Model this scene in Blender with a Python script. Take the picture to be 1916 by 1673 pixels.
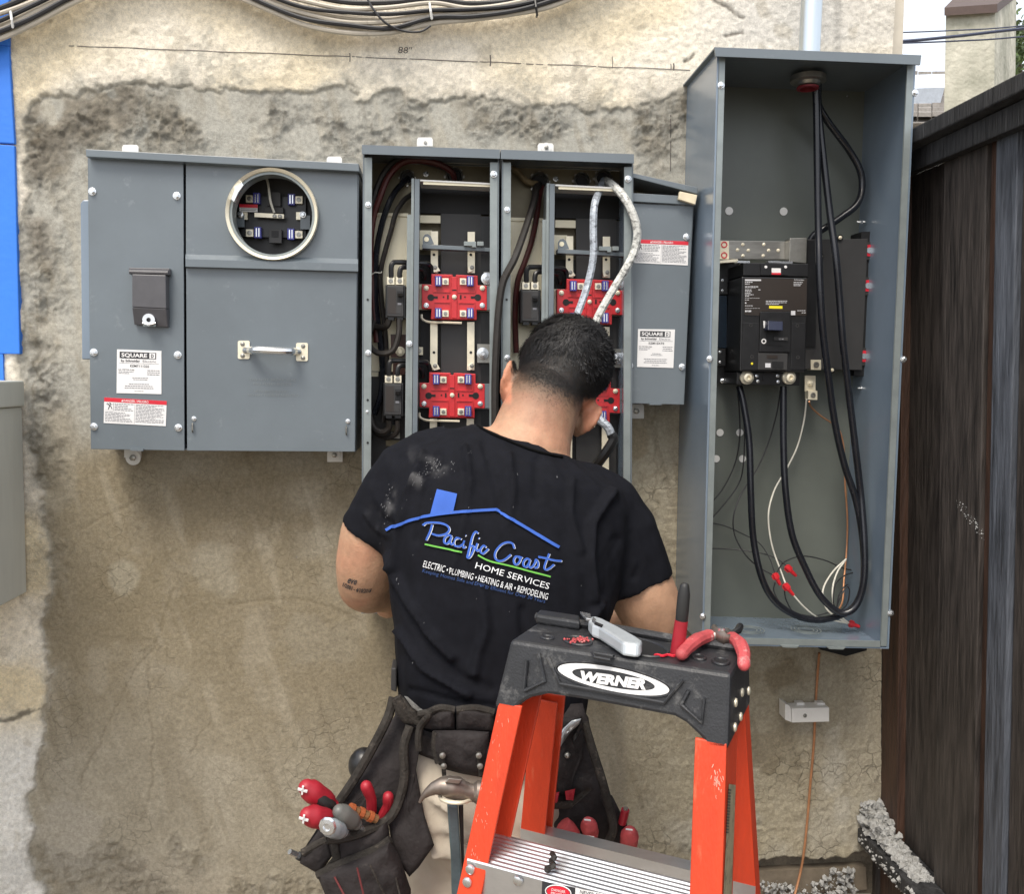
import bpy, bmesh, math, random
import numpy as np
from mathutils import Vector, Matrix
from mathutils.bvhtree import BVHTree
random.seed(7); rng = np.random.default_rng(7)
PI = math.pi
for o in list(bpy.data.objects): bpy.data.objects.remove(o)
sc = bpy.context.scene; COL = sc.collection
# ------------------------------------------------------------ camera
F = 1650.0; CX, CY = 958.0, 836.0; CAMP = np.array([0.0, -1.85, 1.55])
dep = np.array([-130., 141., -1650.]); dep /= np.linalg.norm(dep)
_b = 2722500/138.4; _dn = np.array([-.02*_b, -_b, -1650.]); up = -_dn/np.linalg.norm(_dn)
up -= dep*up.dot(dep); up /= np.linalg.norm(up); xa = np.cross(dep, up)
cam = bpy.data.cameras.new('camera'); camo = bpy.data.objects.new('camera', cam); COL.objects.link(camo)
cam.sensor_width = 36; cam.lens = 36*F/1916; cam.clip_end = 400; cam.clip_start = .02
R3 = Matrix([list(xa), list(dep), list(up)])
camo.matrix_world = Matrix.Translation(Vector(CAMP)) @ R3.to_4x4()
sc.camera = camo
# ------------------------------------------------------------ light
W = bpy.data.worlds.new("World"); sc.world = W; W.use_nodes = True
nt = W.node_tree; bg = nt.nodes['Background']
sky = nt.nodes.new('ShaderNodeTexSky'); sky.sky_type = 'NISHITA'; sky.sun_disc = False
SUN_EL, SUN_AZ = 56, 206     # azimuth measured clockwise from +y
sky.sun_elevation = math.radians(SUN_EL); sky.sun_rotation = math.radians(SUN_AZ)
sky.dust_density = 5; sky.ozone_density = .5; sky.air_density = .8
veil = nt.nodes.new('ShaderNodeMix'); veil.data_type = 'RGBA'; veil.inputs[0].default_value = .5; veil.inputs[7].default_value = (12.5, 13.0, 13.6, 1)   # thin even high cloud
nt.links.new(sky.outputs[0], veil.inputs[6]); nt.links.new(veil.outputs[2], bg.inputs[0]); bg.inputs[1].default_value = .10
sl = bpy.data.lights.new('sun', 'SUN'); sl.energy = 1.5; sl.angle = math.radians(22); sl.color = (1, .94, .83)
so = bpy.data.objects.new('sun', sl); COL.objects.link(so)
az = math.radians(SUN_AZ); el = math.radians(SUN_EL)
sd = Vector((math.sin(az)*math.cos(el), math.cos(az)*math.cos(el), math.sin(el)))
so.rotation_euler = sd.to_track_quat('Z', 'Y').to_euler(); so.location = (0, -3, 6)
sc.view_settings.view_transform = 'Standard'; sc.view_settings.look = 'None'
sc.view_settings.gamma = 1; sc.view_settings.exposure = 0.78; sc.view_settings.use_curve_mapping = False
# ------------------------------------------------------------ projection helpers (survey: photo pixel + distance -> place)
def rays(px, py):
    px = np.asarray(px, float); py = np.asarray(py, float)
    v = np.stack([px-CX, -(py-CY), np.full_like(px, -F)], -1)
    return np.stack([v@xa, v@dep, v@up], -1)
def P(px, py, Y):
    d = rays(px, py); return Vector(CAMP + d*((-Y-CAMP[1])/d[1]))
def PL(px, py, n, c):      # plane n.p = c
    d = rays(px, py); n = np.array(n, float); return Vector(CAMP + d*((c-n@CAMP)/(n@d)))
def proj(pts):
    q = np.asarray(pts)-CAMP; X = q@np.array([xa[0], dep[0], up[0]]); Yc = q@np.array([xa[1], dep[1], up[1]]); Z = q@np.array([xa[2], dep[2], up[2]])
    return CX-F*X/Z, CY+F*Yc/Z
def m2px(Y): return F/(1.85-Y)
# ------------------------------------------------------------ materials
MATS = {}
def mat(name, col, rough=.5, metal=0, nz=.12, ns=20, bump=.0, bs=200, stretch=(1, 1, 1), spec=.5, col2=None, coat=0, sheen=0, sss=0, attr=None, wear=None):
    m = bpy.data.materials.new(name); m.use_nodes = True; n = m.node_tree; B = n.nodes['Principled BSDF']
    B.inputs['Roughness'].default_value = rough; B.inputs['Metallic'].default_value = metal
    B.inputs['Specular IOR Level'].default_value = spec; B.inputs['Coat Weight'].default_value = coat; B.inputs['Coat Roughness'].default_value = .25
    B.inputs['Sheen Weight'].default_value = sheen
    if sss: B.inputs['Subsurface Weight'].default_value = sss; B.inputs['Subsurface Radius'].default_value = (.012, .005, .003); B.inputs['Subsurface Scale'].default_value = .5
    tc = n.nodes.new('ShaderNodeTexCoord'); mp = n.nodes.new('ShaderNodeMapping'); mp.inputs['Scale'].default_value = stretch
    n.links.new(tc.outputs['Object'], mp.inputs[0])
    t = n.nodes.new('ShaderNodeTexNoise'); t.inputs['Scale'].default_value = ns; t.inputs['Detail'].default_value = 6; t.inputs['Roughness'].default_value = .65
    n.links.new(mp.outputs[0], t.inputs['Vector'])
    mr = n.nodes.new('ShaderNodeMapRange'); mr.inputs[1].default_value = .3; mr.inputs[2].default_value = .7
    n.links.new(t.outputs[0], mr.inputs[0])
    mx = n.nodes.new('ShaderNodeMix'); mx.data_type = 'RGBA'
    c2 = col2 or [min(1, c*(1+nz)) for c in col]; c1 = col if col2 else [c*(1-nz) for c in col]
    mx.inputs[6].default_value = (*c1, 1); mx.inputs[7].default_value = (*c2, 1); n.links.new(mr.outputs[0], mx.inputs[0])
    out = mx.outputs[2]
    if attr:
        a = n.nodes.new('ShaderNodeAttribute'); a.attribute_name = attr
        m2 = n.nodes.new('ShaderNodeMix'); m2.data_type = 'RGBA'; m2.blend_type = 'MULTIPLY'; m2.inputs[0].default_value = 1
        n.links.new(a.outputs[0], m2.inputs[6]); n.links.new(out, m2.inputs[7]); out = m2.outputs[2]
    if wear:     # (colour, threshold, scale): scuffs, dust, paint flecks
        t3 = n.nodes.new('ShaderNodeTexNoise'); t3.inputs['Scale'].default_value = wear[2]; t3.inputs['Detail'].default_value = 8; t3.inputs['Roughness'].default_value = .75
        n.links.new(mp.outputs[0], t3.inputs['Vector'])
        r3 = n.nodes.new('ShaderNodeMapRange'); r3.inputs[1].default_value = wear[1]; r3.inputs[2].default_value = wear[1]+.12; r3.inputs[4].default_value = .75
        n.links.new(t3.outputs[0], r3.inputs[0])
        m3 = n.nodes.new('ShaderNodeMix'); m3.data_type = 'RGBA'; m3.inputs[7].default_value = (*wear[0], 1)
        n.links.new(r3.outputs[0], m3.inputs[0]); n.links.new(out, m3.inputs[6]); out = m3.outputs[2]
    n.links.new(out, B.inputs['Base Color'])
    if bump:
        t2 = n.nodes.new('ShaderNodeTexNoise'); t2.inputs['Scale'].default_value = bs; t2.inputs['Detail'].default_value = 5
        n.links.new(mp.outputs[0], t2.inputs['Vector']); bp = n.nodes.new('ShaderNodeBump'); bp.inputs['Distance'].default_value = bump; bp.inputs['Strength'].default_value = 1
        n.links.new(t2.outputs[0], bp.inputs['Height']); n.links.new(bp.outputs[0], B.inputs['Normal'])
    MATS[name] = m; return m
def darker(k, f=.5): return [c*f for c in k]
M_GREY = mat('enclosure_grey_paint', (.132, .157, .176), .36, 0, .10, 5, .0009, 9, coat=.25, wear=((.21, .235, .25), .60, 24))
M_GREYE = mat('enclosure_edge', (.24, .27, .27), .35, .2, .15, 20)
M_BACK = mat('enclosure_back_paint', (.125, .138, .122), .42, 0, .12, 4, .00005, 700, wear=((.24, .26, .25), .74, 40))
M_SIDEB = mat('enclosure_side_sky_tint', (.165, .215, .275), .26, 0, .10, 4, .0007, 8, coat=.9)  # enclosure grey made lighter and bluer: sky reflection put into the colour
M_GALV = mat('galvanised_plate', (.86, .79, .59), .42, .12, .10, 9, .00004, 300, wear=((.35, .31, .22), .66, 14))  # yellow-cream tone includes the warm reflection seen on these plates
M_TAN = mat('inner_warm_tint_metal', (.17, .145, .09), .42, .3, .25, 7)  # galvanised back wall with its yellow reflection mixed into the tone
M_TIN = mat('tin_plated_bar', (.84, .77, .60), .34, .35, .12, 30, wear=((.35, .3, .2), .66, 60))
M_STEEL = mat('zinc_steel', (.72, .74, .76), .25, .9, .1, 40)
M_DSTEEL = mat('dull_steel', (.33, .32, .29), .35, .8, .2, 30)
M_BLACK = mat('black_plastic', (.012, .012, .013), .35, 0, .3, 30, .00005, 300)
M_BLACKD = mat('black_void', (.006, .006, .007), .6)
M_CHAR = mat('charcoal_insulator', (.035, .034, .034), .5, 0, .15, 10)
M_BROWNP = mat('brown_black_label', (.028, .021, .017), .4, 0, .1, 10)
M_RED = mat('red_socket_plastic', (.58, .028, .035), .38, 0, .12, 40, .0001, 200, wear=((.35, .06, .03), .70, 60))
M_REDT = mat('red_connector', (.62, .02, .03), .4)
M_BLUEJ = mat('blue_jaw', (.055, .06, .32), .35)
M_WHITE = mat('white_label', (.78, .77, .76), .45, 0, .03, 20)
M_INK = mat('printed_ink', (.03, .03, .035), .5)
M_INKG = mat('grey_ink', (.20, .20, .22), .5)
M_INKR = mat('red_ink', (.62, .02, .04), .4)
M_YEL = mat('yellow_sticker', (.85, .72, .03), .5)
M_WHITEP = mat('white_plastic', (.75, .74, .71), .35, 0, .04, 20)
M_BROWNI = mat('brown_insulator', (.07, .022, .012), .4)
M_COVER = mat('grey_brown_cover', (.085, .083, .09), .35, 0, .12, 30, .00008, 500)
M_CBLK = mat('black_cable_sheath', (.011, .012, .016), .22, 0, .3, 60, wear=((.12, .12, .1), .73, 50), stretch=(1, 1, .35))
M_CBLKD = mat('dusty_black_cable', (.022, .018, .015), .6, 0, .4, 60, wear=((.14, .11, .07), .6, 40))
M_CRED = mat('dark_red_cable', (.07, .012, .01), .5, 0, .4, 50)
M_CWHT = mat('white_wire', (.68, .66, .58), .4)
M_COPPER = mat('copper_wire', (.5, .24, .12), .45, .5, .2, 50)
M_CGREY = mat('grey_beige_cable', (.50, .45, .37), .5, 0, .15, 12, .0002, 60, wear=((.2, .17, .12), .62, 50))
M_CBUND = mat('black_bundle_cable', (.02, .02, .023), .5, 0, .3, 30)
M_WCAB = mat('white_taped_cable', (.62, .62, .58), .5, 0, .1, 40, .0015, 120, stretch=(1, 1, 1.7), wear=((.03, .03, .03), .485, 75))
M_SCAB = mat('silver_taped_cable', (.46, .50, .55), .42, .3, .25, 90, .0015, 160, stretch=(1, 1, 1.7), wear=((.05, .05, .06), .505, 80))
M_SKIN = mat('skin', (.47, .28, .178), .55, 0, .16, 45, .0007, 260, sss=.12, attr='tone', spec=.35)
M_SHIRT = mat('black_cotton', (.0056, .0060, .0090), .85, 0, .25, 60, .0003, 1400, spec=.16, attr='tone', wear=((.05, .05, .055), .77, 160))
M_HAIR = mat('black_hair', (.009, .008, .008), .55, 0, .4, 200)
M_PANTS = mat('beige_work_trousers', (.52, .46, .37), .85, 0, .12, 10, .0004, 900, wear=((.22, .18, .13), .66, 20))
M_LEATH = mat('dark_leather', (.026, .022, .022), .78, 0, .35, 22, .0018, 140, spec=.25, wear=((.11, .095, .085), .60, 34))
M_LEATHT = mat('leather_trim', (.034, .030, .026), .88, 0, .35, 60, .0022, 200, spec=.2, wear=((.13, .11, .09), .57, 70))
M_ORANGE = mat('orange_fibreglass', (.60, .052, .015), .45, 0, .16, 40, .0005, 500, stretch=(1, 1, .15), wear=((.60, .16, .08), .60, 55))
M_CAP = mat('black_ladder_plastic', (.023, .024, .027), .42, 0, .2, 30, .0004, 400, wear=((.13, .128, .125), .545, 34))
M_ALU = mat('ladder_aluminium', (.66, .67, .69), .30, .85, .08, 50, .0002, 200, stretch=(.15, 1, 1))
M_TRED = mat('red_tool_grip', (.34, .014, .026), .48, 0, .15, 40, wear=((.75, .5, .45), .68, 60))
M_TPINK = mat('dusty_red_grip', (.46, .07, .075), .6, 0, .25, 60, .0006, 200, wear=((.72, .55, .5), .57, 50))
M_TBLK = mat('black_tool_grip', (.02, .02, .02), .5)
M_GREYT = mat('grey_knife_body', (.42, .45, .47), .38, .3, .1, 30, wear=((.15, .15, .16), .68, 60))
M_CLEAR = mat('clear_grip_end', (.35, .4, .42), .12, 0, .3, 60)
M_HAMMER = mat('worn_hammer_steel', (.24, .20, .17), .42, .75, .35, 30)
M_HAND = mat('blue_steel_handle', (.12, .17, .19), .35, .5, .3, 20, wear=((.5, .55, .55), .67, 40))
M_BLUEW = mat('blue_wall_paint', (.03, .19, .72), .6, 0, .06, 8, .0008, 60, wear=((.25, .45, .75), .75, 12))
M_GREYW = mat('grey_painted_timber', (.52, .53, .48), .6, 0, .1, 12, .0006, 30, stretch=(1, 1, .15))
M_SHING = mat('grey_shingle', (.27, .25, .23), .9, 0, .25, 30, .002, 60)
M_CHIM = mat('shade_dappled_chimney', (.26, .26, .20), .9, 0, 0, 3.2, .02, 12, col2=(.68, .65, .54))  # dappled shade on the sunlit shaft is mixed into the colour
M_MORTAR = mat('crumbled_mortar', (.24, .235, .22), .95, 0, 0, 60, .004, 120, col2=(.46, .46, .45))
M_OUTW = mat('pale_house_wall', (.7, .68, .64), .8)
M_GROUND = mat('packed_dirt_ground', (.17, .14, .10), .95, 0, .35, 5, .01, 30)
M_LEAF = mat('leaf_green', (.07, .11, .03), .6, 0, .3, 9)
def wood(name, c, c2):
    return mat(name, c, .6, 0, 0, 30, .0030, 60, stretch=(2.6, 2.6, .22), col2=c2, wear=((.004, .003, .003), .55, 12))
M_W1 = wood('dark_stained_board', (.010, .008, .007), (.082, .068, .060))
M_W2 = wood('weathered_blue_grey_board', (.03, .034, .043), (.135, .15, .18))
M_W3 = wood('brown_stained_edge', (.028, .014, .009), (.085, .042, .026))
M_W4 = wood('black_cap_rail', (.010, .010, .011), (.055, .055, .058))
# ------------------------------------------------------------ mesh builder
def V(p): return p if isinstance(p, Vector) else Vector([float(t) for t in p])
class MB:
    def __init__(s): s.v = []; s.f = []; s.s = []
    def add(s, vs, fs, smooth=False):
        b = len(s.v); s.v += [V(p) for p in vs]; s.f += [tuple(i+b for i in f) for f in fs]; s.s += [smooth]*len(fs); return s
    def ext(s, front, back, smooth=False):
        n = len(front)
        fs = [tuple(range(n)), tuple(range(2*n-1, n-1, -1))]+[(i, i+n, (i+1) % n+n, (i+1) % n) for i in range(n)]
        return s.add(list(front)+list(back), fs, smooth)
    def prism(s, poly, Yf, Yb):
        fr = [P(x, y, Yf) for x, y in poly]; return s.ext(fr, [Vector((p.x, -Yb, p.z)) for p in fr])
    def rect(s, x0, y0, x1, y1, Yf, Yb, k=None):   # k slope of horizontals
        k = .020 if k is None else k; d = k*(x1-x0)
        return s.prism([(x0, y0), (x1, y0+d), (x1, y1+d), (x0, y1)], Yf, Yb)
    def box(s, a, b):
        (x0, y0, z0), (x1, y1, z1) = a, b
        return s.add([(x0,y0,z0),(x1,y0,z0),(x1,y1,z0),(x0,y1,z0),(x0,y0,z1),(x1,y0,z1),(x1,y1,z1),(x0,y1,z1)], [(0,3,2,1),(4,5,6,7),(0,1,5,4),(1,2,6,5),(2,3,7,6),(3,0,4,7)])
    def rings(s, rr, cap=True, smooth=True, closed=False):
        n = len(rr[0]); b = len(s.v); s.v += [V(p) for r in rr for p in r]; m = len(rr)
        for i in range(m if closed else m-1):
            j = (i+1) % m
            for k in range(n): s.f.append((b+i*n+k, b+i*n+(k+1) % n, b+j*n+(k+1) % n, b+j*n+k)); s.s.append(smooth)
        if cap and not closed:
            s.f.append(tuple(b+k for k in range(n-1, -1, -1))); s.f.append(tuple(b+(m-1)*n+k for k in range(n))); s.s += [False, False]
        return s
    def tube(s, pts, r, n=8, rb=None, cap=True, round_=False, flat=1.0, nrm=None):
        pts = [V(p) for p in pts]; m = len(pts)
        rs = r if isinstance(r, (list, tuple)) else [r]*m
        if round_:
            d0 = (pts[0]-pts[1]).normalized(); d1 = (pts[-1]-pts[-2]).normalized(); a, b_ = [], []
            for t in (.97, .8, .45): a.append((pts[0]+d0*rs[0]*t, rs[0]*math.sqrt(1-t*t)))
            for t in (.45, .8, .97): b_.append((pts[-1]+d1*rs[-1]*t, rs[-1]*math.sqrt(1-t*t)))
            pts = [q for q, _ in a]+pts+[q for q, _ in b_]; rs = [q for _, q in a]+list(rs)+[q for _, q in b_]; m = len(pts)
        T = []
        for i in range(m):
            t = pts[min(i+1, m-1)]-pts[max(i-1, 0)]; T.append(t.normalized() if t.length > 1e-9 else Vector((0, 0, 1)))
        u = V(nrm) if nrm is not None else (Vector((0, 1, 0)) if abs(T[0].y) < .9 else Vector((1, 0, 0)))
        rr = []
        for i in range(m):
            u = (u-T[i]*u.dot(T[i])).normalized(); w = T[i].cross(u)
            rr.append([pts[i]+(u*math.cos(a)*flat+w*math.sin(a))*rs[i] for a in [2*PI*k/n for k in range(n)]])
        return s.rings(rr, cap)
    def lathe(s, c, prof, axis=(0, -1, 0), n=24, cap=True, closed=False):  # prof: (radius, height along axis)
        c = V(c); ax = V(axis).normalized(); u = Vector((1, 0, 0)) if abs(ax.x) < .9 else Vector((0, 0, 1)); u = (u-ax*u.dot(ax)).normalized(); w = ax.cross(u)
        return s.rings([[c+ax*h+(u*math.cos(2*PI*k/n)+w*math.sin(2*PI*k/n))*r for k in range(n)] for r, h in prof], cap, closed=closed)
    def ball(s, c, r, n=12, m=8, ax=None):
        c = V(c); r = (r, r, r) if not isinstance(r, (tuple, list)) else r
        A = ax or Matrix.Identity(3)
        rr = [[c+A@Vector((r[0]*math.sin(t)*math.cos(2*PI*k/n), r[1]*math.sin(t)*math.sin(2*PI*k/n), r[2]*math.cos(t))) for k in range(n)] for t in [PI*(i+.06)/(m+.12) for i in range(m+1)]]
        return s.rings(rr)
ORG = {}
def thing(name, label, cat, loc=(0, 0, 0), group=None):
    o = bpy.data.objects.new(name, None); COL.objects.link(o); o.location = V(loc); o.empty_display_size = .03
    o['label'] = label; o['category'] = cat
    if group: o['group'] = group
    ORG[o] = V(loc); return o
def build(mb, name, m, parent=None, bevel=0, label=None, cat=None, group=None, kind=None, sharp=35, attr=None, me=None):
    if parent is not None: org = ORG[parent]
    else:
        A = np.array([tuple(v) for v in mb.v]); org = Vector(((A[:, 0].min()+A[:, 0].max())/2, (A[:, 1].min()+A[:, 1].max())/2, A[:, 2].min()))
    me = bpy.data.meshes.new(name); me.from_pydata([tuple(v-org) for v in mb.v], [], mb.f)
    me.polygons.foreach_set('use_smooth', mb.s); me.validate()
    b = bmesh.new(); b.from_mesh(me); bmesh.ops.recalc_face_normals(b, faces=b.faces); b.to_mesh(me); b.free()
    if any(mb.s): me.set_sharp_from_angle(angle=math.radians(sharp))
    me.materials.append(m); o = bpy.data.objects.new(name, me); COL.objects.link(o)
    if parent is not None: o.parent = parent; ORG[o] = org
    else: o.location = org; ORG[o] = org
    if bevel: bm_ = o.modifiers.new('bevel', 'BEVEL'); bm_.width = bevel; bm_.segments = 2; bm_.limit_method = 'ANGLE'; bm_.angle_limit = math.radians(40)
    if label: o['label'] = label
    if cat: o['category'] = cat
    if group: o['group'] = group
    if kind: o['kind'] = kind
    return o
def catmull(pts, k=6):
    p = [V(q) for q in pts]; p = [p[0]*2-p[1]]+p+[p[-1]*2-p[-2]]; out = []
    for i in range(1, len(p)-2):
        for j in range(k):
            t = j/k; a, b, c, d = p[i-1], p[i], p[i+1], p[i+2]
            out.append(.5*((2*b)+(c-a)*t+(2*a-5*b+4*c-d)*t*t+(3*b-a-3*c+d)*t**3))
    out.append(p[-2]); return out
def pxpath(pts, k=6):      # [(px,py,Y)]
    return [P(q.x, q.y, q.z) for q in catmull(pts, k)]
def cable(name, pts, r, m, label, cat='cable', group=None, parent=None, n=8, k=6):
    mb = MB().tube(pxpath(pts, k), r, n)
    return build(mb, name, m, parent, label=label, cat=cat if parent is None else None, group=group)
# shared screw
def _screw():
    mb = MB(); mb.lathe((0, 0, 0), [(1, 0), (1, .25), (.85, .3)], n=12); 
    h = MB(); mb.lathe((0, 0, 0), [(.72, .3), (.72, .85), (.5, .98)], n=6); mb.lathe((0, 0, 0), [(.3, .9), (.24, 1.05)], n=8); return mb
_s = _screw(); SCREW = bpy.data.meshes.new('screw'); SCREW.from_pydata([tuple(v) for v in _s.v], [], _s.f); SCREW.materials.append(M_STEEL)
SCREWT = SCREW.copy(); SCREWT.materials.clear(); SCREWT.materials.append(M_TIN)
SCREWD = SCREW.copy(); SCREWD.materials.clear(); SCREWD.materials.append(M_DSTEEL)
def screw(parent, px, py, Y, r=6.5, name='screw', me=None, face=None):
    o = bpy.data.objects.new(name, me or SCREW); COL.objects.link(o); o.parent = parent
    p = face if face is not None else P(px, py, Y); o.location = p-ORG[parent]; s = r/m2px(Y); o.scale = (s, s*.9, s)
    o.rotation_euler = (0, random.uniform(0, 6), 0); ORG[o] = ORG[parent]; return o
# text
_tc = {}
def text_geo(s, off=0.0, shear=0.0):
    key = (s, off, shear)
    if key in _tc: return _tc[key]
    c = bpy.data.curves.new('t', 'FONT'); c.body = s; c.size = 1; c.offset = off; c.shear = shear; c.resolution_u = 2
    o = bpy.data.objects.new('t', c); COL.objects.link(o); dg = bpy.context.evaluated_depsgraph_get(); dg.update()
    me = bpy.data.meshes.new_from_object(o.evaluated_get(dg)); A = np.array([tuple(v.co) for v in me.vertices]); fs = [tuple(p.vertices) for p in me.polygons]
    bpy.data.objects.remove(o); bpy.data.curves.remove(c); bpy.data.meshes.remove(me)
    x0, x1 = A[:, 0].min(), A[:, 0].max(); capb = 0.0; cap = .70 if any(ch.isupper() or ch.isdigit() for ch in s) else .5
    uv = np.stack([(A[:, 0]-x0)/(x1-x0), (A[:, 1]-capb)/cap], 1); _tc[key] = (uv, fs); return _tc[key]
def text_on(mapf, s, bl, br, h, parent, m, name='lettering', off=0., shear=0., curve=None):
    """bl, br baseline ends (px), h cap height px (up)"""
    uv, fs = text_geo(s, off, shear); bl = np.array(bl, float); br = np.array(br, float); mb = MB(); d = (br-bl)/np.linalg.norm(br-bl); up_ = np.array([d[1], -d[0]])
    vs = []
    for u, v in uv:
        b = bl+(br-bl)*u
        if curve: b = b+np.array([0, curve*4*u*(1-u)])
        q = b+up_*h*v; vs.append(mapf(q[0], q[1]))
    mb.add(vs, fs); return build(mb, name, m, parent)
def quadmap(TL, TR, BR, BL, Y):    # u right v down in [0,1] -> 3D
    def f(u, v):
        x = (TL[0]*(1-u)+TR[0]*u)*(1-v)+(BL[0]*(1-u)+BR[0]*u)*v; y = (TL[1]*(1-u)+TR[1]*u)*(1-v)+(BL[1]*(1-u)+BR[1]*u)*v
        return P(x, y, Y)
    return f
def flat(mapf, poly): mb = MB(); mb.add([mapf(u, v) for u, v in poly], [tuple(range(len(poly)))]); return mb
def bars(mapf, lst, mb=None):
    mb = mb or MB()
    for u0, v0, u1, v1 in lst: mb.add([mapf(u0, v0), mapf(u1, v0), mapf(u1, v1), mapf(u0, v1)], [(0, 1, 2, 3)])
    return mb
def sticker(parent, TL, TR, BR, BL, Y, kind, model='', name='sticker', label=None):
    pl = build(MB().prism([TL, TR, BR, BL], Y+.0008, Y), name, M_WHITE, parent, label=label)
    f1 = quadmap(TL, TR, BR, BL, Y+.0012); f2 = quadmap(TL, TR, BR, BL, Y+.0016)
    rr = random.Random(len(model)+int(TL[0]))
    def t(s, u0, u1, vb, h, m=M_INK, off=0., shear=0, ff=f2, nm='lettering'):
        uv, fs = text_geo(s, off, shear); mb = MB(); mb.add([ff(u0+(u1-u0)*a, vb-h*b) for a, b in uv], fs); return build(mb, nm, m, pl)
    def lines(u0, u1, v0, v1, n, th=.35, m=M_INKG, cen=False):
        L = []
        for i in range(n):
            v = v0+(v1-v0)*(i+.5)/n; h = (v1-v0)/n*th/2; e = u1-(u1-u0)*rr.choice([0, .02, .1, .3]) ; u = u0
            if cen: u = u0+(u1-e)/2; e = u1-(u1-e)/2
            while u < e-.005:
                w = rr.uniform(.02, .07); L.append((u, v-h, min(e, u+w), v+h)); u += w+.010
        build(bars(f1, L), 'fine_print', m, pl)
    if kind == 'brand':
        build(bars(f1, [(.06, .05, .88, .20)]), 'brand_block', M_INK, pl); t('SQUARE', .10, .68, .165, .085, M_WHITE, .03)
        build(bars(f2, [(.73, .062, .86, .188)]), 'brand_box', M_WHITE, pl); t('D', .765, .825, .165, .08, M_INK, .03, ff=quadmap(TL, TR, BR, BL, Y+.002))
        t('by Schneider', .09, .52, .275, .052, M_INK, .02); t('Electric', .58, .88, .275, .052, M_INKG)
        build(bars(f1, [(.05, .305, .95, .311)]), 'rule', M_INKG, pl)
        if model: t(model, .30, .72, .39, .05, M_INK, .01)
        t('EZ METER-PAK', .04, .40, .475, .032, M_INK); lines(.04, .38, .49, .56, 2); lines(.68, .96, .44, .58, 3, cen=True)
        lines(.35, .7, .62, .70, 2, cen=True); lines(.18, .82, .76, .90, 3, cen=True); lines(.4, .6, .93, .96, 1, cen=True)
    else:
        build(bars(f1, [(0, 0, 1, .16)]), 'danger_band', M_INKR, pl)
        t('DANGER / PELIGRO', .31, .71, .125, .085, M_WHITE, .01)
        build(flat(f2, [(.275, .13), (.29, .04), (.305, .13)]), 'warning_triangle', M_WHITE, pl)
        build(bars(f1, [(.49, .19, .494, .97)]), 'rule', M_INKG, pl)
        g = bars(f1, [(.15, .2, .154, .5), (.02, .5, .154, .505)])
        for a, b, w in (((.05, .22), (.10, .32), .02), ((.10, .28), (.15, .24), .012), ((.03, .25), (.09, .30), .012), ((.09, .30), (.07, .46), .014), ((.10, .30), (.13, .44), .014), ((.09, .2), (.11, .27), .022)):
            g.add([f1(a[0]-w/2, a[1]), f1(a[0]+w/2, a[1]), f1(b[0]+w/2, b[1]), f1(b[0]-w/2, b[1])], [(0, 1, 2, 3)])
        build(g, 'shock_pictogram', M_INK, pl)
        lines(.17, .47, .19, .50, 5, .4); lines(.02, .47, .54, .94, 7, .4); lines(.51, .97, .19, .92, 13, .4)
    return pl
def lin(a, b, t): return a+(b-a)*t
# ============================================================ NOISE
def _h(ix, iz, s):
    n = (ix*374761393+iz*668265263+s*1442695041) & 0xffffffff; n = ((n ^ (n >> 13))*1274126177) & 0xffffffff; return ((n ^ (n >> 16)) & 0xffff)/65535.0
def vnoise(x, z, s=0):
    x = np.asarray(x, float); z = np.asarray(z, float); ix = np.floor(x).astype(np.int64); iz = np.floor(z).astype(np.int64); fx = x-ix; fz = z-iz
    fx = fx*fx*fx*(fx*(fx*6-15)+10); fz = fz*fz*fz*(fz*(fz*6-15)+10)
    a, b, c, d = _h(ix, iz, s), _h(ix+1, iz, s), _h(ix, iz+1, s), _h(ix+1, iz+1, s)
    return (a*(1-fx)+b*fx)*(1-fz)+(c*(1-fx)+d*fx)*fz
def fbm(x, z, sc_, o=4, s=0, g=.5):
    r = 0; a = 1; t = 0
    for i in range(o): r = r+a*vnoise(x*sc_*2**i+i*7.3, z*sc_*2**i+i*3.1, s+i*11); t += a; a *= g
    return r/t
def smooth(a, b, x): t = np.clip((x-a)/(b-a), 0, 1); return t*t*(3-2*t)
def segdist(px, py, pts, closed=False):
    d = np.full(np.shape(px), 1e9); n = len(pts)
    for i in range(n if closed else n-1):
        ax, ay = pts[i]; bx, by = pts[(i+1) % n]; vx, vy = bx-ax, by-ay; t = np.clip(((px-ax)*vx+(py-ay)*vy)/(vx*vx+vy*vy+1e-9), 0, 1)
        d = np.minimum(d, (px-ax-vx*t)**2+(py-ay-vy*t)**2)
    return np.sqrt(d)
def inside(px, py, pts):
    r = np.zeros(np.shape(px), bool); n = len(pts); j = n-1
    for i in range(n):
        xi, yi = pts[i]; xj, yj = pts[j]
        if yi != yj: r ^= ((yi > py) != (yj > py)) & (px < (xj-xi)*(py-yi)/(yj-yi)+xi)
        j = i
    return r
def sdist(px, py, pts): d = segdist(px, py, pts, True); return np.where(inside(px, py, pts), d, -d)
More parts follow.
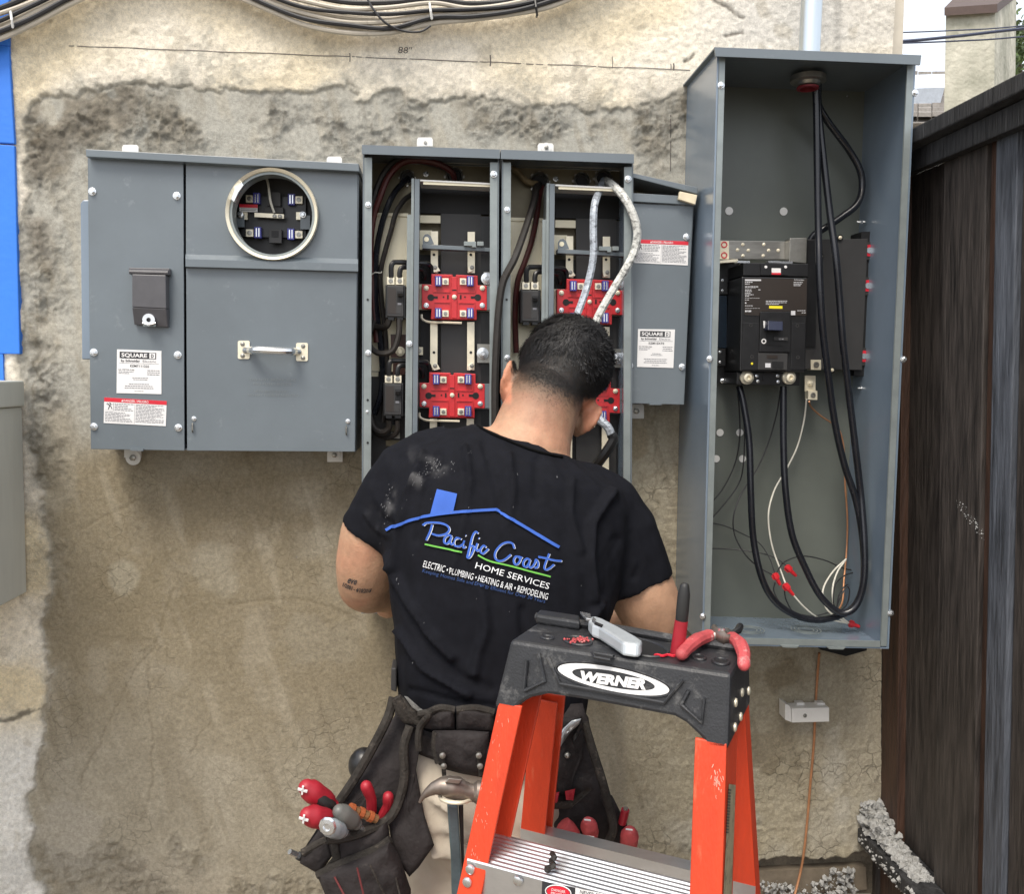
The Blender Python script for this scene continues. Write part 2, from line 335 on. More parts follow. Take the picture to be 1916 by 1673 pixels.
# ============================================================ WALL
TOPB = [(55,197),(91,179),(146,172),(219,157),(256,161),(310,161),(365,164),(431,163),(475,172),(541,175),(584,173),(621,166),(650,153),(668,175),(686,181),(705,170),(738,164),(760,186),(796,190),(833,183),(869,177),(876,188),(906,183),(960,190),(979,199),(1015,199),(1034,203),(1070,199),(1096,210),(1125,197),(1161,205),(1198,203),(1234,197),(1249,183),(1271,172),(1700,150)]
LEFTB = [(88,1670),(51,1611),(62,1557),(51,1502),(66,1447),(77,1392),(84,1337),(93,1253),(82,1235),(91,1220),(78,1170),(97,1107),(96,1061),(86,988),(73,915),(70,868),(48,800),(46,730),(38,640),(36,560),(42,480),(38,420),(50,350),(45,280),(46,230)]
CEM = TOPB+[(1800, 150), (1800, 2100), (120, 2100)]+LEFTB
HALO = [(60,190),(100,160),(150,130),(200,150),(260,150),(330,110),(365,60),(400,30),(405,90),(450,110),(500,130),(520,165),(575,165),(600,140),(650,120),(720,135),(770,120),(800,150),(850,170),(930,180),(985,135),(1010,170),(1040,185),(1100,190),(1150,150),(1180,190),(1250,170),(1290,160),(1290,230),(60,230)]
FINS = [(150, 1610), (460, 1640), (1000, 1660), (1250, 1618), (1310, 1610), (1420, 1612), (1500, 1605), (1560, 1612), (1610, 1600), (1700, 1590)]
GRV = [[(330,1100),(305,1160),(290,1210),(268,1230),(240,1280),(215,1330),(190,1380),(165,1430),(150,1470)],[(268,1220),(300,1190)],[(275,1230),(278,1300),(284,1400),(284,1470),(278,1500),(265,1540)],
       [(150,990),(210,960),(260,935),(300,915)],[(440,1130),(500,1122),(560,1120),(620,1135),(680,1165)],[(395,1350),(370,1385),(355,1410)],[(400,1520),(370,1600),(355,1673)],[(1222,640),(1224,760),(1228,950)],[(1200,900),(1230,880),(1245,900)],[(65,560),(70,650),(62,760),(70,830)],[(60,450),(95,520),(80,600)]]
CRK = [(1335,0),(1400,40),(1395,60),(1300,80),(1290,110),(1285,115)]
def wall_fields(x, z):
    pts = np.stack([x, np.zeros_like(x), z], -1); px, py = proj(pts)
    e = (fbm(x, z, 45, 4, 3)-.5)*26+(fbm(x, z, 11, 2, 9)-.5)*16
    cd = sdist(px, py, CEM)+e; cem = smooth(-2.5, 2.5, cd)
    hd = sdist(px, py, HALO)+(fbm(x, z, 30, 5, 21)-.5)*70; halo = smooth(-12, 16, hd)*(.35+.65*smooth(.42, .62, fbm(x, z, 60, 4, 5)))
    topz = np.clip(1-np.abs(py-230)/120, 0, 1); leftz = np.clip(1-np.abs(px-75)/70, 0, 1)*smooth(1300, 900, py); rightz = smooth(1150, 1250, px)*smooth(700, 850, py)
    rg = np.clip(.07+.93*np.maximum(topz, leftz)*smooth(.35, .6, fbm(x, z, 14, 3, 31))+.14*rightz, 0, 1)
    lump = fbm(x, z, 90, 3, 41)-.5; big = fbm(x, z, 6, 3, 51)-.5
    botr = smooth(1480, 1560, py)*smooth(.4, .6, fbm(x, z, 12, 3, 63)); rg = np.clip(rg+.45*botr*smooth(1500, 1600, py+px*.1), 0, 1)
    h = (1-cem)*(.0042+.0016*lump*2+.0016*(fbm(x, z, 160, 2, 71)-.5))
    ridged = np.abs(fbm(x, z, 38, 4, 81)-.5)*2
    h += cem*((lump*.0085+(.25-ridged)*.0150)*rg+big*.006+lump*.0007)
    lip = np.exp(-(cd/5.0)**2); h -= lip*.0022*smooth(.4, .6, fbm(x, z, 25, 2, 13))
    gr = np.zeros_like(x)
    for g in GRV: gr = np.maximum(gr, np.exp(-(segdist(px+(fbm(x, z, 40, 3, 5)-.5)*14, py, g)/2.6)**2)*.8)
    h -= gr*.0011*cem
    ck = np.exp(-(segdist(px+(fbm(x, z, 60, 3, 15)-.5)*20, py, CRK)/3.5)**2)*smooth(.45, .55, fbm(x, z, 30, 3, 6)); h -= ck*.003
    # broken bottom lip
    by = np.interp(px, [p[0] for p in FINS], [p[1] for p in FINS])+(fbm(x, z*0, 40, 3, 17)-.5)*18; bott = smooth(-3, 3, py-by)*smooth(700, 1000, px)
    rec = bott; h = h*(1-rec)-rec*.035
    return px, py, cem, halo, rg, h, gr, ck, rec, cd, ridged, lump
def rightz_(px, py): return smooth(1150, 1250, px)*smooth(700, 850, py)
def wall_y(x, z): return -float(wall_fields(np.array([x]), np.array([z]))[5][0])
def wall_edge(z): return .932+.048*np.clip(2.05-z, 0, 2)
NX, NZ = 860, 760; zz = np.linspace(.36, 2.62, NZ); uu = np.linspace(0, 1, NX)
Z, U = np.meshgrid(zz, uu, indexing='ij'); X = -1.35+(wall_edge(Z)+1.35)*U
x, z = X.ravel(), Z.ravel(); px, py, cem, halo, rg, h, gr, ck, rec, cd, ridged, lump = wall_fields(x, z)
def mix(a, b, t): return a*(1-t[:, None])+np.array(b)*t[:, None]
c = np.tile(np.array([.86, .79, .66]), (len(x), 1))
c = mix(c, (.78, .66, .44), smooth(.42, .66, fbm(x, z, 3.2, 3, 101))*smooth(260, 40, np.abs(py-110))*.7)
c = mix(c, (.74, .62, .40), smooth(900, 1000, py)*smooth(1420, 1300, py)*smooth(.35, .65, fbm(x, z, 7, 3, 7))*.8)
c = mix(c, (.80, .78, .72), smooth(1320, 1420, py)*.9)
c = mix(c, (.66, .64, .60), smooth(1250, 1420, px)*smooth(140, 60, py)*.75)
c = mix(c, (.44, .42, .38), smooth(12, 2, np.abs(px-1566))*smooth(160, 100, py)*.6+smooth(16, 2, np.abs(px-1318))*smooth(140, 100, py)*.4*smooth(.3, .6, fbm(x, z*.2, 20, 3, 2)))  # strip right of the riser pipe: its shadow mixed into the wall colour
c = mix(c, (.42, .40, .34), halo*.62)
c = mix(c, (.42, .37, .28), smooth(.62, .76, fbm(x, z, 26, 5, 77))*.40)
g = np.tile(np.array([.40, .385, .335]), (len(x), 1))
g = mix(g, (.262, .220, .148), smooth(760, 900, py+(fbm(x, z, 4, 3, 8)-.5)*160)*smooth(1280, 1100, px)*.95)  # browner lower cement; part of the darkening is shade below the meter box
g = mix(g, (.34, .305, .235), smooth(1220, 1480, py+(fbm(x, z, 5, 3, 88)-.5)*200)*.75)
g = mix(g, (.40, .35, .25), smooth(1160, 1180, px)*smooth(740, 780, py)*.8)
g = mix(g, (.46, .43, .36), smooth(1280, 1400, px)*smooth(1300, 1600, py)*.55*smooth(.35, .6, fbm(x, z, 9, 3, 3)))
g = mix(g, (.20, .175, .135), smooth(70, 30, segdist(px, py, [(95, 215), (190, 225), (215, 190), (90, 200), (85, 290)]))*smooth(.35, .5, fbm(x, z, 18, 3, 19)+.1)*.8)
g = mix(g, (.23, .205, .165), smooth(55, 15, segdist(px, py, [(60, 200), (58, 420), (70, 620), (105, 800)]))*smooth(.42, .6, fbm(x, z*.6, 12, 4, 29))*.8)
g = mix(g, (.47, .43, .35), smooth(.56, .74, fbm(x*1.3, z, 10, 5, 39))*.22)
g = mix(g, (.19, .155, .10), smooth(.54, .68, fbm(x, z, 16, 5, 49))*.5*(.4+rg*.6)*(.4+.6*np.clip(rightz_(px, py)+rg, 0, 1)))
stk = vnoise(x*26+z*9, z*3.5-x*8, 5)*.6+vnoise(x*70+z*22, z*7-x*19, 8)*.4   # trowel drag marks
g = mix(g, (.42, .375, .29), smooth(.62, .80, stk)*.35*(1-rg*.6)); g = mix(g, (.20, .165, .11), smooth(.36, .22, stk)*.30)
g = mix(g, (.13, .11, .08), np.clip(smooth(.10, .0, ridged)*rg*.55, 0, 1))
g = mix(g, (.46, .44, .39), smooth(.35, .6, ridged)*rg*.35)
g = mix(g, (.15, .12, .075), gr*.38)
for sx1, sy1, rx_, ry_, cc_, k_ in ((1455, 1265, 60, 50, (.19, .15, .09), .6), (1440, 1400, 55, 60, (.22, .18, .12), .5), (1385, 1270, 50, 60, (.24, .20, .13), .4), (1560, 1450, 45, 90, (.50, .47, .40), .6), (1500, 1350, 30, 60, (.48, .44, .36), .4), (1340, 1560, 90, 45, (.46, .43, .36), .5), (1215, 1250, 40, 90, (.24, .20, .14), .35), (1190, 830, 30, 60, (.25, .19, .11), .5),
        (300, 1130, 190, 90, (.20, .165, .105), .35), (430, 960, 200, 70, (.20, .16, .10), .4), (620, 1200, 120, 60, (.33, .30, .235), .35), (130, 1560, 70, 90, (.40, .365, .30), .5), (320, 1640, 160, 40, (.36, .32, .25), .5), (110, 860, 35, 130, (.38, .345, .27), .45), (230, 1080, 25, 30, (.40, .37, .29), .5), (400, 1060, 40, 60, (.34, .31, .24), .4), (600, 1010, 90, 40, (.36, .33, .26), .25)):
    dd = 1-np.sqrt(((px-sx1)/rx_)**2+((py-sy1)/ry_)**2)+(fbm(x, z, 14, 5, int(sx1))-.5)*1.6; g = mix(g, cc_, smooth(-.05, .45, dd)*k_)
lath = np.abs(np.sin(x*150+np.sin(z*90)*1.2)*np.sin(z*110+np.sin(x*80)))  # faint wire-mesh ghosting through the scratch coat
g = mix(g, (.30, .27, .21), smooth(.10, .02, lath)*smooth(.52, .62, fbm(x, z, 4, 3, 9))*smooth(820, 900, py)*.22)
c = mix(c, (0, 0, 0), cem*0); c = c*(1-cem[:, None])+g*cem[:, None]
c = mix(c, (.46, .43, .36), np.exp(-(cd/7.0)**2)*.55*smooth(1000, 1100, 1100-0*px))
c = mix(c, (.07, .055, .04), ck*.75)
c = mix(c, (.20, .17, .13), rec*.85)
c = mix(c, (.10, .09, .07), smooth(6, 0, segdist(px, py, [(-20, 1352), (20, 1345), (45, 1335), (75, 1325)])+(fbm(x, z, 60, 3, 5)-.5)*16)*.8)
c *= (.93+.14*fbm(x, z, 200, 2, 61))[:, None]
# neighbouring strip at the far left edge of the plaster
yy = -h
me = bpy.data.meshes.new('plaster'); n = len(x)
verts = np.stack([x, yy, z], -1)
ii = (np.arange(NZ-1)[:, None]*NX+np.arange(NX-1)[None, :]).ravel(); quads = np.stack([ii, ii+1, ii+NX+1, ii+NX], -1)
me.vertices.add(n); me.vertices.foreach_set('co', verts.ravel()); me.loops.add(quads.size); me.loops.foreach_set('vertex_index', quads.ravel())
me.polygons.add(len(quads)); me.polygons.foreach_set('loop_start', np.arange(0, quads.size, 4)); me.polygons.foreach_set('use_smooth', np.ones(len(quads), bool)); me.update(); me.validate()
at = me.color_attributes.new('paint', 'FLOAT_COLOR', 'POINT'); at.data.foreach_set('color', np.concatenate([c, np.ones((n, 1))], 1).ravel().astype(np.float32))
ra = me.attributes.new('grit', 'FLOAT', 'POINT'); ra.data.foreach_set('value', np.clip(.20+.22*(1-cem)+rg*1.0, 0, 1.3).astype(np.float32))
la = me.attributes.new('lath', 'FLOAT', 'POINT'); la.data.foreach_set('value', (cem*smooth(780, 860, py)*(.55+.45*rightz_(px, py))).astype(np.float32))
MW = bpy.data.materials.new('plaster_wall'); MW.use_nodes = True; q = MW.node_tree; B = q.nodes['Principled BSDF']; B.inputs['Roughness'].default_value = .92; B.inputs['Specular IOR Level'].default_value = .2
a = q.nodes.new('ShaderNodeAttribute'); a.attribute_name = 'paint'; a2 = q.nodes.new('ShaderNodeAttribute'); a2.attribute_name = 'grit'
tc = q.nodes.new('ShaderNodeTexCoord'); t1 = q.nodes.new('ShaderNodeTexNoise'); t1.inputs['Scale'].default_value = 130; t1.inputs['Detail'].default_value = 8; t1.inputs['Roughness'].default_value = .7
t2 = q.nodes.new('ShaderNodeTexNoise'); t2.inputs['Scale'].default_value = 520; t2.inputs['Detail'].default_value = 6; t2.inputs['Roughness'].default_value = .8
for t in (t1, t2): q.links.new(tc.outputs['Object'], t.inputs['Vector'])
mr = q.nodes.new('ShaderNodeMapRange'); mr.inputs[1].default_value = .37; mr.inputs[2].default_value = .63; mr.inputs[3].default_value = .85; mr.inputs[4].default_value = 1.14; q.links.new(t1.outputs[0], mr.inputs[0])
vm = q.nodes.new('ShaderNodeVectorMath'); vm.operation = 'SCALE'; q.links.new(a.outputs[0], vm.inputs[0]); q.links.new(mr.outputs[0], vm.inputs[3]); mr2 = q.nodes.new('ShaderNodeMapRange'); mr2.inputs[1].default_value = .34; mr2.inputs[2].default_value = .66; mr2.inputs[3].default_value = .90; mr2.inputs[4].default_value = 1.10; q.links.new(t2.outputs[0], mr2.inputs[0])
vm2 = q.nodes.new('ShaderNodeVectorMath'); vm2.operation = 'SCALE'; q.links.new(vm.outputs[0], vm2.inputs[0]); q.links.new(mr2.outputs[0], vm2.inputs[3]); q.links.new(vm2.outputs[0], B.inputs['Base Color'])
ad = q.nodes.new('ShaderNodeMath'); ad.operation = 'MULTIPLY_ADD'; q.links.new(t2.outputs[0], ad.inputs[0]); ad.inputs[1].default_value = .4; q.links.new(t1.outputs[0], ad.inputs[2])
mu = q.nodes.new('ShaderNodeMath'); mu.operation = 'MULTIPLY'; q.links.new(ad.outputs[0], mu.inputs[0]); q.links.new(a2.outputs['Fac'], mu.inputs[1])
nd = q.nodes.new('ShaderNodeTexNoise'); nd.inputs['Scale'].default_value = 30; nd.inputs['Detail'].default_value = 3; q.links.new(tc.outputs['Object'], nd.inputs['Vector'])
vs_ = q.nodes.new('ShaderNodeVectorMath'); vs_.operation = 'SCALE'; vs_.inputs[3].default_value = .035; q.links.new(nd.outputs['Color'], vs_.inputs[0])
va = q.nodes.new('ShaderNodeVectorMath'); va.operation = 'ADD'; q.links.new(tc.outputs['Object'], va.inputs[0]); q.links.new(vs_.outputs[0], va.inputs[1])
vo = q.nodes.new('ShaderNodeTexVoronoi'); vo.feature = 'DISTANCE_TO_EDGE'; vo.inputs['Scale'].default_value = 34; q.links.new(va.outputs[0], vo.inputs['Vector'])
ve = q.nodes.new('ShaderNodeMapRange'); ve.inputs[1].default_value = .0; ve.inputs[2].default_value = .045; ve.inputs[3].default_value = 1; ve.inputs[4].default_value = 0; q.links.new(vo.outputs['Distance'], ve.inputs[0])
nm = q.nodes.new('ShaderNodeTexNoise'); nm.inputs['Scale'].default_value = 5.5; nm.inputs['Detail'].default_value = 4; q.links.new(tc.outputs['Object'], nm.inputs['Vector'])
nmr = q.nodes.new('ShaderNodeMapRange'); nmr.inputs[1].default_value = .50; nmr.inputs[2].default_value = .62; q.links.new(nm.outputs[0], nmr.inputs[0])
a3 = q.nodes.new('ShaderNodeAttribute'); a3.attribute_name = 'lath'
k1 = q.nodes.new('ShaderNodeMath'); k1.operation = 'MULTIPLY'; q.links.new(ve.outputs[0], k1.inputs[0]); q.links.new(nmr.outputs[0], k1.inputs[1])
k2 = q.nodes.new('ShaderNodeMath'); k2.operation = 'MULTIPLY'; q.links.new(k1.outputs[0], k2.inputs[0]); q.links.new(a3.outputs['Fac'], k2.inputs[1])
k3 = q.nodes.new('ShaderNodeMath'); k3.operation = 'MULTIPLY_ADD'; k3.inputs[1].default_value = -.42; k3.inputs[2].default_value = 1; q.links.new(k2.outputs[0], k3.inputs[0])
vm3 = q.nodes.new('ShaderNodeVectorMath'); vm3.operation = 'SCALE'; q.links.new(vm2.outputs[0], vm3.inputs[0]); q.links.new(k3.outputs[0], vm3.inputs[3]); q.links.new(vm3.outputs[0], B.inputs['Base Color'])
k4 = q.nodes.new('ShaderNodeMath'); k4.operation = 'MULTIPLY_ADD'; k4.inputs[1].default_value = -.22; q.links.new(k2.outputs[0], k4.inputs[0]); q.links.new(mu.outputs[0], k4.inputs[2])
mu = k4
bp = q.nodes.new('ShaderNodeBump'); bp.inputs['Distance'].default_value = .0056; bp.inputs['Strength'].default_value = 1; q.links.new(mu.outputs[0], bp.inputs['Height']); q.links.new(bp.outputs[0], B.inputs['Normal'])
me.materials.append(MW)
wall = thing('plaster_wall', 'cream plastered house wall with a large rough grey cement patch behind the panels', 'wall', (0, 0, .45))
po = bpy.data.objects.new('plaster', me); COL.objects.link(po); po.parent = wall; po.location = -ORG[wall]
mb = MB(); e0, e1 = float(wall_edge(.45)), float(wall_edge(2.62))
mb.ext([(-1.35, .04, .0), (e0+.02, .04, .0), (e1, .04, 4.2), (-1.35, .04, 4.2)], [(-1.35, .35, .0), (e0+.02, .35, .0), (e1, .35, 4.2), (-1.35, .35, 4.2)]); build(mb, 'wall_core', mat('cream_core_paint', (.6, .55, .46), .9), wall)
M_CREAM = mat('cream_wall_paint', (.66, .60, .49), .9, 0, .08, 6, .003, 60)
build(MB().box((-1.35, -.004, 2.62), (e1, .04, 4.2)), 'upper_wall', M_CREAM, wall)
# wood ledger + rubble under broken plaster
build(MB().prism([(1240, 1640), (1620, 1622), (1622, 1665), (1240, 1690)], -.012, -.036), 'sill_board', mat('dirty_sill_timber', (.16, .13, .095), .85, 0, .3, 20, .002, 40), wall)
def rubble(name, region, nrock, size, parent, m=M_MORTAR, seed=1, label=None, cat=None, kind=None):
    r = random.Random(seed); mb = MB()
    for i in range(nrock):
        p = region(r); s = size*(.25+1.5*r.random()**2.5)
        A = Matrix.Rotation(r.uniform(0, 6), 3, 'X')@Matrix.Rotation(r.uniform(0, 6), 3, 'Z')
        vs = [p+A@(Vector(v).normalized()*s*r.uniform(.6, 1.1)) for v in ((1,0,0),(-1,0,0),(0,1,0),(0,-1,0),(0,0,1),(0,0,-1),(.6,.6,.6),(-.6,.6,-.6))]
        bm_ = bmesh.new(); [bm_.verts.new(v) for v in vs]; res = bmesh.ops.convex_hull(bm_, input=bm_.verts[:]); bm_.verts.ensure_lookup_table(); bm_.verts.index_update()
        mb.add([v.co.copy() for v in bm_.verts], [tuple(v.index for v in f.verts) for f in bm_.faces]); bm_.free()
    return build(mb, name, m, parent, kind=kind, label=label)
def reg1(r):
    t = r.random(); x_ = lin(1400, 1600, t); y_ = lin(1675, 1640, t)+r.uniform(-10, 35)-10*math.sin(t*9); return P(x_, y_, r.uniform(-.03, .01))
rubble('mortar_crumbs', reg1, 650, .0055, wall, seed=3, kind='stuff')
# pencil marks and the written height
def wmap(px_, py_):
    p = P(px_, py_, 0); return Vector((p.x, wall_y(p.x, p.z)-.0008, p.z))
def stroke(mb, pts, w, mapf, k=4):
    pts = [np.array(p, float) for p in pts]
    c_ = [np.array([q.x, q.y]) for q in catmull([(p[0], p[1], 0) for p in pts], k)] if len(pts) > 2 or k > 4 else pts
    vs = []
    for i, p in enumerate(c_):
        t = c_[min(i+1, len(c_)-1)]-c_[max(i-1, 0)]; t = t/(np.linalg.norm(t)+1e-9); nn = np.array([-t[1], t[0]])*w/2
        vs += [mapf(*(p+nn)), mapf(*(p-nn))]
    return mb.add(vs, [(2*i, 2*i+1, 2*i+3, 2*i+2) for i in range(len(c_)-1)])
M_PENCIL = mat('pencil_line', (.11, .095, .085), .8)
mb = MB(); pts = [(130+i*20, 86+(i*20)*.0392+math.sin(i*.9)*.5) for i in range(59)]; stroke(mb, pts, 1.5, wmap, 1); build(mb, 'pencil_line', M_PENCIL, wall)
mb = MB()
for xx, y0, y1, w in ((655, 100, 116, 1.6), (917, 103, 124, 2.2), (1145, 106, 128, 1.2), (1254, 120, 131, 1.5), (1259, 119, 132, 2.5), (1254, 215, 320, 1.6), (1254, 235, 236, 1)): stroke(mb, [(xx, y0), (xx+.5, (y0+y1)/2), (xx, y1)], w, wmap)
build(mb, 'pencil_tick', M_PENCIL, wall)
text_on(wmap, '88"', (745, 100), (771, 101), 12.5, wall, M_PENCIL, 'written_height', 0, .1)
# ------------------------------------------------------------ ground, neighbours, fence
gr_ = MB(); gr_.box((-60, -40, -.3), (60, 60, 0)); build(gr_, 'ground', M_GROUND, kind='structure', label='packed dirt ground of the side yard')
bl = thing('blue_wall', 'bright blue painted wall edge at the far left beside the plaster', 'wall', P(-60, 690, 0))
build(MB().prism([(-420, 60), (16, 84), (27, 268), (-420, 240)], .012, -.02), 'upper_board', M_BLUEW, bl, .002)
build(MB().prism([(-420, 243), (27, 271), (37, 662), (-420, 655)], .011, -.02), 'lower_board', M_BLUEW, bl, .002)
build(MB().prism([(-420, 655), (5, 662), (7, 722), (-420, 715)], .010, -.02), 'bottom_trim', M_BLUEW, bl)
build(MB().prism([(-420, -300), (18, -300), (16, 84), (-420, 60)], .013, -.02), 'top_board', M_BLUEW, bl, .002)
gb = thing('timber_locker', 'grey painted timber locker with overhanging lid against the left wall edge', 'locker', P(-60, 1200, 0))
xr = P(50, 900, 0).x
yf = -.75; zt_, zb_ = P(44, 760, .0).z, P(52, 1105, 0).z
for i in range(6):
    y1 = -.012-i*.125; build(MB().box((xr-.022+(i % 2)*.002, y1-.121, zb_), (xr+(i % 2)*.002, y1, zt_)), 'board', M_GREYW, gb, .002)
build(MB().box((xr-.4, yf, zb_), (xr-.023, -.012, zt_)), 'carcass', M_GREYW, gb)
build(MB().box((xr-.42, yf-.02, zt_+.001), (xr+.006, -.012, zt_+.052)), 'lid', M_GREYW, gb, .003)
fe = thing('board_fence', 'tall dark stained wooden board fence with a cap rail on the right', 'fence', (.94, -.3, .0))
FN = np.array([1.0, 0, .048]); FC = .932+.048*2.05
def fx(y, z): return FC-.048*z
def fy(px_, py_=800): return PL(px_, py_, FN, FC).y
def fboard(y0, y1, z0, z1, d0, d1, name, m, bev=.002, lbl=None):
    a = [(fx(0, z0)+d0, y0, z0), (fx(0, z0)+d0, y1, z0), (fx(0, z1)+d0, y1, z1), (fx(0, z1)+d0, y0, z1)]
    b_ = [(p[0]+(d1-d0), p[1], p[2]) for p in a]
    return build(MB().ext(a, b_), name, m, fe, bev, label=lbl)
ys = [fy(v) for v in (1700, 1756, 1836, 1852, 1893, 1960)]
zt2 = 2.0
fboard(.0, ys[0]+.03, .541, zt2, .0, .03, 'post', M_W3)
fboard(.0, ys[1]+.002, .541, zt2-.03, .018, .035, 'board', M_W1)
fboard(ys[1]-.005, ys[2], .541, zt2, .0, .018, 'board', M_W1)
fboard(ys[2]-.0015, ys[3]-.002, .541, zt2, .008, .03, 'batten', M_W3)
fboard(ys[3]-.004, ys[4], .541, zt2, -.001, .022, 'board', M_W2, lbl='weathered blue grey board')
fboard(ys[4]-.003, ys[4]-.15, .541, zt2, .008, .026, 'board', M_W1)
yy0 = ys[4]-.153
for i in range(6):
    fboard(yy0, yy0-.14, .541, zt2, .0 if i % 2 else .008, .026, 'board', M_W1 if i % 3 else M_W2); yy0 -= .143
yb0 = .02
for i in range(10): fboard(yb0+.14, yb0, .1, zt2, .01 if i % 2 else .0, .03, 'board', M_W1); yb0 += .143
fboard(1.5, -1.6, zt2+.002, zt2+.032, -.045, .05, 'cap_rail', M_W4, .003)
fboard(1.5, -1.6, zt2-.04, zt2, -.022, -.0015, 'face_rail', M_W4, .002)
fboard(.0, -1.6, .505, .54, -.055, .04, 'kick_rail', M_W4, .004)
fboard(-.0, -1.6, .0, .502, .0, .03, 'kick_board', M_W3, .002)
def reg2(r):
    t = r.random()**1.3; return Vector((fx(0, .6)-r.uniform(0, .05)*(1-.3*t), -.005-.22*t, .542+(.060*(1-t)**1.8)*r.random()+.002))
rubble('mortar_splatter', reg2, 1300, .0072, fe, seed=5, kind='stuff')
def reg3(r): return Vector((fx(0, .58)-.056+r.uniform(-.002, .003), -.02-.4*r.random(), .508+.03*r.random()))
rubble('mortar_droppings', reg3, 130, .0042, fe, seed=8, kind='stuff')
def reg4(r):
    y_ = r.choice([-.19, -.33, -.47, -.16])+r.uniform(-.03, .03); z_ = r.uniform(.75, 1.5); return Vector((fx(0, z_)-.001, y_, z_))
def reg5(r):
    t = r.random(); z_ = 1.33-.055*t+r.uniform(-.012, .012)*(1-t*.2); return Vector((fx(0, z_)-.0006, -.275-.09*t, z_))
rubble('plaster_smear', reg5, 110, .0011, fe, mat('greyed_plaster', (.40, .40, .39), .9), seed=11, kind='stuff')
# distant things seen over the fence
def far_box(px0, py0, px1, py1, Y, d): return None
ch = thing('chimney', 'square rendered chimney with brown cap rising behind the fence', 'chimney', P(1830, 260, -5))
def A5(x_, y_, Y=-5.): return P(x_, y_, Y)
tl, tr, br_, bl_ = A5(1770, 20), A5(1862, 10), A5(1858, 330), A5(1764, 330)
mb = MB(); mb.add([tl, A5(1862, 20), br_, bl_, P(1902, -8, -5.9), P(1897, 330, -5.9), P(1800, 0, -5.9), P(1800, 330, -5.9)], [(0,1,2,3),(1,4,5,2),(0,6,4,1),(0,3,7,6),(6,7,5,4),(3,2,5,7)])
build(mb, 'shaft', M_CHIM, ch)
a_, b_, c_, d_ = P(1767, 13, -4.95), P(1866, 6, -4.95), P(1866, 22, -4.95), P(1767, 28, -4.95)
e_, f_, g_, h_ = P(1904, -24, -5.95), P(1904, -8, -5.95), P(1800, -20, -5.95), P(1800, 0, -5.95)
build(MB().add([a_, b_, c_, d_, e_, f_, g_, h_], [(0,1,2,3),(1,4,5,2),(0,6,4,1),(0,3,7,6),(6,7,5,4),(3,2,5,7)]), 'chimney_cap', mat('brown_chimney_cap', (.09, .06, .05), .7), ch)
hs = thing('neighbour_house', 'pale house with grey shingle roof far behind the fence', 'house', P(1790, 400, -11))
r0, r1 = P(1640, 134, -10.5), P(2300, 128, -10.5); e0_, e1_ = P(1640, 216, -8.2), P(2300, 214, -8.2)
NR = 12
for i in range(NR):
    t0, t1 = i/NR, (i+1)/NR; p0 = e0_.lerp(r0, t0); p1 = e1_.lerp(r1, t0); p2 = e1_.lerp(r1, t1); p3 = e0_.lerp(r0, t1); up2 = Vector((0, 0, .035))
    mb = MB(); nseg = 26; rr = random.Random(i)
    for k in range(nseg):
        a0, a1 = k/nseg, (k+.94)/nseg; j_ = rr.uniform(.0, .02)
        q0, q1, q2, q3 = p0.lerp(p1, a0)+up2, p0.lerp(p1, a1)+up2, p3.lerp(p2, a1), p3.lerp(p2, a0); q0 = q0+Vector((0, 0, j_)); q1 = q1+Vector((0, 0, j_))
        mb.ext([q0, q1, q2, q3], [q_-Vector((0, 0, .05)) for q_ in (q0, q1, q2, q3)])
    build(mb, 'shingle_course', M_SHING, hs)
sk = [P(1700, 160, -9.2), P(1762, 158, -9.2), P(1762, 184, -8.7), P(1700, 186, -8.7)]
build(MB().ext([p+Vector((0, -.05, .12)) for p in sk], [p+Vector((0, .05, -.1)) for p in sk]), 'skylight', mat('skylight_glass', (.62, .68, .76), .1), hs)
mb = MB(); mb.box((min(e0_.x, 3), e0_.y+.2, 0), (e1_.x, e0_.y+5, e0_.z-.05)); build(mb, 'wall', M_OUTW, hs)
g1 = [e0_, r0, Vector((r0.x, r0.y+2.3, e0_.z))]; g2 = [e1_, r1, Vector((r1.x, r1.y+2.3, e1_.z))]
build(MB().ext([p-Vector((0, 0, .08)) for p in g1], [p-Vector((0, 0, .08)) for p in g2]), 'roof', M_SHING, hs)
for i, (y0, y1, rr_, nm) in enumerate(((60, 47, .010, 'thin upper overhead line crossing behind the chimney'), (77, 52, .024, 'thick middle overhead cable with blue grey sheath above the fence'), (80, 67, .012, 'thin lower overhead line above the fence'))):
    pts = [P(1500, y0+5, -4.2), P(1672, y0, -4.2), P(1790, (y0+y1)/2+2, -4.2), P(1916, y1, -4.2), P(2300, y1-40, -4.2)]
    build(MB().tube(catmull(pts, 5), rr_*.45, 6), 'overhead_cable', mat('overhead_sheath_%d' % i, (.05, .06, .10), .5), label=nm, cat='cable', group='overhead lines behind the fence')
mb = MB(); rr = random.Random(4)
for i in range(500):
    t = rr.random(); p = P(1904+rr.gauss(0, 10), 90+rr.gauss(0, 26), -6.4+rr.uniform(-.4, .4)) ; u_ = Vector((rr.gauss(0, 1), rr.gauss(0, 1), rr.gauss(0, 1))).normalized()*.035; w_ = u_.cross(Vector((rr.gauss(0, 1), rr.gauss(0, 1), 1))).normalized()*.02
    mb.add([p-u_, p+w_, p+u_, p-w_], [(0, 1, 2, 3)])
tr_ = thing('leafy_shrub_tree', 'small leafy tree tip peeking out right of the chimney', 'tree', P(1935, 400, -6.4))
build(mb, 'crown', M_LEAF, tr_); build(MB().tube([P(1935, 500, -6.4), P(1925, 250, -6.4), P(1906, 100, -6.4)], [.05, .04, .01], 6), 'trunk', M_W3, tr_)
